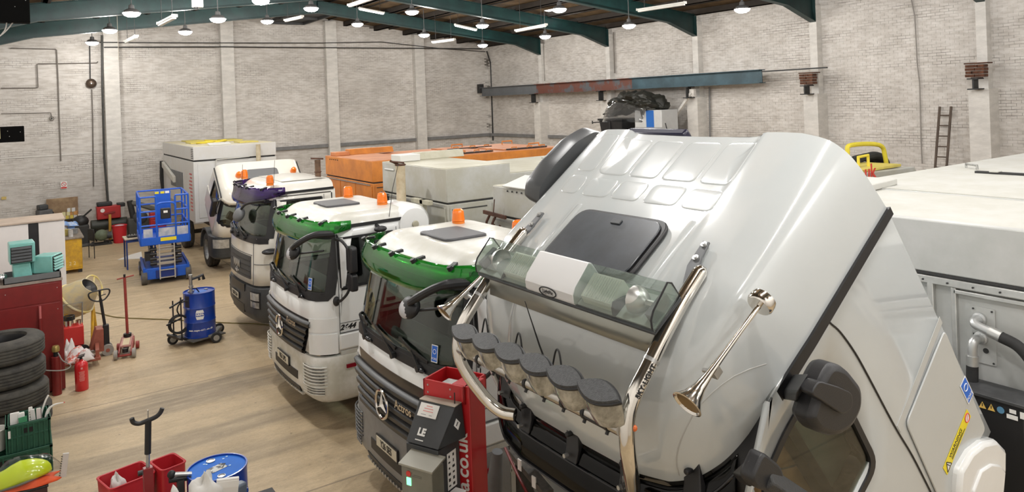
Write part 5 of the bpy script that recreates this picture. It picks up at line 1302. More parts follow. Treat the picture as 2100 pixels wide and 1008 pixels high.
# air horns
for yy, sg, tt in ((-.03, 1, .49), (2.56, -1, .29)):
    mb = MB(M4); ax = Vector((.66, 0, .035)).normalized(); o = Vector((1.25, yy, tt))
    prof = [(.001, -.03), (.028, -.028), (.030, -.0), (.020, .01), (.013, .03), (.012, .2), (.015, .38), (.020, .50), (.030, .58), (.050, .64), (.074, .675), (.078, .682), (.070, .684), (.045, .655), (.02, .60)]
    mb.lathe(prof, o, ax, 24, caps=False); hn = mb.build('air_horn', CHROME, t4, smooth=60)
    mb = MB(M4); mb.lathe([(.001, -.02), (.066, -.018), (.07, 0), (.07, .03), (.062, .042), (.001, .045)], o + Vector((-.02, 0, .0)), ax, 24); mb.build('horn_drum', CHROME, hn)
    mb = MB(M4); mb.cyl(o + Vector((.45, 0, 0)), o + Vector((.45, .09 * sg, -.03)), .012, n=8); mb.box(o + Vector((.45, 0, .0)), (.05, .035, .05)); mb.build('horn_mount', STEEL, hn)
    mb = MB(M4); mb.lathe([(.001, .655), (.03, .658), (.066, .676)], o, ax, 20, caps=False); mb.build('horn_throat', mat('dark_brown_metal', (.25, .18, .10), .3, metal=.8), hn)  # dark brown disc added inside the horn mouth
# mirrors on the near side
def slab4(poly, y0, th, name, mt, par, bev, zoff=0): 
    mb = MB(M4); mb.prism([(a, y0, b) for a, b in poly], (0, th, 0)); return mb.build(name, mt, par, bevel=bev)
MH = mat('black_mirror_shell', (.02, .02, .022), .42, bump=.15, bscale=220)
head = [(1.28, .19), (1.21, .08), (1.18, -.12), (1.24, -.2), (1.36, -.21), (1.49, -.13), (1.57, .02), (1.57, .12), (1.51, .14), (1.39, .19)]
mh = slab4(rounded(head, .07, 4), -.33, .13, 'door_mirror', MH, t4, .035)
slab4(rounded([(1.44, .26), (1.52, .26), (1.49, .19), (1.41, -.03), (1.33, -.07), (1.29, -.01), (1.35, .11)], .03, 3), -.36, .07, 'mirror_arm', MH, mh, .012)
mb = MB(M4); mb.prism([(1.42, -.30, .27), (1.54, -.30, .27), (1.40, -.02, -.02), (1.28, -.02, -.02)], (.0, .05, -.10)); mb.build('mirror_mount', BLACKP, mh, bevel=.012)
lowh = slab4(rounded([(1.85, .2), (1.98, .18), (1.99, .12), (1.94, .01), (1.83, -.04), (1.81, .04)], .03, 3), -.26, .08, 'kerb_mirror_arm', MH, t4, .014)
mb = MB(M4); mb.bar((1.90, -.24, .07), (1.80, -.34, -.30), .10, .06); mb.build('arm_extension', mat('pebbled_black', (.045, .045, .045), .6, bump=.5, bscale=120), lowh, bevel=.012)
mb = MB(M4); mb.ellipsoid((1.84, -.42, -.50), (.13, .10, .18), 18, 10); mb.build('kerb_mirror_head', MH, lowh)
mb = MB(M4); mb.bar((1.93, -.2, .10), (1.86, -.0, -.1), .1, .06); mb.build('mirror_mount', BLACKP, lowh, bevel=.01)
# grey air deflector on the far side
df = [(-.26, .34), (-.10, .54), (.12, .60), (.42, .60), (.66, .56), (.77, .44), (.68, .36), (.37, .30), (-.02, .28)]
mb = MB(M4); n = len(df); out = rounded(df, .05, 3)
mb.loft([[Vector((a, 2.50, b - .05)) for a, b in out], [Vector((a, 2.62, b)) for a, b in out], [Vector((.3 + (a - .3) * .94, 2.70, .45 + (b - .45) * .8)) for a, b in out]]); mb.build('side_deflector', mat('grey_gloss_deflector', (.06, .063, .066), .35), t4, smooth=50)
mb = MB(M4); rows = [[Vector((-.22 - .10 * i / 5, 2.50 - .5 * j / 6, .50 + .17 * sin(pi * (.12 + .76 * j / 6)) * i / 5)) for j in range(7)] for i in range(6)]
mb.grid(rows); mb.build('clear_spoiler', glass('hazy_acrylic', (.72, .72, .72), .1, 1.2), t4, solid=.005)

# ---------------------------------------------------------------- chassis, engine and body of the same truck (truck coordinates: x from the front plane)
chassis(t4, .3, 10.0, axles=(1.35, 5.6, 7.0))
mb = MB(); mb.bx(.9, 2.3, -.5, .5, .7, 1.5); mb.bx(1.0, 2.2, -.3, .3, 1.5, 1.75)
mb.build('engine', CHASSIS, t4, bevel=.04)
for k in range(6):
    mb = MB(); mb.tube(smoothpath([(.8, -.6 + .2 * k, 1.1), (1.2, -.5 + .18 * k, 1.78), (1.9, -.4 + .2 * k, 1.8), (2.4, -.5 + .2 * k, 1.2)], 5), .025, 6); mb.build('engine_hose', RUBBER, t4)
f4 = Cab(W=1.24, D=.36, RY=.28, bow=.1, xf=((.3, .04), (.5, 0)), taper=((0, 1), (1, 1)))
mb = MB(); rows = []
for z, o in ((.36, -.06), (.42, 0), (.7, .02), (.98, .0), (1.02, -.06)): rows.append([f4.side(.85, z, -1, o)] + [f4.front(-1 + 2 * k / 28, z, o) for k in range(29)] + [f4.side(.85, z, 1, o)])
mb.grid(rows); mb.build('bumper', GREYBUMP, t4, smooth=40)
mb = MB(); mb.cyl((.55, .85, .95), (1.5, .75, 2.35), .05, n=12); mb.cyl((.9, .81, 1.45), (1.5, .75, 2.35), .075, n=12); mb.build('tilt_ram', GREYPL, t4)
o4 = Vector((3.3, 3.7, 0))
u, v = ptr(1036, 918, X=3.35) - o4, ptr(1082, 1012, X=3.2) - o4; mb = MB(); mb.tube(smoothpath([u, u.lerp(v, .5) + Vector((0, .01, 0)), v], 5), .012, 8); mb.build('red_hose', DEEPRED, t4)
u, v = ptr(1052, 925, X=3.5) - o4, ptr(1125, 1012, X=3.4) - o4; mb = MB(); mb.bar(u, v, .09, .05); mb.build('support_arm', CHASSIS, t4, smooth=0)
for q in (.35, .75): mb = MB(); c = u.lerp(v, q) + Vector((-.05, 0, .02)); mb.box(c, (.01, .05, .09)); mb.build('arm_label', PAPER, t4, smooth=0)
u, v = ptr(1020, 925, X=3.6) - o4, ptr(1012, 1012, X=3.6) - o4; mb = MB(); mb.cyl(u, v, .05, .085, n=14); mb.build('cab_mount', GREYPL, t4)
# body: local x = world - 3.3, y = world - 3.7
BODYW = mat('white_body_panel', (.50, .505, .495), .4, col2=(.43, .44, .425), scale=1.6, coat=.15)
MATTW = mat('matt_white_deck', (.52, .52, .49), .75, col2=(.47, .465, .42), scale=2.5)
by0, by1 = -1.36, 1.25
mb = MB(); mb.bx(3.2, 4.66, by0, by1, 2.88, 3.33); fb = mb.build('front_box', BODYW, t4, bevel=.012)
mb = MB(); mb.prism([(3.205, by0 + .004, 3.328), (4.62, by0 + .004, 3.36), (4.62, by0 + .004, 3.30), (3.205, by0 + .004, 3.30)], (0, by1 - by0 - .008, 0)); mb.build('front_deck', MATTW, fb, smooth=0)
mb = MB(); mb.bx(4.62, 11.5, by0, by1, 2.0, 3.37); rb = mb.build('rear_hopper', BODYW, t4, bevel=.012)
mb = MB(); mb.bx(4.64, 11.48, by0 + .01, by1 - .01, 3.365, 3.378); mb.build('hopper_deck', MATTW, rb, smooth=0)
mb = MB(); mb.prism([(4.40, by1 - .55, 3.36), (4.95, by1 - .55, 3.38), (4.95, by1 - .02, 3.38), (4.40, by1 - .02, 3.36)], (0, 0, .07)); mb.build('deck_flap', MATTW, rb, bevel=.01)
for (xa, xb) in ((6.6, 8.3),):
    mb = MB(); mb.bx(xa, xb, -.55, .55, 3.378, 3.395); lid = mb.build('roof_lid', MATTW, rb, bevel=.006)
    mb = MB(); mb.bx(xa - .02, xa + .05, -.6, .6, 3.378, 3.405); mb.build('lid_hinge', SEAM, lid, smooth=0)
    for yy in (-.38, .38):
        mb = MB(); mb.bx(xa - .04, xa + .08, yy - .05, yy + .05, 3.40, 3.415); mb.build('hinge_leaf', MATTW, lid, bevel=.004)
mb = MB(); mb.tube([(7.0, .75, 3.38), (7.0, .75, 3.43), (7.15, .95, 3.43), (7.15, .95, 3.38)], .016, 6); mb.build('lifting_eye', GALV, rb)
mb = MB(); mb.bx(3.19, 4.66, by0 + .02, by1 - .02, 2.862, 2.88); mb.build('body_seam', SEAM, t4, smooth=0)
mb = MB(); mb.bx(3.22, 4.62, by0, by1, 1.2, 2.862); lw = mb.build('lower_body', BODYW, t4, bevel=.006)
mb = MB(); mb.bx(3.17, 3.22, by0 + .0, by1, 2.79, 2.855); mb.build('top_rail', ALU, lw, bevel=.006)
for yy in (-.36, ):
    mb = MB(); mb.bx(3.17, 3.22, yy - .04 - .12, yy - .12 + .01, 1.3, 2.80); mb.build('frame_post', ALU, lw, bevel=.006)
mb = MB(); mb.bx(3.175, 3.222, -.68 - .02, -.68 + .02, 1.3, 2.79); mb.bx(3.175, 3.222, by0, -.68, 2.74, 2.775); mb.build('panel_frame', ALU, lw, bevel=.006)
for k in range(7): mb = MB(); y = by0 + .12 + .2 * k; mb.cyl((3.16, y, 2.82), (3.175, y, 2.82), .008, n=8); mb.build('rivet', SEAM, lw, smooth=0)
# hose plates with two elbows and the black hoses
mb = MB(); out = rounded([(-.98, 2.66), (-.80, 2.66), (-.80, 2.20), (-.98, 2.20)], .015); mb.prism([(3.218, a, b) for a, b in out], (-.01, 0, 0)); pl_ = mb.build('hose_plate', BODYW, lw, smooth=0)
mb = MB()
for a, b in ((-.96, 2.64), (-.82, 2.64), (-.96, 2.22), (-.82, 2.22), (-.82, 2.43)): mb.cyl((3.205, a, b), (3.2, a, b), .008, n=8)
mb.cyl((3.207, -.905, 2.31), (3.203, -.905, 2.31), .022, n=14); mb.build('plate_bolts', SEAM, pl_)
ELB = mat('cast_elbow', (.55, .56, .56), .35, metal=.7)
mb = MB(); mb.lathe([(.052, 0), (.052, .03), (.04, .035), (.04, .05)], (3.21, -.87, 2.565), (-1, 0, 0), 18); mb.tube(smoothpath([(3.19, -.87, 2.565), (3.12, -.865, 2.56), (3.09, -.89, 2.54), (3.085, -1.0, 2.51)], 5), .036, 14); e1 = mb.build('hose_elbow', ELB, lw)
mb = MB(); mb.cyl((3.085, -.985, 2.515), (3.085, -1.07, 2.49), .045, n=16); mb.build('hose_ferrule', ALU, e1)
mb = MB(); mb.tube(smoothpath([(3.085, -1.06, 2.492), (3.08, -1.2, 2.44), (3.07, -1.31, 2.30), (3.07, -1.36, 2.1), (3.07, -1.37, 1.7)], 6), .044, 14); mb.build('black_hose', RUBBER, e1)
mb = MB(); mb.lathe([(.052, 0), (.052, .03), (.04, .035), (.04, .05)], (3.21, -.875, 2.41), (-1, 0, 0), 18); mb.tube(smoothpath([(3.19, -.875, 2.41), (3.10, -.87, 2.41), (3.07, -.865, 2.37), (3.07, -.86, 2.28)], 5), .036, 14); e2 = mb.build('hose_elbow', ELB, lw)
mb = MB(); mb.cyl((3.07, -.86, 2.29), (3.07, -.858, 2.21), .045, n=16); mb.build('hose_ferrule', ALU, e2)
mb = MB(); mb.tube([(3.07, -.858, 2.22), (3.06, -.85, 1.9), (3.0, -.84, 1.6)], .044, 12); mb.build('black_hose', RUBBER, e2)
# radiator pack below
mb = MB(); mb.bx(2.86, 3.14, -1.30, .9, 1.0, 2.06); rd = mb.build('radiator_cowl', mat('matt_black_steel', (.01, .01, .011), .6), t4, bevel=.01)
mb = MB(); mb.bx(2.84, 3.15, -1.32, .92, 2.06, 2.085); mb.build('cowl_top', mat('dusty_black', (.06, .062, .065), .45, var=.4, scale=7), rd, bevel=.004)
fmr = Matrix.Translation((2.852, 0, 2.0)) @ frame((0, 0, 0), (0, -1, 0), (0, 0, 1))
for k in range(3):
    mb = MB(fmr); x = .93 + .062 * k; mb.prism([(x, -.026, 0), (x + .052, -.026, 0), (x + .026, .026, 0)], (0, 0, .002)); w_ = mb.build('warning_triangle', STICKY if k < 0 else mat('amber_sticker', (.75, .5, .12), .5), rd, smooth=0)
    mb = MB(fmr); mb.bar((x + .026, -.010, .003), (x + .026, .014, .003), .006, .002); mb.build('exclamation_mark', INK, rd, smooth=0)
mb = MB(fmr); mb.cyl((1.145, 0, 0), (1.145, 0, .002), .026, n=18); mb.build('round_sticker', mat('pale_blue_sticker', (.1, .25, .4), .5), rd)
for x0, x1, z0, z1 in ((1.185, 1.26, -.045, -.012), (1.205, 1.25, 0, .03), (1.275, 1.34, -.02, .03)):
    mb = MB(fmr); mb.bx(x0, x1, z0, z1, 0, .002); mb.build('white_sticker', INKW, rd, smooth=0)
# rear of the third truck glimpsed beyond: white end box with red uk, yellow guard rail, hose
bx_ = ptr(1745, 345, Y=7.5).x - 3.3; ex_ = ptr(1820, 345, Y=7.5).x - 3.3
zt_ = 3.05
mb = MB(); mb.prism([(8.0, -.6, 1.2), (ex_ + .15, -.6, 1.2), (ex_ + .12, -.6, 2.7), (ex_ - .25, -.6, zt_ - .03), (8.0, -.6, zt_)], (0, 1.5, 0)); eb = mb.build('rear_box', TANKC, tC, bevel=.012)
p = ptr(1785, 353, Y=6.86); text('uk', .36, frame((p.x - 3.3, -.606, p.z), (1, 0, 0), (0, 0, 1)), mat('red_lettering', (.65, .06, .04), .5), eb, 'lettering', .002, bold=.008)
q0 = ptr(1738, 312, Y=7.5); q1 = ptr(1742, 300, Y=7.5); q2 = ptr(1803, 297, Y=7.5); q3 = ptr(1815, 320, Y=7.5); o3 = Vector((3.3, 7.47, 0))
mb = MB(); mb.tube(smoothpath([q0 - o3 - Vector((0, 0, .25)), q0 - o3, q1 - o3 + Vector((.05, 0, .02)), q2 - o3, q3 - o3, q3 - o3 - Vector((-.05, 0, .35))], 5), .042, 10); mb.build('yellow_guard_rail', mat('safety_yellow', (.70, .58, .04), .5, var=.15), tC)
r0 = ptr(1760, 322, Y=7.2) - o3; r1 = ptr(1780, 318, Y=7.2) - o3
mb = MB(); mb.tube([r0 - Vector((0, 0, .15)), r0, r1, r1 - Vector((0, 0, .2))], .028, 8); mb.build('yellow_handle', YEL, tC)
mb = MB(); mb.bx(8.6, ex_ - .5, -.5, .2, zt_ - .01, zt_ + .04); mb.build('yellow_lid', mat('yellow_lid', (.66, .55, .12), .6), tC, bevel=.01)
h0 = ptr(1790, 318, Y=7.7) - o3; h1 = ptr(1812, 325, Y=7.7) - o3; h2 = ptr(1820, 350, Y=7.7) - o3
for k in range(3):
    mb = MB(); d = Vector((0, .12 * k, -.03 * k)); mb.tube(smoothpath([h0 - Vector((.5, 0, .05)) + d, h0 + d, h1 + d, h2 + d, h2 - Vector((0, 0, .6)) + d], 5), .07, 10); mb.build('black_hose', RUBBER, tC)
# ================================================================ left side of the shop
def tz(p, z=0.0): return Vector((p.x, p.y, z))
# ---------------- red steel cabinet with heaters on top
t = thing('red_cabinet', 'tall deep red steel cabinet at the left edge with a grey tray on top', 'cabinet', (0, 14.2, 0))
mb = MB(); mb.bx(-.95, .57, 0, .9, .02, 1.84); cb = mb.build('cabinet_body', DEEPRED, t, bevel=.01)
mb = MB(); mb.bx(-.95, .58, -.012, .9, 1.81, 1.855); mb.build('cabinet_top', mat('worn_top', (.32, .26, .22), .6, var=.3, scale=5), t, bevel=.004)
mb = MB(); mb.bx(-.9, .54, -.008, .002, .08, 1.46); mb.build('cabinet_door', DEEPRED, cb, bevel=.006)
mb = MB(); mb.bx(-.9, .54, -.008, .002, 1.48, 1.79); mb.build('upper_panel', DEEPRED, cb, bevel=.006)
mb = MB()
for x, z in ((.5, 1.35), (.5, .7), (.5, 1.7), (-.2, 1.7)): mb.cyl((x, -.012, z), (x, 0, z), .008, n=8)
mb.build('panel_screws', STEEL, cb)
t = thing('drip_tray', 'grey metal tray holding the teal heaters on the red cabinet', 'tray', (.2, 14.5, 1.856))
mb = MB(); mb.bx(-.42, .36, -.30, .30, 0, .012); mb.build('tray_base', GALV, t, smooth=0)
for a in ((-.42, .36, -.30, -.285), (-.42, .36, .285, .30), (-.42, -.405, -.30, .30), (.345, .36, -.30, .30)):
    mb = MB(); mb.bx(*a, 0, .10); mb.build('tray_side', GREYPL, t, smooth=0)
TEAL = mat('teal_enamel', (.20, .50, .46), .4, col2=(.16, .40, .36), scale=4, coat=.2)
t = thing('fan_heater', 'taller teal fan heater with black louvred front on the grey tray', 'heater', (.04, 14.5, 1.872), radians(4))
mb = MB(); mb.prism([(-.13, -.12, 0), (.13, -.12, 0), (.10, -.12, .26), (-.14, -.12, .26)], (0, .26, 0)); mb.build('heater_base', TEAL, t, bevel=.012)
mb = MB(); mb.bx(-.18, .17, -.17, .2, .27, .60); hd_ = mb.build('heater_head', TEAL, t, bevel=.015)
mb = MB(); mb.bx(-.165, .125, -.178, -.165, .285, .545); mb.build('louvre_frame', BLACKP, hd_, smooth=0)
for k in range(5):
    mb = MB(); z = .30 + .05 * k; mb.prism([(-.155, -.195, z), (-.155, -.175, z + .035), (-.155, -.18, z + .04), (-.155, -.2, z + .005)], (.27, 0, 0)); mb.build('louvre', DARKGREY, hd_, smooth=0)
t = thing('fan_heater', 'smaller teal fan heater turned right, louvres facing the aisle, on the grey tray', 'heater', (.41, 14.5, 1.872), radians(62))
mb = MB(); mb.lathe([(.13, 0), (.14, .01), (.14, .05), (.12, .06)], n=20); mb.build('heater_foot', BLACKP, t)
mb = MB(); mb.prism([(-.17, -.13, .06), (.17, -.13, .06), (.17, -.13, .34), (-.17, -.13, .34)], (0, .30, 0)); mb.prism([(-.17, .17, .06), (-.17, .17, .34), (-.10, .26, .30), (-.10, .26, .10)], (.34, 0, 0)); hd_ = mb.build('heater_head', TEAL, t, bevel=.015)
mb = MB(); mb.bx(-.15, .15, -.14, -.125, .08, .32); mb.build('louvre_frame', BLACKP, hd_, smooth=0)
for k in range(5):
    mb = MB(); z = .09 + .045 * k; mb.prism([(-.145, -.16, z), (-.145, -.14, z + .03), (-.145, -.145, z + .035), (-.145, -.165, z + .005)], (.29, 0, 0)); mb.build('louvre', TEAL, hd_, smooth=0)
p = ptr(8, 566, Y=14.45)
t = thing('flexible_duct', 'short crumpled silver duct lying on the red cabinet at the left edge', 'duct', (p.x - .06, 14.45, 1.925))
mb = MB(); pts = smoothpath([(-.2, .1, 0), (-.05, 0, .02), (.08, -.05, 0)], 8); mb.tube(pts, [.062 + .008 * (i % 2) for i in range(len(pts))], 12); mb.build('duct_hose', mat('foil', (.7, .7, .7), .25, metal=1.0), t)
# rod and small cylinder in front of the cabinet
t = thing('pry_rod', 'dark red rod with pink grip standing against the red cabinet behind the tyres', 'handle', tz(ptr(88, 790, Y=14.08)))
mb = MB(); mb.cyl((0, 0, 0), (0, .06, 1.25), .024, n=10); mb.build('rod', DEEPRED, t)
mb = MB(); mb.cyl((0, .06, 1.25), (0, .065, 1.45), .018, n=10); mb.build('grip', mat('pink_grip', (.5, .13, .13), .5), t)
t = thing('red_pump', 'slim red pump cylinder with brass cap and grey lead before the red cabinet', 'pump', tz(ptr(117, 800, Y=14.05)))
mb = MB(); mb.cyl((0, 0, 0), (0, 0, .62), .07, n=18); mb.build('pump_body', DEEPRED, t, bevel=.006)
mb = MB(); mb.cyl((0, 0, .62), (0, 0, .70), .035, n=14); mb.build('pump_neck', BLACKP, t)
mb = MB(); mb.lathe([(.055, .70), (.058, .76), (.045, .79), (.001, .795)], n=18); mb.build('brass_cap', mat('old_brass', (.45, .34, .12), .4, metal=.7), t)
mb = MB(); mb.tube(smoothpath([(.03, -.04, .68), (.09, -.08, .55), (.2, -.06, .44), (.1, -.1, .40), (-.1, -.1, .44), (-.3, -.05, .5)], 6), .009, 6); mb.build('lead', mat('grey_lead', (.3, .3, .28), .6), t)
# ---------------- white cabinets behind
WCAB = mat('white_cupboard', (.72, .69, .67), .5, var=.06, scale=2)
t = thing('white_cupboard', 'large white cupboard with brown board top behind the teal heaters', 'cupboard', (0, 17.0, 0))
mb = MB(); mb.bx(-.9, .76, .02, .95, .0, 2.46); bd = mb.build('cupboard_body', WCAB, t, bevel=.006)
mb = MB(); mb.bx(-.92, .77, -.03, .99, 2.46, 2.49); mb.build('cupboard_top', mat('chipboard_top', (.50, .40, .32), .7, var=.2, scale=3), t, bevel=.004)
for x0, x1 in ((-.9, .16), (.33, .76)):
    mb = MB(); mb.bx(x0, x1, -.012, .02, .08, 2.44); dr = mb.build('cupboard_door', WCAB, t, bevel=.004)
    mb = MB(); mb.bx(x1 - .04, x1 - .028, -.03, -.012, 1.55, 1.68); mb.build('door_handle', STEEL, dr, smooth=0)
mb = MB(); mb.bx(.165, .325, .012, .022, .08, 2.45); mb.build('dark_gap', BLACKP, t, smooth=0)
# ---------------- tyres
t0 = None
for k, (dx, dy) in enumerate(((0.03, 0.02), (.0, -.03), (-.03, .0), (-.035, -.02))):
    lab = ['big truck tyre at the bottom of the stack on the left', 'truck tyre second from the bottom of the left stack', 'truck tyre second from the top of the left stack', 'topmost truck tyre of the left stack, its dark hole showing'][k]
    t = thing('truck_tyre', lab, 'tyre', (-.20 + dx, 13.0 + dy, .001 + .338 * k), random.uniform(0, 6), group='stacked truck tyres')
    R_, w = .515, .33; prof = [(.29, .05), (.30, .01), (.36, .0), (.46, .015), (R_ - .012, .05), (R_, .075)]
    for q in range(4): z = .075 + .18 * (q + .5) / 4; prof += [(R_, z - .010), (R_ - .014, z - .005), (R_ - .014, z + .005), (R_, z + .010)]
    prof += [(R_, .255), (R_ - .012, .28), (.46, .315), (.36, .33), (.30, .32), (.29, .28)]
    mb = MB(); rings = [mb.ring(Vector((0, 0, h)), (0, 0, 1), r, 44) for r, h in prof]; mb.loft(rings + [rings[0]], True, False, False); mb.build('tread', TYRE, t, smooth=30)
    mb = MB(); mb.lathe([(.288, .05), (.27, .12), (.27, .21), (.288, .28)], n=36, caps=False); mb.build('inner_liner', BLACKP, t)
# ---------------- green crates and their contents
GREENP = mat('green_crate_plastic', (.02, .10, .06), .5, var=.2, scale=6)
def crate(x0, x1, y0, y1, z0, h, label, tex=True):
    t = thing('plastic_crate', label, 'crate', ((x0 + x1) / 2, (y0 + y1) / 2, z0), group='green plastic crates')
    w, d = (x1 - x0) / 2, (y1 - y0) / 2
    mb = MB(); mb.bx(-w, w, -d, d, 0, .02); mb.build('crate_base', GREENP, t, smooth=0)
    for i, (a, b, c, e) in enumerate(((-w, w, -d, -d + .015), (-w, w, d - .015, d), (-w, -w + .015, -d, d), (w - .015, w, -d, d))):
        mb = MB(); mb.bx(a, b, c, e, .02, h); sd = mb.build('crate_side', GREENP, t, smooth=0)
        mb = MB(); mb.bx(a - .012, b + .012, c - .012, e + .012, h - .035, h); mb.build('crate_rim', GREENP, sd, bevel=.005)
        mb = MB(); mb.bx(a - .008, b + .008, c - .008, e + .008, h * .5, h * .5 + .025); mb.build('crate_band', GREENP, sd, bevel=.004)
        if i == 0:
            n = 8
            for k in range(n + 1): mb = MB(); x = -w + 2 * w * k / n; mb.bx(x - .008, x + .008, -d - .012, -d, .0, h - .03); mb.build('crate_rib', GREENP, sd, smooth=0)
            mb = MB(); mb.bx(-.06, .06, -d - .002, -d + .016, h * .62, h * .8); mb.build('hand_slot', BLACKP, sd, smooth=0)
            if tex: mb = MB(); mb.bx(-w + .02, -w + .045, -d - .011, -d - .009, h * .55, h * .82); mb.build('crate_label', PAPER, sd, smooth=0)
    return t
crate(-.75, .27, 11.1, 11.6, 0.0, .335, 'lower green crate with wavy rim under the crate of folders', False)
crate(-.20, .26, 11.12, 11.58, .336, .34, 'upper green crate full of white folders and papers')
box_items = [('file_box', -.14, .10, .035, .30, (.74, .72, .70), 'white file box standing at the left in the green crate', 'file'),
             ('file_box', -.06, .07, .05, .25, (.70, .70, .68), 'second white file leaning in the green crate', 'file'),
             ('green_card', -.03, .09, .008, .12, (.05, .25, .12), 'green card in front of the white files in the crate', 'card'),
             ('folded_paper', .03, .045, .012, .38, (.74, .73, .70), 'tallest narrow white folder sticking up from the crate', 'folder'),
             ('ring_binder', .08, .05, .03, .30, (.62, .60, .58), 'spiral bound book standing in the green crate', 'book'),
             ('booklet', .12, .05, .012, .28, (.68, .60, .58), 'pinkish booklet right of the spiral bound book', 'book'),
             ('booklet', .155, .04, .012, .26, (.20, .18, .17), 'dark booklet near the right end of the green crate', 'book')]
for nm, x, w, d, h, c, lab, cat in box_items:
    t = thing(nm, lab, cat, (.03 + x, 11.22 if nm != 'green_card' else 11.155, .372), (radians(-6), radians(random.uniform(-5, 5)), 0), group='papers in the green crate')
    mb = MB(); mb.bx(-w / 2, w / 2, -d / 2, d / 2, 0.0, .30 + h * .35 if nm != 'green_card' else .36); b_ = mb.build('cover', mat('cover_%02d' % int(x * 100 + 50), c, .6), t, bevel=.003)
    H_ = .30 + h * .35
    if nm == 'ring_binder':
        for k in range(12): mb = MB(); mb.torus((-w / 2, 0, .05 + k * .03), (0, 0, 1), .012, .0035, 8, 4); mb.build('spiral_ring', BLACKP, b_)
    elif nm != 'green_card':
        mb = MB(); mb.bx(-w / 2 + .004, w / 2 - .004, -d / 2 + .003, d / 2 - .003, H_, H_ + .006); mb.build('pages', PAPER, t, smooth=0)
t = thing('hand_saw_blade', 'pale pointed blade poking out right of the green crate', 'tool', (.20, 11.25, .38))
mb = MB(); mb.tube(smoothpath([(0, 0, 0), (.02, 0, .2), (.05, 0, .34), (.12, -.02, .40), (.22, -.03, .405)], 6), [.03 - .001 * k for k in range(25)], 6); mb.build('blade', PAPER, t)
mb = MB(); mb.ellipsoid((.225, -.03, .405), (.012, .006, .006), 8, 6); mb.build('tip', INKR, t)
t = thing('curved_strip', 'thin curved white strip rising from the right side of the green crate', 'strip', (.15, 11.35, .38))
mb = MB(); mb.tube(smoothpath([(0, 0, 0), (.02, 0, .25), (.07, 0, .42), (.11, 0, .50)], 6), .011, 6); mb.build('strip_bar', PAPER, t)
t = thing('white_bin', 'white bin at the left edge beside the green crates', 'bin', (-.30, 11.35, .336))
mb = MB(); mb.lathe([(.09, 0), (.11, .25), (.118, .26), (.108, .262), (.088, .02)], n=20); mb.build('bin_body', PAPER, t)
mb = MB(); mb.torus((0, 0, .26), (0, 0, 1), .113, .008, 20, 6); mb.build('bin_rim', PAPER, t)
# helmet in a bag, orange vest, on a dark box
o = ptr(40, 1005, Y=9.9)
bz = max(.2, o.z); 
t = thing('tool_chest', 'dark steel chest at the bottom left corner under the yellow hood', 'chest', (o.x - .12, 10.1, 0))
mb = MB(); mb.bx(-.75, .38, -.3, .3, 0, bz); mb.build('chest_body', mat('dark_maroon', (.05, .02, .02), .5), t, bevel=.01)
mb = MB(); mb.bx(-.76, .39, -.31, .31, bz, bz + .02); mb.build('chest_lid', BLACKP, t, bevel=.004)
zb = bz + .022; p = ptr(42, 965, Y=10.0)
t = thing('yellow_hood', 'fluorescent yellow peaked hood in a clear bag at the bottom left', 'hood', (p.x, 10.0, zb + .05))
mb = MB(); rows = []
for i in range(13):
    a = -pi / 2 + pi * i / 12; r = []
    for j in range(15): b = pi * j / 14; r.append((.30 * sin(a) + (-.10 if sin(a) < -.7 else 0), .16 * cos(a) * cos(b), .18 * cos(a) ** .8 * sin(b) + .03 - .10 * max(0, -sin(a)) * .8))
    rows.append(r)
mb.grid(rows); mb.build('hood_shell', mat('fluoro_yellow', (.60, .75, .01), .4, coat=.3), t, solid=.006, smooth=60)
mb = MB(); mb.tube(smoothpath([(-.30, -.1, -.03), (0, -.17, .02), (.26, -.06, .03)], 6), .012, 6); mb.build('hood_trim', mat('grey_webbing', (.16, .15, .12), .8), t)
def cloth(name, label, cat, c, size, mt, seed, h=.08, group=None):
    rn = random.Random(seed); N = 16; rows = []
    ph = [rn.uniform(0, 6) for _ in range(6)]
    for i in range(N + 1):
        r = []
        for j in range(N + 1):
            u, v = i / N * 2 - 1, j / N * 2 - 1
            e = max(0, 1 - max(abs(u), abs(v)) ** 4)
            z = h * e * (.6 + .25 * sin(3 * u + ph[0] + 2 * v) + .25 * sin(5 * v + ph[1] - 3 * u) + .15 * sin(9 * u + ph[2]) * sin(8 * v + ph[3])) + .004
            r.append((u * size[0] * (1 + .12 * sin(4 * v + ph[4])), v * size[1] * (1 + .12 * sin(4 * u + ph[5])), max(.003, z)))
        rows.append(r)
    mb = MB(); mb.grid(rows); o = mb.build(name, mt, smooth=70, solid=.004, loc=c); tag(o, label, cat, group); return o
ORV = mat('orange_vest_cloth', (.80, .10, .02), .7)
cloth('hi_vis_vest', 'crumpled orange vest with pale edges below the yellow hood', 'vest', (p.x + .05, 9.95, zb), (.30, .14), ORV, 3, .06)
mb = MB(); rows = []
for i in range(15):
    a = pi * i / 14; rows.append([(p.x + .05 + .36 * cos(a) * (1 + .05 * sin(7 * a)), 10.0 + .22 * sin(b_ * pi / 10) * sin(a) * 0 + .24 * cos(pi * b_ / 10) * sin(a), zb + .01 + .30 * sin(a) * sin(pi * b_ / 10) * (1 + .06 * sin(5 * a + b_))) for b_ in range(11)])
mb.grid(rows); o = mb.build('plastic_bag', glass('clear_film', (.93, .93, .93), .12, .9), smooth=40); tag(o, 'clear plastic bag wrapped round the yellow hood', 'bag')
t = thing('spiral_notebook', 'small spiral notebook leaning right of the yellow hood', 'notebook', (p.x + .40, 9.9, zb), (0, radians(8), 0))
mb = MB(); mb.bx(-.03, .03, -.012, .012, 0, .26); b_ = mb.build('cover', mat('cover_n', (.6, .58, .55), .7), t, smooth=0)
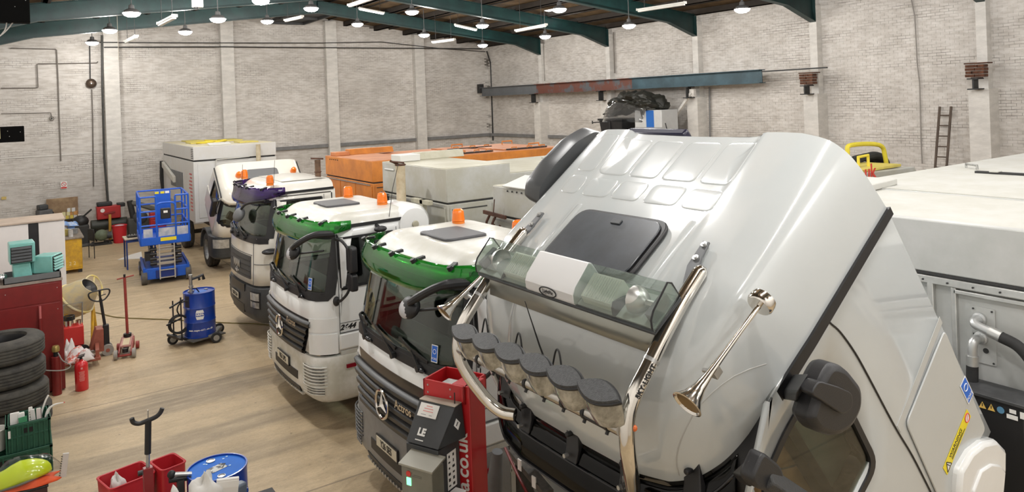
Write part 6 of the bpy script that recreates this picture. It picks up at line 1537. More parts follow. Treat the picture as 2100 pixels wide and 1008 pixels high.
for k in range(9): mb = MB(); mb.torus((-.03, 0, .02 + k * .026), (0, 0, 1), .012, .003, 8, 4); mb.build('spiral_ring', BLACKP, b_)
# ---------------- fire extinguisher
t = thing('fire_extinguisher', 'red fire extinguisher with white print standing right of the red cabinet', 'extinguisher', (.79, 14.02, 0))
mb = MB(); mb.lathe([(.09, 0), (.098, .012), (.098, .40), (.09, .435), (.06, .465), (.03, .475), (.03, .50)], n=26); bd = mb.build('cylinder', mat('extinguisher_red', (.62, .02, .025), .3, coat=.4), t)
mb = MB(); mb.cyl((0, 0, .49), (0, 0, .53), .022, n=12); mb.bar((-.05, 0, .535), (.05, 0, .55), .03, .015); mb.bar((-.04, 0, .56), (.06, 0, .575), .025, .01); mb.build('valve_lever', BLACKP, t)
mb = MB()
for k in range(9): z = .17 + .018 * k; a = .35 + .05 * (k % 3); mb.grid([[(.0985 * sin(q), -.0985 * cos(q), z + dz) for q in (-a, -a / 2, 0, a / 2, a)] for dz in (0, .008)])
mb.grid([[(.0985 * sin(q), -.0985 * cos(q), .36 + dz) for q in (-.15, 0, .15)] for dz in (0, .03)])
mb.build('print_lines', mat('pale_print', (.7, .3, .28), .6), bd, smooth=0)
# ---------------- cement mixer
t = thing('cement_mixer', 'yellow cement mixer with tilted drum behind the red cabinet', 'mixer', (1.0, 16.55, 0))
MIX = mat('cement_stained_yellow', (.60, .48, .22), .6, col2=(.42, .37, .27), scale=5)
ax = Vector((.55, -.35, .62)).normalized(); o = Vector((-.10, .06, .95))
mb = MB(); mb.lathe([(.10, -.30), (.25, -.27), (.33, -.10), (.345, .0), (.33, .05), (.24, .26), (.18, .36), (.165, .36), (.22, .25), (.31, .04), (.2, -.2)], o, ax, 32); dm = mb.build('drum', MIX, t)
mb = MB(); mb.torus(o, ax, .35, .022, 32, 8); mb.build('drum_gear_ring', PALEYEL, dm)
mb = MB(); mb.lathe([(.001, .2), (.165, .34)], o, ax, 24, caps=False); mb.build('drum_mouth', BLACKP, dm)
mb = MB(); mb.box(o + ax * .28 + Vector((.02, -.05, -.02)), (.09, .02, .12), .5); mb.build('mixing_blade', GALV, dm, smooth=0)
c = Vector((.20, .25, 1.06)); n = Vector((.75, -.6, .25))
mb = MB(); mb.torus(c, n, .26, .016, 32, 8); w_ = mb.build('tilt_wheel', PALEYEL, t)
u = n.normalized().cross(Vector((0, 0, 1))).normalized(); v = u.cross(n.normalized())
for a in (0, 2.1, 4.2): mb = MB(); d = u * cos(a) + v * sin(a); mb.bar(c, c + d * .26, .03, .012); mb.build('wheel_spoke', PALEYEL, w_)
for a, b in (((-.26, -.1, .9), (-.30, -.15, 0)), ((-.26, .2, .9), (-.34, .35, 0)), ((.18, .2, .75), (.12, -.1, 0)), ((.18, .25, .75), (.25, .4, 0))):
    mb = MB(); mb.tube([a, b], .028, 8); mb.build('leg', YELLOW, t)
mb = MB(); mb.tube([(-.30, .05, .62), (.2, .2, .66)], .03, 8); mb.tube([(-.28, .05, .62), (-.26, .05, 1.0)], .03, 8); mb.build('cross_frame', YELLOW, t)
mb = MB(); mb.bx(-.36, -.18, -.1, .22, .62, .92); mb.build('motor_box', YELLOW, t, bevel=.03)
# ---------------- red machine with chrome engine and bag under the mixer
t = thing('pressure_washer', 'red boxed machine with chrome fittings in front of the mixer legs', 'machine', (.80, 16.06, .0))
mb = MB(); mb.bx(-.16, .16, -.14, .16, .22, .58); mb.build('machine_body', mat('bright_red', (.55, .025, .02), .45), t, bevel=.015)
for x in (-.14, .14):
    mb = MB(); mb.cyl((x, -.12, .11), (x, -.16, .11), .11, n=18); mb.build('wheel', RUBBER, t)
mb = MB(); mb.bx(-.15, .15, -.1, .14, .09, .24); mb.build('machine_base', BLACKP, t, bevel=.01)
mb = MB(); mb.cyl((-.06, 0, .58), (-.06, 0, .70), .07, n=16); mb.cyl((.09, .02, .58), (.09, .02, .66), .05, n=14); mb.build('engine_cylinder', CHROME, t)
for k in range(3): mb = MB(); mb.torus((-.06, 0, .70 + .03 * k), (0, 0, 1), .085, .012, 18, 6); mb.build('hose_turn', BLACKP, t)
mb = MB(); mb.tube([(.15, .14, .5), (.17, .16, .95), (-.15, .16, .95), (-.15, .14, .5)], .014, 8); mb.build('push_handle', GALV, t)
cloth('cement_bag', 'crumpled red and white sack lying on the pallet truck forks', 'sack', (.84, 15.20, .165), (.22, .20), mat('red_white_sack', (.74, .70, .68), .7, col2=(.60, .14, .10), scale=6, thr=(.42, .48)), 8, .20)
cloth('white_sack', 'plain white sack beside the red machine by the cabinet', 'sack', (.70, 15.50, .165), (.10, .12), PAPER, 18, .28)
# ---------------- pallet truck
t = thing('pallet_truck', 'red pallet truck with black loop handle beside the cement mixer', 'pallet truck', (1.16, 15.75, 0))
RPT = mat('faded_red_forks', (.38, .11, .07), .5, var=.3, scale=5)
mb = MB(); mb.prism([(-.14, -.1, .10), (.10, -.1, .10), (.10, -.1, .52), (-.02, -.1, .52)], (0, .30, 0)); mb.build('fork_body', RPT, t, bevel=.01)
for dy in (-.62, -.12):
    mb = MB(); mb.prism([(-.75, dy, .16), (.0, dy, .16), (.0, dy, .10), (-.70, dy, .10)], (0, .17, 0)); mb.build('fork', RPT if dy < -.3 else GALV, t, bevel=.008)
mb = MB(); mb.bar((-.05, -.6, .2), (.0, .1, .2), .06, .16); mb.build('fork_heel', RPT, t, smooth=0)
for y in (-.06, .12): mb = MB(); mb.cyl((.16, y - .035, .10), (.16, y + .035, .10), .10, n=20); wl = mb.build('steer_wheel', mat('grey_nylon', (.32, .30, .27), .6), t); mb = MB(); mb.cyl((.16, y - .04, .10), (.16, y + .04, .10), .035, n=10); mb.build('wheel_hub', RPT, wl)
mb = MB(); mb.bx(.10, .20, -.02, .08, .18, .56); mb.build('hydraulic_pump', BLACKP, t, bevel=.012)
mb = MB(); mb.tube([(.14, .03, .5), (.08, .05, 1.05)], .026, 10); sh = mb.build('tiller_shaft', BLACKP, t)
mb = MB(); pts = smoothpath([(.08, .05, 1.0), (-.02, .03, 1.03), (-.10, .02, 1.10), (-.10, .02, 1.19), (.06, .05, 1.21), (.22, .08, 1.20), (.23, .08, 1.12), (.16, .07, 1.03), (.08, .05, 1.0)], 6); mb.tube(pts, .014, 8); mb.build('loop_handle', BLACKP, sh)
mb = MB(); mb.tube([(.08, .05, 1.02), (.07, .05, 1.2)], .02, 8); mb.tube([(.07, .05, 1.1), (.17, .06, 1.12)], .008, 6); mb.build('release_lever', BLACKP, sh)
# ---------------- trolley jack
t = thing('trolley_jack', 'red trolley jack with tall upright T handle on open floor', 'jack', (1.62, 15.55, 0), radians(-12))
RJ = mat('red_jack_paint', (.36, .05, .04), .45, var=.3, scale=6)
for x in (-.10, .10): mb = MB(); mb.prism([(x - .012, -.32, .07), (x - .012, .30, .07), (x - .012, .30, .24), (x - .012, .05, .22), (x - .012, -.32, .12)], (.024, 0, 0)); mb.build('side_plate', RJ, t, bevel=.004)
mb = MB(); mb.prism([(-.09, -.18, .20), (-.09, .30, .28), (-.09, .30, .25), (-.09, -.18, .17)], (.18, 0, 0)); mb.build('cover_plate', mat('faded_red_cover', (.50, .24, .20), .5, var=.3, scale=9), t, bevel=.006)
mb = MB(); mb.bx(-.06, .06, -.12, .1, .275, .282); mb.build('cream_label', mat('cream_label', (.62, .52, .34), .6), t, rot=(radians(9.5), 0, 0), smooth=0) if False else None
mb = MB(); mb.prism([(-.055, -.15, .207), (.055, -.15, .207), (.055, .12, .253), (-.055, .12, .253)], (0, 0, .004)); mb.build('cream_label', mat('cream_label', (.62, .52, .34), .6), t, smooth=0)
mb = MB(); mb.cyl((0, -.24, .10), (0, -.24, .17), .05, n=16); mb.bar((0, .1, .14), (0, -.24, .13), .08, .05); mb.build('lift_saddle', BLACKP, t)
mb = MB(); mb.cyl((-.13, -.30, .06), (.13, -.30, .06), .02, n=8); mb.build('front_axle', RJ, t)
for x, y, r in ((-.15, -.30, .085), (.15, -.30, .085), (-.16, .26, .07), (.16, .26, .07)):
    mb = MB(); mb.cyl((x - .03, y, r), (x + .03, y, r), r, n=18); wl = mb.build('wheel', mat('grey_nylon', (.32, .30, .27), .6) if y < 0 else RJ, t, bevel=.006)
mb = MB(); mb.cyl((0, .22, .2), (0, .22, .32), .07, n=14); mb.build('handle_socket', BLACKP, t)
mb = MB(); mb.cyl((0, .22, .3), (-.02, .26, 1.38), .025, n=10); hn = mb.build('jack_handle', RJ, t)
mb = MB(); mb.cyl((-.15, .25, 1.36), (.14, .27, 1.40), .013, n=8); mb.build('t_bar', RJ, hn)
mb = MB(); mb.cyl((-.02, .26, 1.36), (-.02, .26, 1.44), .02, n=8); mb.build('handle_tip', BLACKP, hn)
# ---------------- cable across the floor
pts = [tz(ptr(x, y, Z=0), .012) for x, y in ((188, 640), (205, 643), (240, 651), (300, 654), (350, 656), (440, 661), (480, 663), (520, 664), (560, 668))]
mb = MB(); mb.tube(smoothpath(pts, 6), .011, 6); o = mb.build('air_hose', mat('olive_hose', (.20, .16, .05), .6)); tag(o, 'thin olive hose lying across the floor from mixer to trucks', 'hose')
# ---------------- blue drum on its trolley
t = thing('drum_trolley', 'black four-wheeled drum trolley with hose and pump under the blue drum', 'trolley', (2.90, 15.42, 0), radians(18))
mb = MB(); mb.bx(-.34, .34, -.34, .34, .10, .125); mb.build('trolley_deck', CHASSIS, t, bevel=.01)
mb = MB(); mb.bar((-.5, -.2, .20), (-.5, .3, .20), .04, .04); mb.bar((-.5, .05, .2), (-.3, .05, .12), .3, .03); mb.build('rear_step', BLACKP, t, smooth=0)
for x, y in ((-.42, .26), (.10, -.40), (.46, .12), (.1, .44)):
    mb = MB(); mb.cyl((x - .02, y - .01, .11), (x + .03, y + .01, .11), .11, n=20) if False else mb.cyl((x - .01, y - .025, .10), (x + .01, y + .025, .10), .10, n=20); wl = mb.build('wheel', RUBBER, t, bevel=.01)
    mb = MB(); mb.cyl((x - .012, y - .029, .10), (x + .012, y + .029, .10), .055, n=16); mb.build('wheel_hub', GALV, wl)
mb = MB(); mb.prism([(.05, -.40, .09), (.50, .05, .09), (.44, .14, .09), (-.02, -.30, .09)], (0, 0, .07)); mb.build('side_wing', mat('dusty_grey_steel', (.20, .19, .17), .5, var=.3), t, bevel=.02)
for x, y in ((-.40, -.05), (-.42, .22)): mb = MB(); mb.cyl((x, y, .12), (x, y, .95 if y < 0 else .85), .014, n=8); mb.build('upright', BLACKP, t)
mb = MB(); mb.bar((-.62, -.05, .80), (-.33, .0, .88), .03, .025); mb.bar((-.64, .05, .46), (-.36, .05, .52), .03, .025); mb.build('push_handle', BLACKP, t, smooth=0)
for k in range(5): mb = MB(); mb.torus((-.40, .06 + .02 * k - .05, .42), (.2, 1, 0), .17 - .01 * (k % 2), .014, 24, 6); mb.build('hose_coil', RUBBER, t)
mb = MB(); mb.tube(smoothpath([(-.40, .0, .58), (-.46, -.02, .72), (-.40, -.04, .84), (-.25, -.08, .86)], 6), .014, 6); mb.build('hose', RUBBER, t)
t = thing('oil_drum', 'blue oil drum with white hexagon logo standing on the drum trolley', 'drum', (2.90, 15.42, .126))
def drum_prof(h, R): return [(R - .01, 0), (R + .006, .0), (R + .006, .015), (R, .02), (R, h * .33), (R + .008, h * .345), (R, h * .36), (R, h * .65), (R + .008, h * .665), (R, h * .68), (R, h - .02), (R + .006, h - .015), (R + .006, h), (R - .008, h), (R - .01, h - .02)]
DRB = mat('drum_blue', (.006, .05, .36), .35, var=.15, scale=4, coat=.4)
DRT = mat('drum_top_blue', (.02, .14, .55), .5, var=.12, scale=5)
mb = MB(); mb.lathe(drum_prof(.86, .287), n=44); bd = mb.build('drum_shell', DRB, t, smooth=40)
mb = MB(); mb.lathe([(.28, .838), (.001, .842)], n=32, caps=False); mb.build('drum_head', DRT, t)
mb = MB(); mb.cyl((.15, .1, .84), (.15, .1, .855), .035, n=12); mb.build('bung', STEEL, t)
def on_cyl(mb, R, a0, poly, z0): # wrap a flat (u, z) polygon round the drum
    pass
def wrap_text(body, size, R, ang, z, mt, par):
    n = len(body); step = size * .56 / R
    for k, ch in enumerate(body):
        if ch == ' ': continue
        a = ang + (k - (n - 1) / 2) * step; d = Vector((sin(a), -cos(a), 0)); tn = Vector((cos(a), sin(a), 0))
        text(ch, size, frame(d * (R + .001) + Vector((0, 0, z)), tn, (0, 0, 1)), mt, par, 'logo_letter', .001, bold=.002)
a0 = -.18
def wrap_patch(mb, R, a0, w, zs, hw):
    mb.grid([[((R) * sin(a0 + u * hw_(z) / R), -(R) * cos(a0 + u * hw_(z) / R), z) for u in [-1 + 2 * k / 8 for k in range(9)]] for z in zs for hw_ in (hw,)])
mb = MB(); wrap_patch(mb, .2885, a0, 0, [.36, .42, .48, .54], lambda z: .088 - .030 * abs(z - .45) / .09); lg = mb.build('hexagon_logo', INKW, bd, smooth=60)
mb = MB(); wrap_patch(mb, .2895, a0, 0, [.418, .482], lambda z: .078); mb.build('logo_band', DRB, lg, smooth=60)
wrap_text('NAPA', .062, .290, a0, .45, INKW, lg)
wrap_text('www.napa-oil.co.uk', .046, .2885, a0 + .05, .155, INKW, bd)
mb = MB(); wrap_patch(mb, .2885, -1.05, 0, [.60, .82], lambda z: .06); mb.build('side_label', mat('dark_label', (.03, .03, .05), .5), bd, smooth=60)
mb = MB(); wrap_patch(mb, .2892, -.95, 0, [.56, .585], lambda z: .03); mb.build('small_label', INKW, bd, smooth=60)
t = thing('transfer_pump', 'steel pump with black dispensing gun on top of the blue drum', 'pump', (2.74, 15.33, .97))
mb = MB(); mb.cyl((0, 0, .0), (0, 0, .34), .032, n=14); mb.cyl((0, 0, .02), (0, 0, .06), .06, n=14); mb.build('pump_tube', STEEL, t)
mb = MB(); mb.cyl((0, 0, .34), (0, 0, .37), .036, n=14); mb.cyl((0, 0, .12), (0, 0, .16), .045, n=14); mb.build('pump_collar', ALU, t)
mb = MB(); mb.tube([(.02, 0, .28), (.14, .0, .30), (.16, 0, .24)], .026, 8); mb.tube([(.14, 0, .30), (.22, .0, .33), (.24, 0, .24)], .03, 8); mb.tube([(.02, 0, .1), (.10, .03, .08), (.2, .06, -.08)], .012, 6); mb.build('dispensing_gun', BLACKP, t)
# ---------------- scissor lift
t = thing('scissor_lift', 'blue scissor lift with guard rails, lowered, in front of the white sweeper', 'lift', (3.22, 21.25, 0), radians(-5))
hw, L_ = .56, 1.75
mb = MB(); mb.bx(-hw + .05, hw - .05, .02, L_, .13, .42); bs = mb.build('base_frame', BLUEL, t, bevel=.02)
for sg in (-1, 1): mb = MB(); mb.bx(sg * hw - .06 * (1 if sg > 0 else 0), sg * hw + .06 * (0 if sg > 0 else 1), .02, L_, .26, .46); mb.build('base_rail', BLUEL, bs, bevel=.01)
mb = MB(); mb.bx(-.26, .26, -.01, .04, .16, .36); mb.build('hydraulic_tray', mat('darker_blue', (.008, .03, .2), .5), bs, bevel=.01)
for x in (-hw + .03, hw - .03):
    for y in (.14, L_ - .2):
        mb = MB(); mb.cyl((x - .07, y, .19), (x + .07, y, .19), .19, n=22); wl = mb.build('wheel', mat('grey_solid_tyre', (.11, .105, .10), .7, var=.3, scale=9), t, bevel=.015)
        mb = MB(); mb.cyl((x - .075, y, .19), (x + .075, y, .19), .07, n=12); mb.build('wheel_hub', BLUEL, wl)
for k in range(4):     # folded scissor arms
    z = .50 + .125 * k
    for x in (-.30, .30):
        mb = MB(); mb.bar((x - .03, .1, z), (x - .03, L_ - .1, z + (.05 if k % 2 else .03)), .05, .085); mb.build('scissor_arm', GALV if k % 2 else GREYPL, t, smooth=0)
        mb = MB(); mb.cyl((x - .08, .08, z + .03), (x + .08, .08, z + .03), .05, n=14); mb.build('pivot_roller', BLACKP, t)
    mb = MB(); mb.bx(-.28, .28, .08, .13, z - .02, z + .03); mb.build('cross_tube', ALU, t, smooth=0)
mb = MB(); mb.bx(-.5, -.33, .05, .4, .62, .82); mb.build('battery_box', BLACKP, t, bevel=.01)
# boarding ladder
for x in (-.16, .20): mb = MB(); mb.bar((x, -.03, .12), (x, -.03, 1.04), .03, .03); mb.build('ladder_rail', ALU, t, smooth=0)
for k in range(5): mb = MB(); z = .16 + .2 * k; mb.bar((-.16, -.03, z), (.20, -.03, z), .035, .025); mb.build('ladder_rung', ALU, t, smooth=0)
# platform and guard rails
mb = MB(); mb.bx(-.60, .60, -.02, L_ + .1, 1.03, 1.10); pf = mb.build('platform', BLUEL, t, bevel=.01)
mb = MB()
for a in ((-.60, .60, -.03, -.0), (-.60, .60, L_ + .08, L_ + .11)): mb.bx(*a, 1.05, 1.23)
for a in ((-.61, -.58, -.03, L_ + .1), (.58, .61, -.03, L_ + .1)): mb.bx(*a, 1.05, 1.23)
mb.build('toe_board', BLUEL, pf, smooth=0)
posts = [(-.58, 0), (.58, 0), (-.58, L_ + .08), (.58, L_ + .08), (-.58, .9), (.58, .9), (.26, 0), (-.20, 0)]
for x, y in posts: mb = MB(); mb.tube([(x, y, 1.1), (x, y, 2.28)], .024, 8); mb.build('rail_post', BLUEL, t)
for z in (1.55, 1.92, 2.30):
    for a, b in (((-.58, 0, z), (-.20, 0, z)), ((.26, 0, z), (.58, 0, z)), ((-.58, L_ + .08, z), (.58, L_ + .08, z)), ((-.58, 0, z), (-.58, L_ + .08, z)), ((.58, 0, z), (.58, L_ + .08, z))):
        mb = MB(); mb.tube([a, b], .022, 8); mb.build('guard_rail', BLUEL, t)
mb = MB(); mb.tube(smoothpath([(-.20, 0, 1.9), (-.20, 0, 2.05), (-.1, 0, 2.12), (.16, 0, 2.12), (.26, 0, 2.05), (.26, 0, 1.9)], 5), .024, 8); mb.tube([(-.20, 0, 1.55), (.26, 0, 1.55)], .02, 8); mb.build('entry_gate', BLUEL, t)
mb = MB(); mb.bx(-.18, .22, .9, .94, 1.4, 2.36); cp = mb.build('back_panel', BLUEL, t, bevel=.01)
mb = MB(); mb.bx(-.10, .14, -.06, .04, 1.70, 1.98); cb_ = mb.build('control_box', BLACKP, t, bevel=.02)
mb = MB(); mb.bx(-.03, .07, -.066, -.06, 1.86, 1.92); mb.build('control_label', INKW, cb_, smooth=0)
for x, c_ in ((-.12, STICKY), (.02, STICKY), (.14, INKW)): mb = MB(); mb.bx(x - .05, x + .05, .892, .9, 2.28, 2.34); mb.build('warning_sticker', c_, cp, smooth=0)
mb = MB(); mb.bx(-.16, .56, .02, .03, 1.24, 1.46); mb.build('white_panel', mat('scuffed_white', (.6, .6, .62), .5, col2=(.35, .4, .5), scale=6), t, smooth=0)
mb = MB(); mb.bx(-.52, -.30, .02, .03, 1.24, 1.46); mb.build('white_panel', MATS['scuffed_white'], t, smooth=0)
mb = MB(); mb.bx(-.12, .26, -.036, -.03, 1.12, 1.21); mb.build('yellow_sign', STICKY, pf, smooth=0)
# ---------------- table, tool tray, sheet of card
t = thing('work_table', 'pale topped table with blue legs left of the blue scissor lift', 'table', (2.95, 24.1, 0))
mb = MB(); mb.bx(-.42, .42, -.32, .32, .86, .90); mb.build('table_top', mat('pale_laminate', (.62, .54, .42), .5, var=.2), t, bevel=.006)
for x in (-.37, .37):
    for y in (-.28, .28): mb = MB(); mb.bx(x - .02, x + .02, y - .02, y + .02, 0, .86); mb.build('leg', mat('dark_blue_leg', (.02, .05, .2), .5), t, smooth=0)
for y in (-.29, .27): mb = MB(); mb.bx(-.36, .36, y, y + .02, .78, .86); mb.build('apron', MATS['dark_blue_leg'], t, smooth=0)
t = thing('tool_tray', 'black tool tray lying on the blue-legged table', 'tray', (2.82, 24.05, .901))
mb = MB(); mb.bx(-.2, .22, -.14, .14, 0, .05); mb.build('tray_body', BLACKP, t, bevel=.01)
for k in range(5): mb = MB(); mb.bar((-.15 + .07 * k, -.1, .06), (-.13 + .07 * k, .1, .06), .02, .02); mb.build('tool', GALV, t)
t = thing('low_box', 'low grey box on the floor under the table beside the lift', 'box', (3.25, 23.7, 0))
mb = MB(); mb.bx(-.28, .28, -.16, .16, 0, .20); mb.build('box_body', DARKGREY, t, bevel=.01)
mb = MB(); mb.bx(-.285, .285, -.165, .165, .2, .22); mb.build('box_lid', GREYPL, t, bevel=.004)
a = [tz(ptr(x, y, Z=0), .004) for x, y in ((240, 533), (268, 522), (290, 516), (292, 530))]
mb = MB(); mb.prism(a, (0, 0, .006)); o = mb.build('white_board', PAPER, smooth=0); tag(o, 'flat white sheet lying on the floor under the table', 'sheet')
# ---------------- back-left corner: bench cabinet, chair, compressor, bin, boards
t = thing('bench_cabinet', 'yellow steel bench cabinet with cluttered grey top by the back wall', 'cabinet', (1.30, 24.75, 0))
mb = MB(); mb.bx(-.28, .21, -.25, 1.6, .10, .98); cb = mb.build('cabinet_body', YELLOW, t, bevel=.01)
mb = MB(); mb.bx(-.33, .26, -.30, 1.65, .98, 1.03); mb.build('bench_top', mat('worn_bench_top', (.30, .25, .20), .6, var=.4, scale=6), t, bevel=.006)
mb = MB(); mb.bx(-.26, .19, -.262, -.25, .16, .92); dr = mb.build('cabinet_door', YELLOW, cb, bevel=.006)
text('2 2', .14, frame((-.04, -.2635, .28), (1, 0, 0), (0, 0, 1)), mat('pale_number', (.75, .65, .4), .6), dr, 'lettering', .001)
for x in (-.22, .15): mb = MB(); mb.bx(x - .05, x + .05, -.2, -.1, 0, .10); mb.build('foot', BLACKP, t, smooth=0)
rr = random.Random(11)
JUNK = [('paint_tin', 'small paint tin on the yellow bench cabinet', 'tin'), ('parts_box', 'small box among the clutter on the yellow bench cabinet', 'box')]
cols = [(.6, .58, .55), (.1, .2, .5), (.5, .4, .1), (.3, .3, .3), (.65, .65, .62), (.15, .12, .1), (.12, .25, .55), (.5, .48, .42)]
desc = ['white tin at the front of the yellow bench', 'blue tin on the yellow bench, beside the white tin', 'mustard box on the yellow bench top', 'grey box on the yellow bench, behind the mustard one', 'pale tin midway along the yellow bench', 'dark box midway along the yellow bench', 'blue rag box near the back of the yellow bench', 'beige tin at the back end of the yellow bench']
for k in range(8):
    x, y = 1.30 + rr.uniform(-.2, .13), 24.62 + .19 * k
    mt = mat('junk_%d' % k, cols[k], .5, var=.3, scale=9)
    t = thing('paint_tin' if 'tin' in desc[k] else 'parts_box', desc[k], 'tin' if 'tin' in desc[k] else 'box', (x, y, 1.031), rr.uniform(-.4, .4), group='clutter on the yellow bench')
    if 'tin' in desc[k]:
        h = rr.uniform(.12, .22); mb = MB(); mb.lathe([(.06, 0), (.06, h)], n=16); mb.build('tin_body', mt, t); mb = MB(); mb.lathe([(.063, h - .01), (.063, h + .005), (.05, h + .005), (.048, h - .003), (.001, h - .003)], n=16, caps=False); mb.build('tin_lid', STEEL, t)
    else:
        h = rr.uniform(.10, .20); mb = MB(); mb.bx(-.09, .09, -.07, .07, 0, h); mb.build('box_body', mt, t, bevel=.006); mb = MB(); mb.bx(-.093, .093, -.073, .073, h, h + .02); mb.build('box_lid', mt, t, bevel=.004)
cloth('blue_rag', 'crumpled blue and white rag on the yellow bench', 'rag', (1.26, 25.9, 1.19), (.24, .22), mat('blue_rag_cloth', (.5, .58, .7), .8, col2=(.1, .25, .6), scale=7), 5, .16)
t = thing('stacking_chair', 'black chair behind the yellow bench against the white wall', 'chair', (1.72, 26.6, 0), radians(-70))
mb = MB(); mb.bx(-.2, .2, -.2, .2, .42, .46); mb.build('seat', BLACKP, t, bevel=.015)
mb = MB(); mb.bx(-.2, .2, .17, .21, .55, .92); mb.build('backrest', BLACKP, t, bevel=.015)
for x, y in ((-.18, -.18), (.18, -.18), (-.18, .19), (.18, .19)): mb = MB(); mb.cyl((x, y, 0), (x, y, .45 if y < 0 else .75), .014, n=8); mb.build('leg', IRON, t)
mb = MB(); mb.bx(ptr(95, 420, Y=31.2).x, ptr(160, 420, Y=31.2).x, 31.15, 31.2, .7, ptr(120, 406, Y=31.2).z); o = mb.build('brown_board', mat('stained_board', (.40, .28, .16), .7, col2=(.25, .16, .09), scale=3), smooth=0, bevel=.004)
tag(o, 'stained brown board leaning on the back wall behind the bench', 'board')
for k in range(7):
    x, y = (127, 146, 151, 135, 112, 157, 142)[k], (432, 420, 430, 424, 440, 436, 441)[k]; p = ptr(x, y, Y=30.9)
    mt = mat('label_%d' % k, ((.7, .6, .5), (.7, .7, .7), (.6, .3, .1), (.75, .7, .4), (.6, .45, .2), (.65, .62, .6), (.7, .55, .1))[k], .7)
    lab = ('tan carton left on the pile before the brown board', 'white carton topmost before the brown board', 'rusty carton right before the brown board', 'cream carton in the pile before the brown board', 'brown carton lowest at the left before the brown board', 'pale carton at the right end before the brown board', 'yellow carton lowest before the brown board')[k]
    t = thing('carton', lab, 'carton', (p.x, 30.9, ptr(140, 445, Y=30.9).z - .048 + .123 * (0, 2, 1, 1, 0, 0, 0)[k]), rr.uniform(-.3, .3), group='cartons before the brown board')
    mb = MB(); mb.bx(-.12, .12, -.1, .1, 0, .12); mb.build('carton_body', mt, t, bevel=.004)
    mb = MB(); mb.bx(-.02, .02, -.102, .102, -.001, .122); mb.build('tape', mat('parcel_tape', (.35, .25, .12), .4), t, smooth=0)
t = thing('parts_rack', 'dark open rack carrying the cartons before the brown board', 'rack', (1.40, 30.9, 0))
zz = ptr(140, 445, Y=30.9).z - .05
for z in (.35, zz): mb = MB(); mb.bx(-.7, .5, -.22, .22, z - .03, z); mb.build('shelf', IRON, t, smooth=0)
for x in (-.68, .48):
    for y in (-.2, .2): mb = MB(); mb.bx(x - .02, x + .02, y - .02, y + .02, 0, zz); mb.build('rack_post', IRON, t, smooth=0)
t = thing('engine_block', 'grey engine block on the rack left of the cartons', 'engine', (.78, 30.8, zz), radians(20))
mb = MB(); mb.bx(-.22, .22, -.18, .18, 0, .42); mb.build('block', mat('grey_casting', (.13, .13, .135), .6, var=.3, scale=8), t, bevel=.04)
mb = MB(); mb.bx(-.2, .1, -.14, .14, .42, .60); mb.build('rocker_cover', DARKGREY, t, bevel=.04)
mb = MB(); mb.cyl((.22, 0, .2), (.28, 0, .2), .12, n=16); mb.build('pulley', IRON, t)
t = thing('covered_heap', 'black covered heap behind the white cupboards at the left edge', 'heap', (-.12, 27.0, 0))
mb = MB(); mb.ellipsoid((0, 0, .75), (.80, .55, .62), 22, 12); mb.build('cover', mat('black_brown_cloth', (.03, .025, .022), .9, bump=.6, bscale=9), t)
mb = MB(); mb.ellipsoid((.42, -.1, 1.22), (.34, .26, .22), 16, 10); mb.build('cover_bulge', mat('dark_brown_cover', (.06, .045, .035), .8), t)
mb = MB(); mb.bx(-.75, .75, -.5, .5, 0, .45); mb.build('heap_base', IRON, t, bevel=.05)
t = thing('black_toolbox', 'black lump of machinery right of the cartons by the bench end', 'machine', (1.80, 29.6, 0))
mb = MB(); mb.bx(-.28, .25, -.2, .2, .0, .72); mb.build('machine_body', IRON, t, bevel=.05)
mb = MB(); mb.ellipsoid((0, 0, .82), (.26, .2, .22), 14, 8); mb.build('machine_hood', BLACKP, t)
mb = MB(); mb.tube([(.05, 0, .95), (.34, -.1, 1.22)], .03, 8); mb.build('machine_lever', IRON, t)
t = thing('air_compressor', 'red air compressor on a long dark tank against the back wall', 'compressor', (2.70, 30.2, 0))
mb = MB(); mb.cyl((-.55, 0, .55), (.62, 0, .55), .20, n=20); mb.build('air_tank', mat('dark_olive_tank', (.05, .055, .045), .5, var=.2), t, bevel=.03)
mb = MB(); mb.bx(-.36, .40, -.22, .22, .76, 1.22); mb.build('motor_cover', mat('compressor_red', (.42, .02, .02), .4), t, bevel=.03)
mb = MB(); mb.bx(-.34, .14, -.18, .2, 1.22, 1.36); mb.build('air_filter', BLACKP, t, bevel=.03)
mb = MB(); mb.cyl((-.18, -.23, 1.08), (-.18, -.222, 1.08), .07, n=14); mb.build('badge', PAPER, t)
mb = MB(); mb.bx(.3, .55, -.2, .2, 1.15, 1.28); mb.build('intake', BLACKP, t, bevel=.02)
mb = MB(); mb.prism([(-.16, -.3, .98), (.20, -.3, 1.03), (.22, -.3, .99), (-.1, -.3, .93)], (0, .06, 0)); mb.build('drive_guard', mat('dark_red_guard', (.25, .02, .02), .5), t)
for x in (-.4, .5):
    for y in (-.15, .15): mb = MB(); mb.cyl((x, y, .4), (x, y * 1.3, 0), .025, n=8); mb.build('leg', IRON, t)
t = thing('yellow_post', 'orange yellow post standing before the red compressor', 'post', (2.70, 29.7, 0))
mb = MB(); mb.cyl((0, 0, 0), (.02, 0, .95), .045, n=10); mb.build('post_tube', mat('orange_post', (.55, .30, .05), .5), t)
mb = MB(); mb.bx(-.2, .2, -.06, .06, 0, .05); mb.build('post_foot', IRON, t, smooth=0)
t = thing('small_engine', 'small green grey engine on skids below the red compressor', 'engine', (2.40, 29.2, 0))
mb = MB(); mb.ellipsoid((0, 0, .32), (.22, .18, .20), 14, 8); mb.build('engine_case', mat('grey_green_case', (.16, .2, .13), .5, var=.3, scale=9), t)
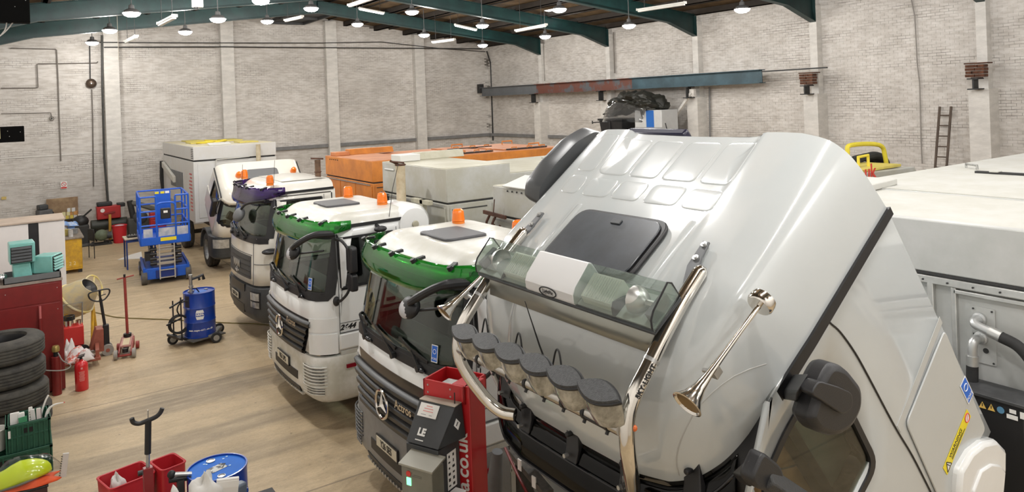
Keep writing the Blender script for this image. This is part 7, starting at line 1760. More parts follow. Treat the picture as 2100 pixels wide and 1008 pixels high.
mb = MB(); mb.bx(-.35, .30, -.2, -.14, 0, .06); mb.bx(-.35, .30, .14, .2, 0, .06); mb.bx(-.3, -.24, -.2, .2, .06, .1); mb.bx(.2, .26, -.2, .2, .06, .1); mb.build('skid', IRON, t, smooth=0)
mb = MB(); mb.cyl((.1, 0, .3), (.3, 0, .3), .12, n=14); mb.build('flywheel', DARKGREY, t)
t = thing('red_bin', 'red round bin on the floor in front of the compressor', 'bin', (2.95, 29.15, 0))
mb = MB(); mb.lathe([(.20, 0), (.235, .60), (.245, .61), (.235, .615), (.225, .6), (.19, .02)], n=26); mb.build('bin_body', mat('red_plastic', (.55, .02, .03), .45), t)
mb = MB(); mb.torus((0, 0, .6), (0, 0, 1), .24, .012, 26, 6); mb.build('bin_rim', MATS['red_plastic'], t)
mb = MB(); mb.ellipsoid((0, 0, .56), (.2, .2, .06), 14, 8); mb.build('bin_contents', mat('paper_waste', (.55, .6, .66), .8), t)
t = thing('pipe_machine', 'grey green pipework machine left of the scissor lift at the wall', 'machine', (3.55, 29.6, 0))
mb = MB(); mb.bx(-.3, .55, -.25, .25, 0, .75); mb.build('machine_base', mat('grey_green_case2', (.07, .075, .065), .6, var=.3), t, bevel=.04)
mb = MB(); mb.cyl((-.1, 0, .75), (-.2, 0, 1.38), .10, n=14); mb.build('machine_column', IRON, t)
mb = MB(); mb.tube(smoothpath([(-.15, 0, 1.3), (.2, -.05, 1.18), (.6, -.1, 1.0), (.9, -.1, .95)], 6), .09, 10); mb.build('machine_arm', mat('grey_arm', (.12, .12, .11), .5), t)
mb = MB(); mb.ellipsoid((.1, -.2, .75), (.25, .12, .25), 14, 8); mb.build('gear_case', DARKGREY, t)
t = thing('red_toolbox', 'red drawer chest beside the pipe machine, partly behind the blue lift', 'tool chest', (4.05, 28.6, 0))
mb = MB(); mb.bx(-.2, .3, -.2, .2, 0, 1.0); bd = mb.build('chest_body', MATS['compressor_red'], t, bevel=.01)
for k in range(5):
    mb = MB(); mb.bx(-.18, .28, -.215, -.2, .10 + .17 * k, .24 + .17 * k); d_ = mb.build('drawer', MATS['compressor_red'], t, bevel=.005); mb = MB(); mb.bx(-.1, .2, -.225, -.215, .21 + .17 * k, .225 + .17 * k); mb.build('drawer_handle', STEEL, d_, smooth=0)
# ---------------- fittings on the back wall
def wall_pipe(name, label, pix, r, mt, Y=31.33, cat='pipe', clips=True):
    pts = [ptr(x, y, Y=Y) for x, y in pix]; q = []
    for i, p in enumerate(pts):
        q.append(p)
    mb = MB(); mb.tube(q, r, 6) if len(q) == 2 else mb.tube([v for a, b in zip(q[:-1], q[1:]) for v in (a + (b - a) * .02, b - (b - a) * .02)], r, 6)
    o = mb.build(name, mt, smooth=60); tag(o, label, cat); return o
CND = mat('grey_conduit', (.18, .16, .14), .6, var=.2)
wall_pipe('conduit', 'long thin pipe turning down the wall at left to the sign', [(20, 99), (116, 101), (119, 160), (121, 230), (125, 332)], .019, CND)
wall_pipe('conduit', 'short stepped pipe at left, rising then running right', [(0, 181), (78, 180), (76, 131), (198, 129), (201, 126)], .018, CND)
wall_pipe('conduit', 'low level pipe at left ending in a small round valve', [(0, 233), (104, 231), (106, 242)], .014, CND)
wall_pipe('conduit', 'vertical lead above the round wall bell', [(184, 93), (185, 162)], .02, IRON)
wall_pipe('conduit', 'vertical lead running down from the round wall bell', [(188, 182), (190, 240), (192, 385)], .022, CND)
wall_pipe('conduit', 'dark vertical pipe in the angle left of the first pilaster', [(209, 70), (210, 180), (214, 325), (222, 420)], .04, mat('dark_downpipe', (.06, .06, .055), .6, var=.4), Y=31.03)
wall_pipe('wall_cable', 'upper black cable strung across the gable wall', [(180, 85), (208, 87), (460, 88), (663, 88), (783, 86), (900, 99), (997, 106)], .018, IRON, Y=31.05, cat='cable')
wall_pipe('wall_cable', 'lower thick black cable strung across the gable wall', [(208, 97), (455, 96), (700, 98), (993, 100)], .024, IRON, Y=31.05, cat='cable')
wall_pipe('conduit', 'dark vertical pipe down the back right corner', [(998, 104), (1006, 130), (1008, 180), (1011, 290)], .04, IRON, Y=31.1)
p = ptr(241, 60, Y=24.0)
mb = MB(); mb.cyl((p.x, 24.0, sheet_z(p.x) - .005), (p.x, 24.0, ptr(242, 125, Y=24).z), .006, n=6); o = mb.build('pull_cord', mat('cord', (.6, .55, .45), .7)); tag(o, 'thin pale pull cord hanging in front of the first pilaster', 'cord')
p = ptr(187, 171, Y=31.3)
t = thing('wall_bell', 'round brown wall bell between two vertical leads', 'bell', p)
mb = MB(); mb.lathe([(.17, .08), (.18, .0), (.15, -.06), (.08, -.10), (.001, -.11)], ax=(0, 1, 0), n=24); mb.build('bell_gong', mat('brown_bell', (.10, .07, .05), .4, metal=.5), t)
mb = MB(); mb.box((0, -.02, 0), (.30, .02, .02)); mb.cyl((0, -.12, .0), (0, -.10, 0), .02, n=8); mb.build('bell_bracket', STEEL, t)
p = ptr(131, 379, Y=31.33)
t = thing('no_smoking_sign', 'small white sign with red prohibition ring below the wall pipe', 'sign', p)
mb = MB(); mb.bx(-.10, .10, 0, .01, -.14, .13); s_ = mb.build('sign_board', INKW, t, smooth=0)
mb = MB(); mb.torus((0, -.004, .03), (0, 1, 0), .07, .010, 22, 5); mb.bar((-.05, -.004, .08), (.05, -.004, -.02), .012, .006, up=(0, 1, 0)); mb.build('prohibition_ring', INKR, s_)
mb = MB(); mb.bx(-.09, .09, -.003, 0, -.13, -.07); mb.build('red_text_bar', INKR, s_, smooth=0)
mb = MB(); mb.bar((-.03, -.003, .03), (.035, -.003, .03), .006, .012, up=(0, 1, 0)); mb.build('cigarette_symbol', INK, s_, smooth=0)
p = ptr(8, 406, Y=31.33); mb = MB(); mb.bx(p.x - .07, p.x + .07, p.y, p.y + .01, p.z - .05, p.z + .05); o = mb.build('wall_label', mat('ochre_label', (.6, .45, .15), .6), smooth=0); tag(o, 'tiny ochre label on the wall at the left edge', 'label')
p = ptr(106, 243, Y=31.3); t = thing('wall_valve', 'small round valve at the end of the low pipe', 'valve', p)
mb = MB(); mb.torus((0, 0, 0), (0, 1, 0), .07, .014, 16, 6); mb.build('valve_ring', CND, t); mb = MB(); mb.cyl((0, .02, 0), (0, -.05, 0), .03, n=10); mb.build('valve_stem', IRON, t)
# ---------------- bottom left foreground: T-handled jack, red bins, second drum
o1 = ptr(305, 1000, Y=8.05)
t = thing('lifting_jack', 'jack with black T handle on a red channel post among the red bins', 'jack', (ptr(303, 960, Y=8.05).x, 8.05, 0))
zt = ptr(308, 860, Y=8.05).z; zr = ptr(302, 957, Y=8.05).z
mb = MB(); mb.bx(-.045, .045, -.04, .03, .05, zr); mb.build('channel_post', mat('dark_red_channel', (.22, .015, .02), .4, coat=.2), t, bevel=.006)
mb = MB(); mb.bx(-.25, .25, -.3, .3, 0, .05); mb.build('jack_base', DEEPRED, t, bevel=.01)
mb = MB(); mb.cyl((0, 0, zr - .05), (.01, 0, zr + .22), .018, n=10); mb.build('steel_rod', STEEL, t)
mb = MB(); mb.cyl((.005, 0, zr + .13), (.02, 0, zt), .03, n=12); hb = mb.build('handle_tube', BLACKP, t)
mb = MB(); mb.tube(smoothpath([(-.125, 0, zt + .06), (-.11, 0, zt + .015), (-.06, 0, zt - .01), (.02, 0, zt), (.09, 0, zt + .015), (.13, 0, zt + .045), (.15, 0, zt + .085)], 5), .022, 10); mb.build('t_handle', BLACKP, hb)
mb = MB(); mb.cyl((.02, 0, zt), (.02, 0, zt + .10), .006, n=6); mb.build('handle_pin', STEEL, hb)
mb = MB(); mb.cyl((-.05, -.02, zr - .03), (-.09, -.02, zr - .03), .025, n=10); mb.build('pivot_bolt', BLACKP, t)
def open_bin(name, label, pc, w, d, h, rotz, mt, flare=1.12, group=None, rim='bin_rim'):
    t = thing(name, label, 'bin', pc, rotz, group=group)
    def rg(s, z, wl=0): return [(a, b, z) for a, b in rounded([(-w / 2 * s + wl, -d / 2 * s + wl), (w / 2 * s - wl, -d / 2 * s + wl), (w / 2 * s - wl, d / 2 * s - wl), (-w / 2 * s + wl, d / 2 * s - wl)], .05)]
    mb = MB(); mb.loft([rg(1, 0), rg(flare, h), rg(flare, h, .012), rg(1, .02, .012)]); mb.build('bin_body', mt, t, smooth=40)
    mb = MB(); mb.tube(rg(flare, h - .004), .010, 6, closed=True); mb.build(rim, mt, t)
    return t
RB_ = mat('red_bin_plastic', (.50, .02, .03), .4, coat=.2)
pc = ptr(255, 985, Z=.52); open_bin('red_bin', 'larger red open bin left of the black T handle, holding a white rag', (pc.x + .02, pc.y, 0.0), .42, .36, .58, radians(14), RB_, group='red bins at the front')
pc2 = ptr(322, 975, Z=.55); open_bin('red_bin', 'smaller red open bin right of the black T handle', (pc2.x + .13, pc2.y + .12, 0.0), .24, .30, .62, radians(14), RB_, group='red bins at the front')
WRAG = mat('white_rag', (.70, .69, .66), .9)
def crumple(name, label, cat, c, r, mt, seed, part=None):
    rn = random.Random(seed); mb = MB(); ph = [rn.uniform(0, 6.28) for _ in range(8)]; rings = []
    for i in range(15):
        a = pi * i / 14; ring = []
        for j in range(22):
            b = 2 * pi * j / 22; k = 1 + .16 * sin(3 * b + ph[0] + 2 * a) + .12 * sin(5 * a + ph[1] + b) + .09 * sin(7 * b + ph[2]) * sin(4 * a + ph[3])
            rr_ = max(.02, sin(a)) * k; ring.append((c[0] + r[0] * rr_ * cos(b), c[1] + r[1] * rr_ * sin(b), c[2] + r[2] * (1 - cos(a) * k)))
        rings.append(ring)
    mb.loft(rings); o = mb.build(name, mt, smooth=60); tag(o, label, cat); return o
p = ptr(240, 1000, Y=pc.y - .05); crumple('white_rag', 'white rag peaking out of the larger red bin', 'rag', (p.x, p.y, .30), (.08, .08, .16), WRAG, 5)
t = thing('oil_drum', 'blue oil drum in the foreground with a label on its light blue lid', 'drum', (1.60, 7.92, 0))
mb = MB(); mb.lathe(drum_prof(.88, .287), n=48); mb.build('drum_shell', DRB, t, smooth=40)
mb = MB(); mb.lathe([(.28, .862), (.001, .864)], n=36, caps=False); dh = mb.build('drum_head', mat('bright_drum_top', (.012, .15, .62), .6, var=.12, scale=5, spec=.25), t)
mb = MB(); mb.box((0, 0, .866), (.17, .12, .002), .35); lb_ = mb.build('drum_label', mat('pale_drum_label', (.5, .52, .5), .5, col2=(.05, .05, .06), scale=18, thr=(.48, .52)), dh, smooth=0)
mb = MB(); mb.bar((.05, -.02, .868), (.09, .05, .868), .012, .002); mb.bar((.09, .05, .868), (.03, .07, .868), .012, .002); mb.build('label_arrow', INK, lb_, smooth=0)
for x, y, r in ((-.02, .20, .035), (.0, -.20, .03)): mb = MB(); mb.lathe([(r + .01, .862), (r + .01, .872), (r, .874), (r, .868), (.001, .868)], (x, y, 0), n=16, caps=False); mb.build('bung', STEEL, dh)
for x, y in ((.1, .17), (-.09, .17), (-.07, .15), (.12, -.02), (.14, .2)): mb = MB(); mb.cyl((x, y, .864), (x, y, .867), .012, n=10); mb.build('paint_spot', mat('pale_spot', (.35, .55, .8), .5), dh)
p = ptr(420, 995, Y=7.4)
crumple('plastic_sack', 'crumpled white plastic sack in front of the foreground blue drum', 'sack', (p.x, 7.42, p.z - .30), (.14, .12, .19), WRAG, 2)
p = ptr(462, 990, Y=7.35); t = thing('paper_packet', 'folded white paper packet beside the white plastic sack', 'packet', (p.x, 7.36, p.z - .22), (0, radians(6), radians(-12)))
mb = MB(); mb.bx(-.10, .10, -.02, .02, 0, .26); mb.build('packet_body', PAPER, t, bevel=.006); mb = MB(); mb.bx(-.10, .10, -.024, -.02, .18, .24); mb.build('packet_flap', INKW, t, smooth=0)
p = ptr(493, 1000, Y=7.4); t = thing('grey_bottle', 'grey blue plastic container right of the foreground drum', 'container', (p.x, 7.45, p.z - .2), radians(20))
mb = MB(); mb.bx(-.06, .06, -.05, .05, 0, .23); mb.build('container_body', mat('slate_plastic', (.12, .15, .20), .4), t, bevel=.02); mb = MB(); mb.cyl((.06, 0, .0), (.075, 0, .0), .04, n=12); mb.bx(.055, .07, -.04, .04, .02, .16); mb.build('side_label', BLUE, t)
t = thing('bench_trolley', 'low dark bench in the foreground carrying the white sack and rags', 'bench', (1.50, 7.38, 0))
zb_ = ptr(420, 995, Y=7.4).z - .31
mb = MB(); mb.bx(-.5, .55, -.2, .2, zb_ - .04, zb_); mb.build('bench_top', IRON, t, smooth=0)
for x in (-.45, .5):
    for y in (-.16, .16): mb = MB(); mb.bx(x - .02, x + .02, y - .02, y + .02, 0, zb_ - .04); mb.build('leg', IRON, t, smooth=0)
p = ptr(376, 990, Y=7.75); t = thing('pipe_offcuts', 'black grips and a bare bar lying left of the foreground drum', 'tool', (p.x, 7.9, p.z))
mb = MB(); mb.cyl((-.08, 0, .05), (.10, 0, .0), .022, n=10); mb.build('steel_bar', STEEL, t); mb = MB(); mb.ellipsoid((-.08, 0, .05), (.04, .03, .04), 12, 8); mb.build('black_grip', BLACKP, t)
mb = MB(); mb.cyl((-.1, .03, -.01), (.1, .02, -.04), .03, n=10); mb.build('black_tube', BLACKP, t); mb = MB(); mb.bx(-.03, .03, -.03, .05, -p.z, -.03); mb.build('stand', IRON, t, smooth=0)
cloth('white_cloth', 'white cloth with red edge between the red bin and the drum', 'cloth', (ptr(362, 1003, Y=7.55).x, 7.55, zb_ + .001), (.13, .10), WRAG, 9, max(.08, ptr(362, 1000, Y=7.55).z - zb_))
# ---------------- two black bracket boxes reaching in from the left wall, near the viewer
for (x, y0, y1, lab, nm) in ((62, -30, 46, 'black steel box reaching in at the top left corner, near the viewer', 'wall_bracket'), (50, 258, 290, 'black steel plate with pale sticker reaching in at the left edge', 'wall_bracket')):
    Y_ = 3.2; xr = ptr(x, 40 if y0 < 0 else 275, Y=Y_).x; z1 = ptr(x, y0, Y=Y_).z; z0 = ptr(x, y1, Y=Y_).z
    t = thing(nm, lab, 'bracket', (xr, Y_, (z0 + z1) / 2), group='black brackets at the left')
    mb = MB(); mb.bx(-.99 - xr, 0, 0, .06, z0 - (z0 + z1) / 2, z1 - (z0 + z1) / 2); mb.build('bracket_plate', mat('bracket_black', (.004, .004, .004), .9, spec=.05), t, bevel=.002)
    for q in ((.012, .012), (.045, -.012), (.05, .02)):
        mb = MB(); mb.cyl((-q[0], -.002, q[1] * (1 if y0 < 0 else .6)), (-q[0], 0.001, q[1] * (1 if y0 < 0 else .6)), .0012, n=8); mb.build('bolt_head', STEEL, t)
    if y0 > 0: mb = MB(); mb.bx(-.09, -.072, -.0015, 0, -.014, .024); mb.build('pale_sticker', mat('cream_sticker', (.6, .58, .3), .6), t, smooth=0)
mb = MB()
pA = ptr(30, 46, Y=3.25); 
for (a, b) in (((28, 44), (-12, 82)), ((14, 44), (2, 72))):
    mb = MB(); u, v = ptr(*a, Y=3.23), ptr(*b, Y=3.23); mb.tube(smoothpath([u, u.lerp(v, .5) + Vector((.004, 0, -.003)), v], 6), .0022, 6); o = mb.build('white_cable', mat('pale_cable', (.5, .48, .46), .5)); tag(o, 'pale cable under the black box at the top left, %s of two' % ('longer' if a[0] > 20 else 'shorter'), 'cable', 'cables under the black box')
# ================================================================ right wall: crane rail, shelf, ladder
def rail_piece(y0, y1, mt, root):
    mb = MB(); z0, z1, x0, x1 = 4.74, 5.17, 19.14, 19.44
    mb.bx(x0, x1, y0, y1, z0, z0 + .025); mb.bx(x0, x1, y0, y1, z1 - .025, z1); mb.bx((x0 + x1) / 2 - .012, (x0 + x1) / 2 + .012, y0, y1, z0, z1)
    return mb.build('beam_section', mt, root, smooth=0)
t = thing('crane_rail', 'long grey, rusty and teal steel rail beam on brackets along the right wall', 'rail', (0, 0, 0))
rail_piece(26.3, 30.9, mat('grey_primer_steel', (.14, .15, .16), .5, var=.2, scale=2), t)
rail_piece(20.2, 26.3, mat('flaking_rust_steel', (.13, .045, .03), .7, col2=(.09, .10, .11), scale=1.6, thr=(.40, .48)), t)
rail_piece(14.4, 20.2, mat('teal_steel', (.045, .10, .13), .5, col2=(.02, .05, .065), scale=1.2), t)
mb = MB(); mb.bx(19.25, 19.33, 12.2, 14.4, 5.08, 5.12); mb.build('rail_bar', IRON, t, smooth=0)
mb = MB(); mb.bx(19.2, 19.4, 30.9, 31.2, 4.9, 5.35); mb.build('end_stop', IRON, t, smooth=0)
for y in (26.6, 22.03, 17.46, 12.89, 8.32):
    mb = MB(); a = 4.34; b = 4.74 if y > 14 else 4.62
    mb.bx(19.2, 19.44, y - .02, y + .02, a, b); mb.bx(19.16, 19.5, y - .12, y + .12, a, a + .03); mb.bx(19.16, 19.5, y - .12, y + .12, b - .03, b); mb.build('rail_bracket', IRON, t, smooth=0)
for y, nm in ((12.89, 'bare brown brick corbel with rusted plate, on the pillar left of the ladder wall'), (8.32, 'bare brown brick corbel with rusted plate, on the pillar right of the ladder')):
    t = thing('brick_corbel', nm, 'corbel', (19.42, y, 4.64), group='bare brick corbels')
    rr = random.Random(int(y))
    for j in range(4):
        for k in range(3 if j % 2 else 2):
            mb = MB(); n = 3 if j % 2 else 2; w = .44 / n; yy = -.22 + w * (k + .5); mb.box((rr.uniform(-.03, .03), yy, .04 + .078 * j), (.24, w - .012, .066), rr.uniform(-.05, .05)); mb.build('brick', RUSTB, t, bevel=.008)
    mb = MB(); mb.bx(-.16, .14, -.30, .22, .325, .355); mb.build('rust_plate', RUST, t, smooth=0)
    mb = MB(); mb.bx(-.05, .05, -.12, .12, -.02, .0); mb.build('bearing_plate', RUST, t, smooth=0)
# wooden ladder against the right wall
t = thing('ladder', 'brown wooden ladder leaning on the right wall', 'ladder', (19.5, 9.2, 0))
dy = .28
for sy in (0, dy):
    mb = MB(); mb.bar((-.45, sy - .02, 0), (.44, sy - .02, 3.92), .05, .035); mb.build('stile', mat('dark_ladder_wood', (.10, .07, .05), .7, var=.3), t, smooth=0)
for k in range(14): mb = MB(); z = .25 + .265 * k; x = -.45 + .89 * z / 3.92; mb.cyl((x, -.02, z), (x, dy - .02, z), .016, n=8); mb.build('rung', MATS['dark_ladder_wood'], t)
# conduits on the right wall
def rpipe(label, pix, r, mt, X=19.95):
    mb = MB(); q = [ptr(x, y, X=X) for x, y in pix]; mb.tube(q, r, 6); o = mb.build('conduit', mt, smooth=60); tag(o, label, 'pipe')
rpipe('long thin conduit wandering down the bare right wall left of the ladder', [(1868, -5), (1876, 33), (1881, 130), (1886, 170), (1889, 290), (1891, 335)], .015, mat('pale_conduit', (.30, .28, .26), .6))
rpipe('conduit beside the first upper column on the right wall', [(1114, 85), (1116, 150), (1117, 166)], .02, CND, 19.9)
rpipe('conduit beside the second upper column on the right wall', [(1258, 66), (1261, 150)], .025, CND, 19.9)
rpipe('vertical conduit right of the third pillar on the right wall', [(1455, 178), (1456, 285)], .03, LEDGE, 19.9)
# diagonal brace
t = thing('wall_brace', 'pale diagonal steel brace under the crane rail, right of the shelf', 'brace', (0, 0, 0))
mb = MB(); mb.bar(ptr(1418, 190, X=19.35), ptr(1362, 272, X=19.35), .10, .08); mb.build('brace_bar', PILLAR, t, smooth=0)
mb = MB(); q = ptr(1418, 190, X=19.4); mb.box(q, (.12, .3, .25)); mb.build('brace_plate', PILLAR, t, smooth=0)
# high storage shelf with bin, striped cabinet and tarpaulin
t = thing('storage_shelf', 'high steel shelf platform on the right wall carrying bin and cabinet', 'shelf', (0, 0, 0))
zs = 2.62
mb = MB(); mb.bx(18.2, 19.48, 17.6, 21.4, zs - .08, zs); mb.build('shelf_deck', IRON, t, smooth=0)
for y in (17.8, 19.5, 21.2): mb = MB(); mb.bx(18.25, 18.33, y - .04, y + .04, 0, zs - .08); mb.build('shelf_leg', IRON, t, smooth=0)
t = thing('waste_bin', 'black square bin on the high shelf beneath the tarpaulin', 'bin', (18.75, 20.35, zs + .004))
def rg(w, z): return [(a, b, z) for a, b in rounded([(-w, -w * 1.2), (w, -w * 1.2), (w, w * 1.2), (-w, w * 1.2)], .06)]
mb = MB(); mb.loft([rg(.42, 0), rg(.52, 1.0)]); mb.build('bin_body', BLACKP, t)
mb = MB(); mb.loft([rg(.56, .98), rg(.56, 1.05)]); mb.build('bin_rim', BLACKP, t)
mb = MB(); mb.bx(-.54, -.50, -.04, .04, .1, .98); mb.build('bin_rib', BLACKP, t, smooth=0)
t = thing('striped_cabinet', 'white cabinet with a blue vertical stripe on the high shelf', 'cabinet', (18.75, 18.45, zs + .004))
mb = MB(); mb.bx(-.4, .4, -.62, .70, 0, 1.35); cb = mb.build('cabinet_body', mat('white_cabinet', (.55, .56, .56), .5, var=.1), t, bevel=.02)
mb = MB(); mb.bx(-.406, -.40, -.25, .12, 0, 1.34); mb.build('blue_stripe', mat('blue_stripe_paint', (.01, .12, .45), .45), cb, smooth=0)
mb = MB(); mb.bx(-.41, -.40, -.62, .70, .72, .75); mb.bx(-.41, -.4, .2, .70, .36, .38); mb.build('strap', mat('grey_strap', (.3, .3, .3), .6), cb, smooth=0)
mb = MB(); mb.tube([(-.42, -.80, .5), (-.42, -.86, .7), (-.42, -.80, .9)], .02, 6); mb.build('hook', IRON, cb)
t = thing('long_rod', 'thin black rod poking out left from the high shelf', 'rod', ptr(1232, 250, X=18.6))
a = ptr(1215, 251, X=18.6) - ptr(1232, 250, X=18.6); b = ptr(1249, 249, X=18.6) - ptr(1232, 250, X=18.6)
mb = MB(); mb.cyl(a, b, .022, n=8); mb.build('rod_bar', IRON, t); mb = MB(); mb.cyl(a + Vector((0, 0, -.05)), a + Vector((0, 0, .06)), .025, n=8); mb.build('rod_end', IRON, t)
# tarpaulin: crumpled heap lying on the cabinet and the bin
rn = random.Random(6); rings = []
ST = [(20.95, 3.76, .10, .06), (20.85, 3.82, .30, .10), (20.5, 3.95, .42, .20), (20.15, 4.20, .50, .36), (19.8, 4.32, .52, .36), (19.4, 4.32, .55, .30), (19.0, 4.30, .56, .30), (18.6, 4.24, .55, .25), (18.35, 4.15, .5, .20), (18.2, 3.98, .3, .22), (18.12, 3.88, .12, .12)]
def sti(q):
    i = min(int(q), len(ST) - 2); f = q - i; return [a + (b - a) * f for a, b in zip(ST[i], ST[i + 1])]
NS, NR = 60, 40
for i in range(NS + 1):
    yc, zc, rx, rz = sti(i / NS * (len(ST) - 1)); ring = []
    for j in range(NR):
        a = 2 * pi * j / NR; u = i / NS
        k = 1 + .17 * sin(3 * a + 14 * u) + .13 * sin(5 * a - 23 * u + 1) + .10 * sin(9 * a + 37 * u + 2) + .06 * sin(15 * a - 60 * u)
        z = zc + rz * sin(a) * k
        z = max(z, (3.99 if yc < 19.68 else 3.70) + .01 * sin(9 * a))
        ring.append((18.72 + rx * cos(a) * k, yc + .10 * sin(4 * a + 9 * u) + .05 * sin(9 * a), z))
    rings.append(ring)
mb = MB(); mb.loft(rings); o = mb.build('tarpaulin', mat('black_tarpaulin', (.028, .028, .022), .5, bump=.6, bscale=7, var=.3), smooth=40); tag(o, 'dark crumpled tarpaulin heaped over the bin and striped cabinet', 'tarpaulin')
mb = MB(); mb.loft([[(18.30, 18.7 + .1 * c, 3.96 - .30 * max(0, 1 - abs(c))), (18.27, 18.7 + .1 * c, 3.96 - .30 * max(0, 1 - abs(c))), (18.29, 18.7 + .1 * c, 4.12), (18.32, 18.7 + .1 * c, 4.12)] for c in [-2.2 + .2 * k for k in range(23)]]); mb.build('tarpaulin_corner', MATS['black_tarpaulin'], o)
# ================================================================ lift column in front of the third truck
t = thing('lift_column', 'red and dark grey lift column with control box, between the two front trucks', 'lift', (2.9, 5.25, 0), radians(24.4))
LG = mat('charcoal_steel', (.045, .048, .052), .5, var=.12, scale=5)
REDC = mat('column_red', (.50, .015, .02), .35, coat=.3, var=.08)
mb = MB(); mb.bx(0, .22, -.155, .02, .05, 2.20); ps = mb.build('column_post', REDC, t, bevel=.006)
fm = frame((-.0015, -.07, 1.72), (0, 0, 1), (0, 1, 0))
fm = frame((-.0015, -.068, 1.30), (0, 0, 1), (0, 1, 0))
text('a.co.uk', .165, frame((-.0015, -.068, 1.815), (0, 0, 1), (0, 1, 0)), INKW, ps, 'column_lettering', .001, align='RIGHT', bold=.003)
# open tray head at the top
mb = MB(); mb.bx(-.02, .30, -.12, .30, 2.06, 2.075); hd_ = mb.build('head_tray', REDC, t, smooth=0)
for a in ((-.02, -.005, -.12, .30), (.285, .30, -.12, .30), (-.02, .30, -.12, -.105), (-.02, .30, .285, .30)): mb = MB(); mb.bx(*a, 2.06, 2.20); mb.build('tray_wall', REDC, hd_, smooth=0)
mb = MB()
for y in (.25, .02):
    for z in (2.10, 2.16): mb.cyl((-.024, y, z), (-.02, y, z), .008, n=8)
mb.build('tray_rivets', STEEL, hd_); mb = MB(); mb.bx(.05, .2, .0, .2, 2.08, 2.15); mb.build('pulley_block', GALV, hd_, bevel=.01); mb = MB(); mb.cyl((.12, -.06, 2.08), (.12, -.06, 2.17), .04, n=12); mb.build('pulley', STEEL, hd_)
mb = MB(); mb.prism([(-.10, -.09, 2.06), (.10, -.09, 2.10), (.10, -.09, 1.2), (-.30, -.09, 1.2), (-.30, -.09, 1.80)], (0, .37, 0)); 
mb = MB(); mb.loft([[(-.30, -.05, 1.80), (.02, -.24, 1.90) if False else (-.02, -.12, 1.80), (-.02, .28, 1.80), (-.30, .27, 1.80)], [(-.10, -.08, 2.06), (-.02, -.09, 2.07), (-.02, .28, 2.06), (-.10, .28, 2.06)]]); hs = mb.build('motor_hood', LG, t, smooth=0, bevel=.004)
mb = MB(); mb.bx(-.30, -.02, -.05, .27, .1, 1.79); lo = mb.build('lower_housing', LG, t, bevel=.006)
mb = MB(); mb.loft([[(-.102, -.08, 2.062), (-.02, -.09, 2.072), (-.02, .28, 2.062), (-.102, .28, 2.062)], [(-.102, -.08, 2.068), (-.02, -.09, 2.078), (-.02, .28, 2.068), (-.102, .28, 2.068)]]); mb.build('hood_top', mat('pale_hood_top', (.42, .37, .30), .5), hs, smooth=0)
mb = MB(); mb.cyl((-.06, -.05, 2.07), (-.06, -.05, 2.16), .005, n=6); mb.build('hood_pin', IRON, hs)
# the sloped hood face: lettering and paper
nrm = Vector((-.26, 0, .20)).normalized(); up = Vector((.20, 0, .26)).normalized(); rt_ = Vector((0, -1, 0))
def onslope(k, y): b0 = Vector((-.30, 0, 1.80)); b1 = Vector((-.10, 0, 2.06)); q = b0.lerp(b1, k) + nrm * .003; q.y = y; return q
fm = frame(onslope(.80, .155), rt_, up); mb = MB(fm); mb.bx(-.095, .095, -.055, .05, 0, .0015); pp = mb.build('notice_paper', PAPER, hs, smooth=0)
mb = MB(fm); 
for k, w in enumerate((.03, .045, .05)): mb.bx(-w, w, .026 - .02 * k, .034 - .02 * k, .002, .0025)
mb.build('notice_print', mat('pink_print', (.70, .35, .33), .7), pp, smooth=0)
mb = MB(fm); mb.bx(-.06, -.01, -.04, -.035, .002, .0025); mb.bx(.02, .05, -.04, -.035, .002, .0025); mb.build('notice_lines', mat('grey_print', (.3, .3, .32), .7), pp, smooth=0)
text('LE', .075, frame(onslope(.28, .15), rt_, up), INKW, hs, 'maker_initials', .001, bold=.004); 
mb = MB(frame(onslope(.10, .15), rt_, up)); mb.bx(-.04, .04, -.004, .004, 0, .001); mb.build('initials_underline', INKW, hs, smooth=0)
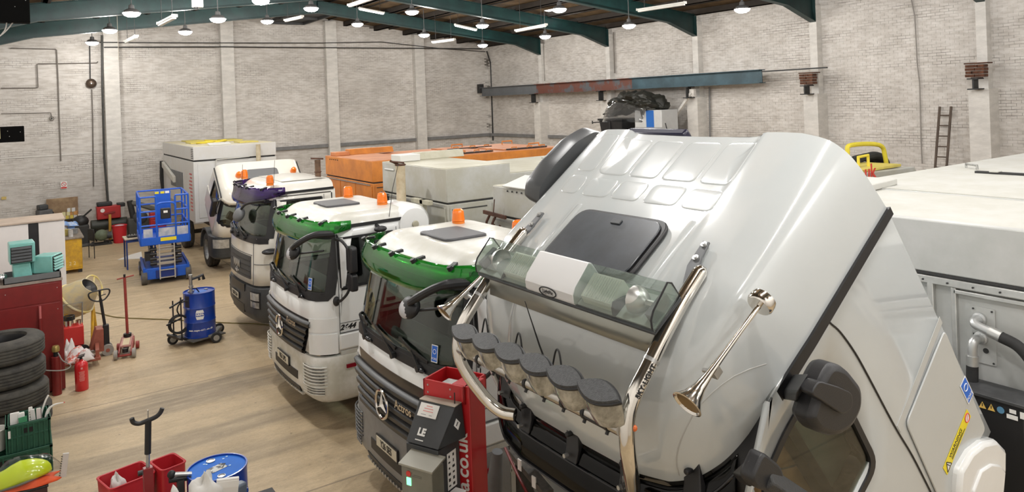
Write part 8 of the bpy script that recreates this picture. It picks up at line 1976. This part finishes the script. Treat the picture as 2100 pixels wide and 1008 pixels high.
# side stickers
fs = frame((-.14, -.0535, 1.60), (1, 0, 0), (0, 0, 1)); mb = MB(fs); mb.bx(-.055, .065, -.17, .12, 0, .0015); ss = mb.build('instruction_sticker', PAPER, lo, smooth=0)
rr = random.Random(3)
for k in range(12):
    mb = MB(fs); x = -.028 + .055 * (k % 2); z = .09 - .046 * (k // 2); w = rr.uniform(.006, .016); h = rr.uniform(.006, .014); mb.bx(x - w, x + w, z - h, z + h, .002, .0025); mb.build('pictogram', INK, ss, smooth=0)
fd = frame((-.10, -.095, 1.93), (.98, -.2, 0), (0, .2, .98)); mb = MB(fd); mb.prism([(0, -.045, 0), (.035, 0, 0), (0, .045, 0), (-.035, 0, 0)], (0, 0, .0015)); dd = mb.build('diamond_sticker', INKW, hs, smooth=0)
mb = MB(fd); mb.bar((-.012, -.01, .002), (.012, .015, .002), .008, .001); mb.build('diamond_symbol', INK, dd, smooth=0)
# control box with lights
mb = MB(); mb.bx(-.45, -.30, -.10, .20, 1.2, 1.71); cbx = mb.build('control_box', mat('grey_beige_box', (.20, .195, .16), .5, var=.15, scale=6), t, bevel=.006)
mb = MB(); mb.prism([(-.465, -.115, 1.70), (-.465, .215, 1.70), (-.29, .215, 1.745), (-.29, -.115, 1.745)], (0, 0, .014)); mb.build('box_lid', mat('lid_grey', (.30, .29, .24), .45), cbx, smooth=0)
GREENL = mat('green_light', (.1, .9, .3), .4, emit=(.25, 1.0, .45), estr=2.2)
for y, z, w, h in ((.125, 1.585, .022, .03), (.10, 1.49, .02, .008), (.055, 1.475, .03, .009)): mb = MB(); mb.bx(-.456, -.449, y - w, y + w, z - h, z + h); mb.build('green_lamp', GREENL, cbx, bevel=.003)
mb = MB(); mb.cyl((-.458, .125, 1.645), (-.449, .125, 1.645), .022, n=12); mb.build('red_button', INKR, cbx)
mb = MB(); mb.bx(-.452, -.449, -.0, .09, 1.63, 1.634); mb.bx(-.452, -.449, .0, .08, 1.642, 1.646); mb.build('panel_print', mat('faint_print', (.12, .12, .10), .6), cbx, smooth=0)
mb = MB(); mb.bx(-.20, .42, -.30, .36, 0, .08); mb.build('column_base', LG, t, bevel=.02)
for sy in (-.34, .36): mb = MB(); mb.cyl((.15, sy, .10), (.15, sy + .05, .10), .10, n=16); mb.build('wheel', RUBBER, t)
mb = MB(); mb.bx(-.34, -.1, -.16, -.06, 1.30, 1.42); mb.build('document_tray', PAPER, t, smooth=0)
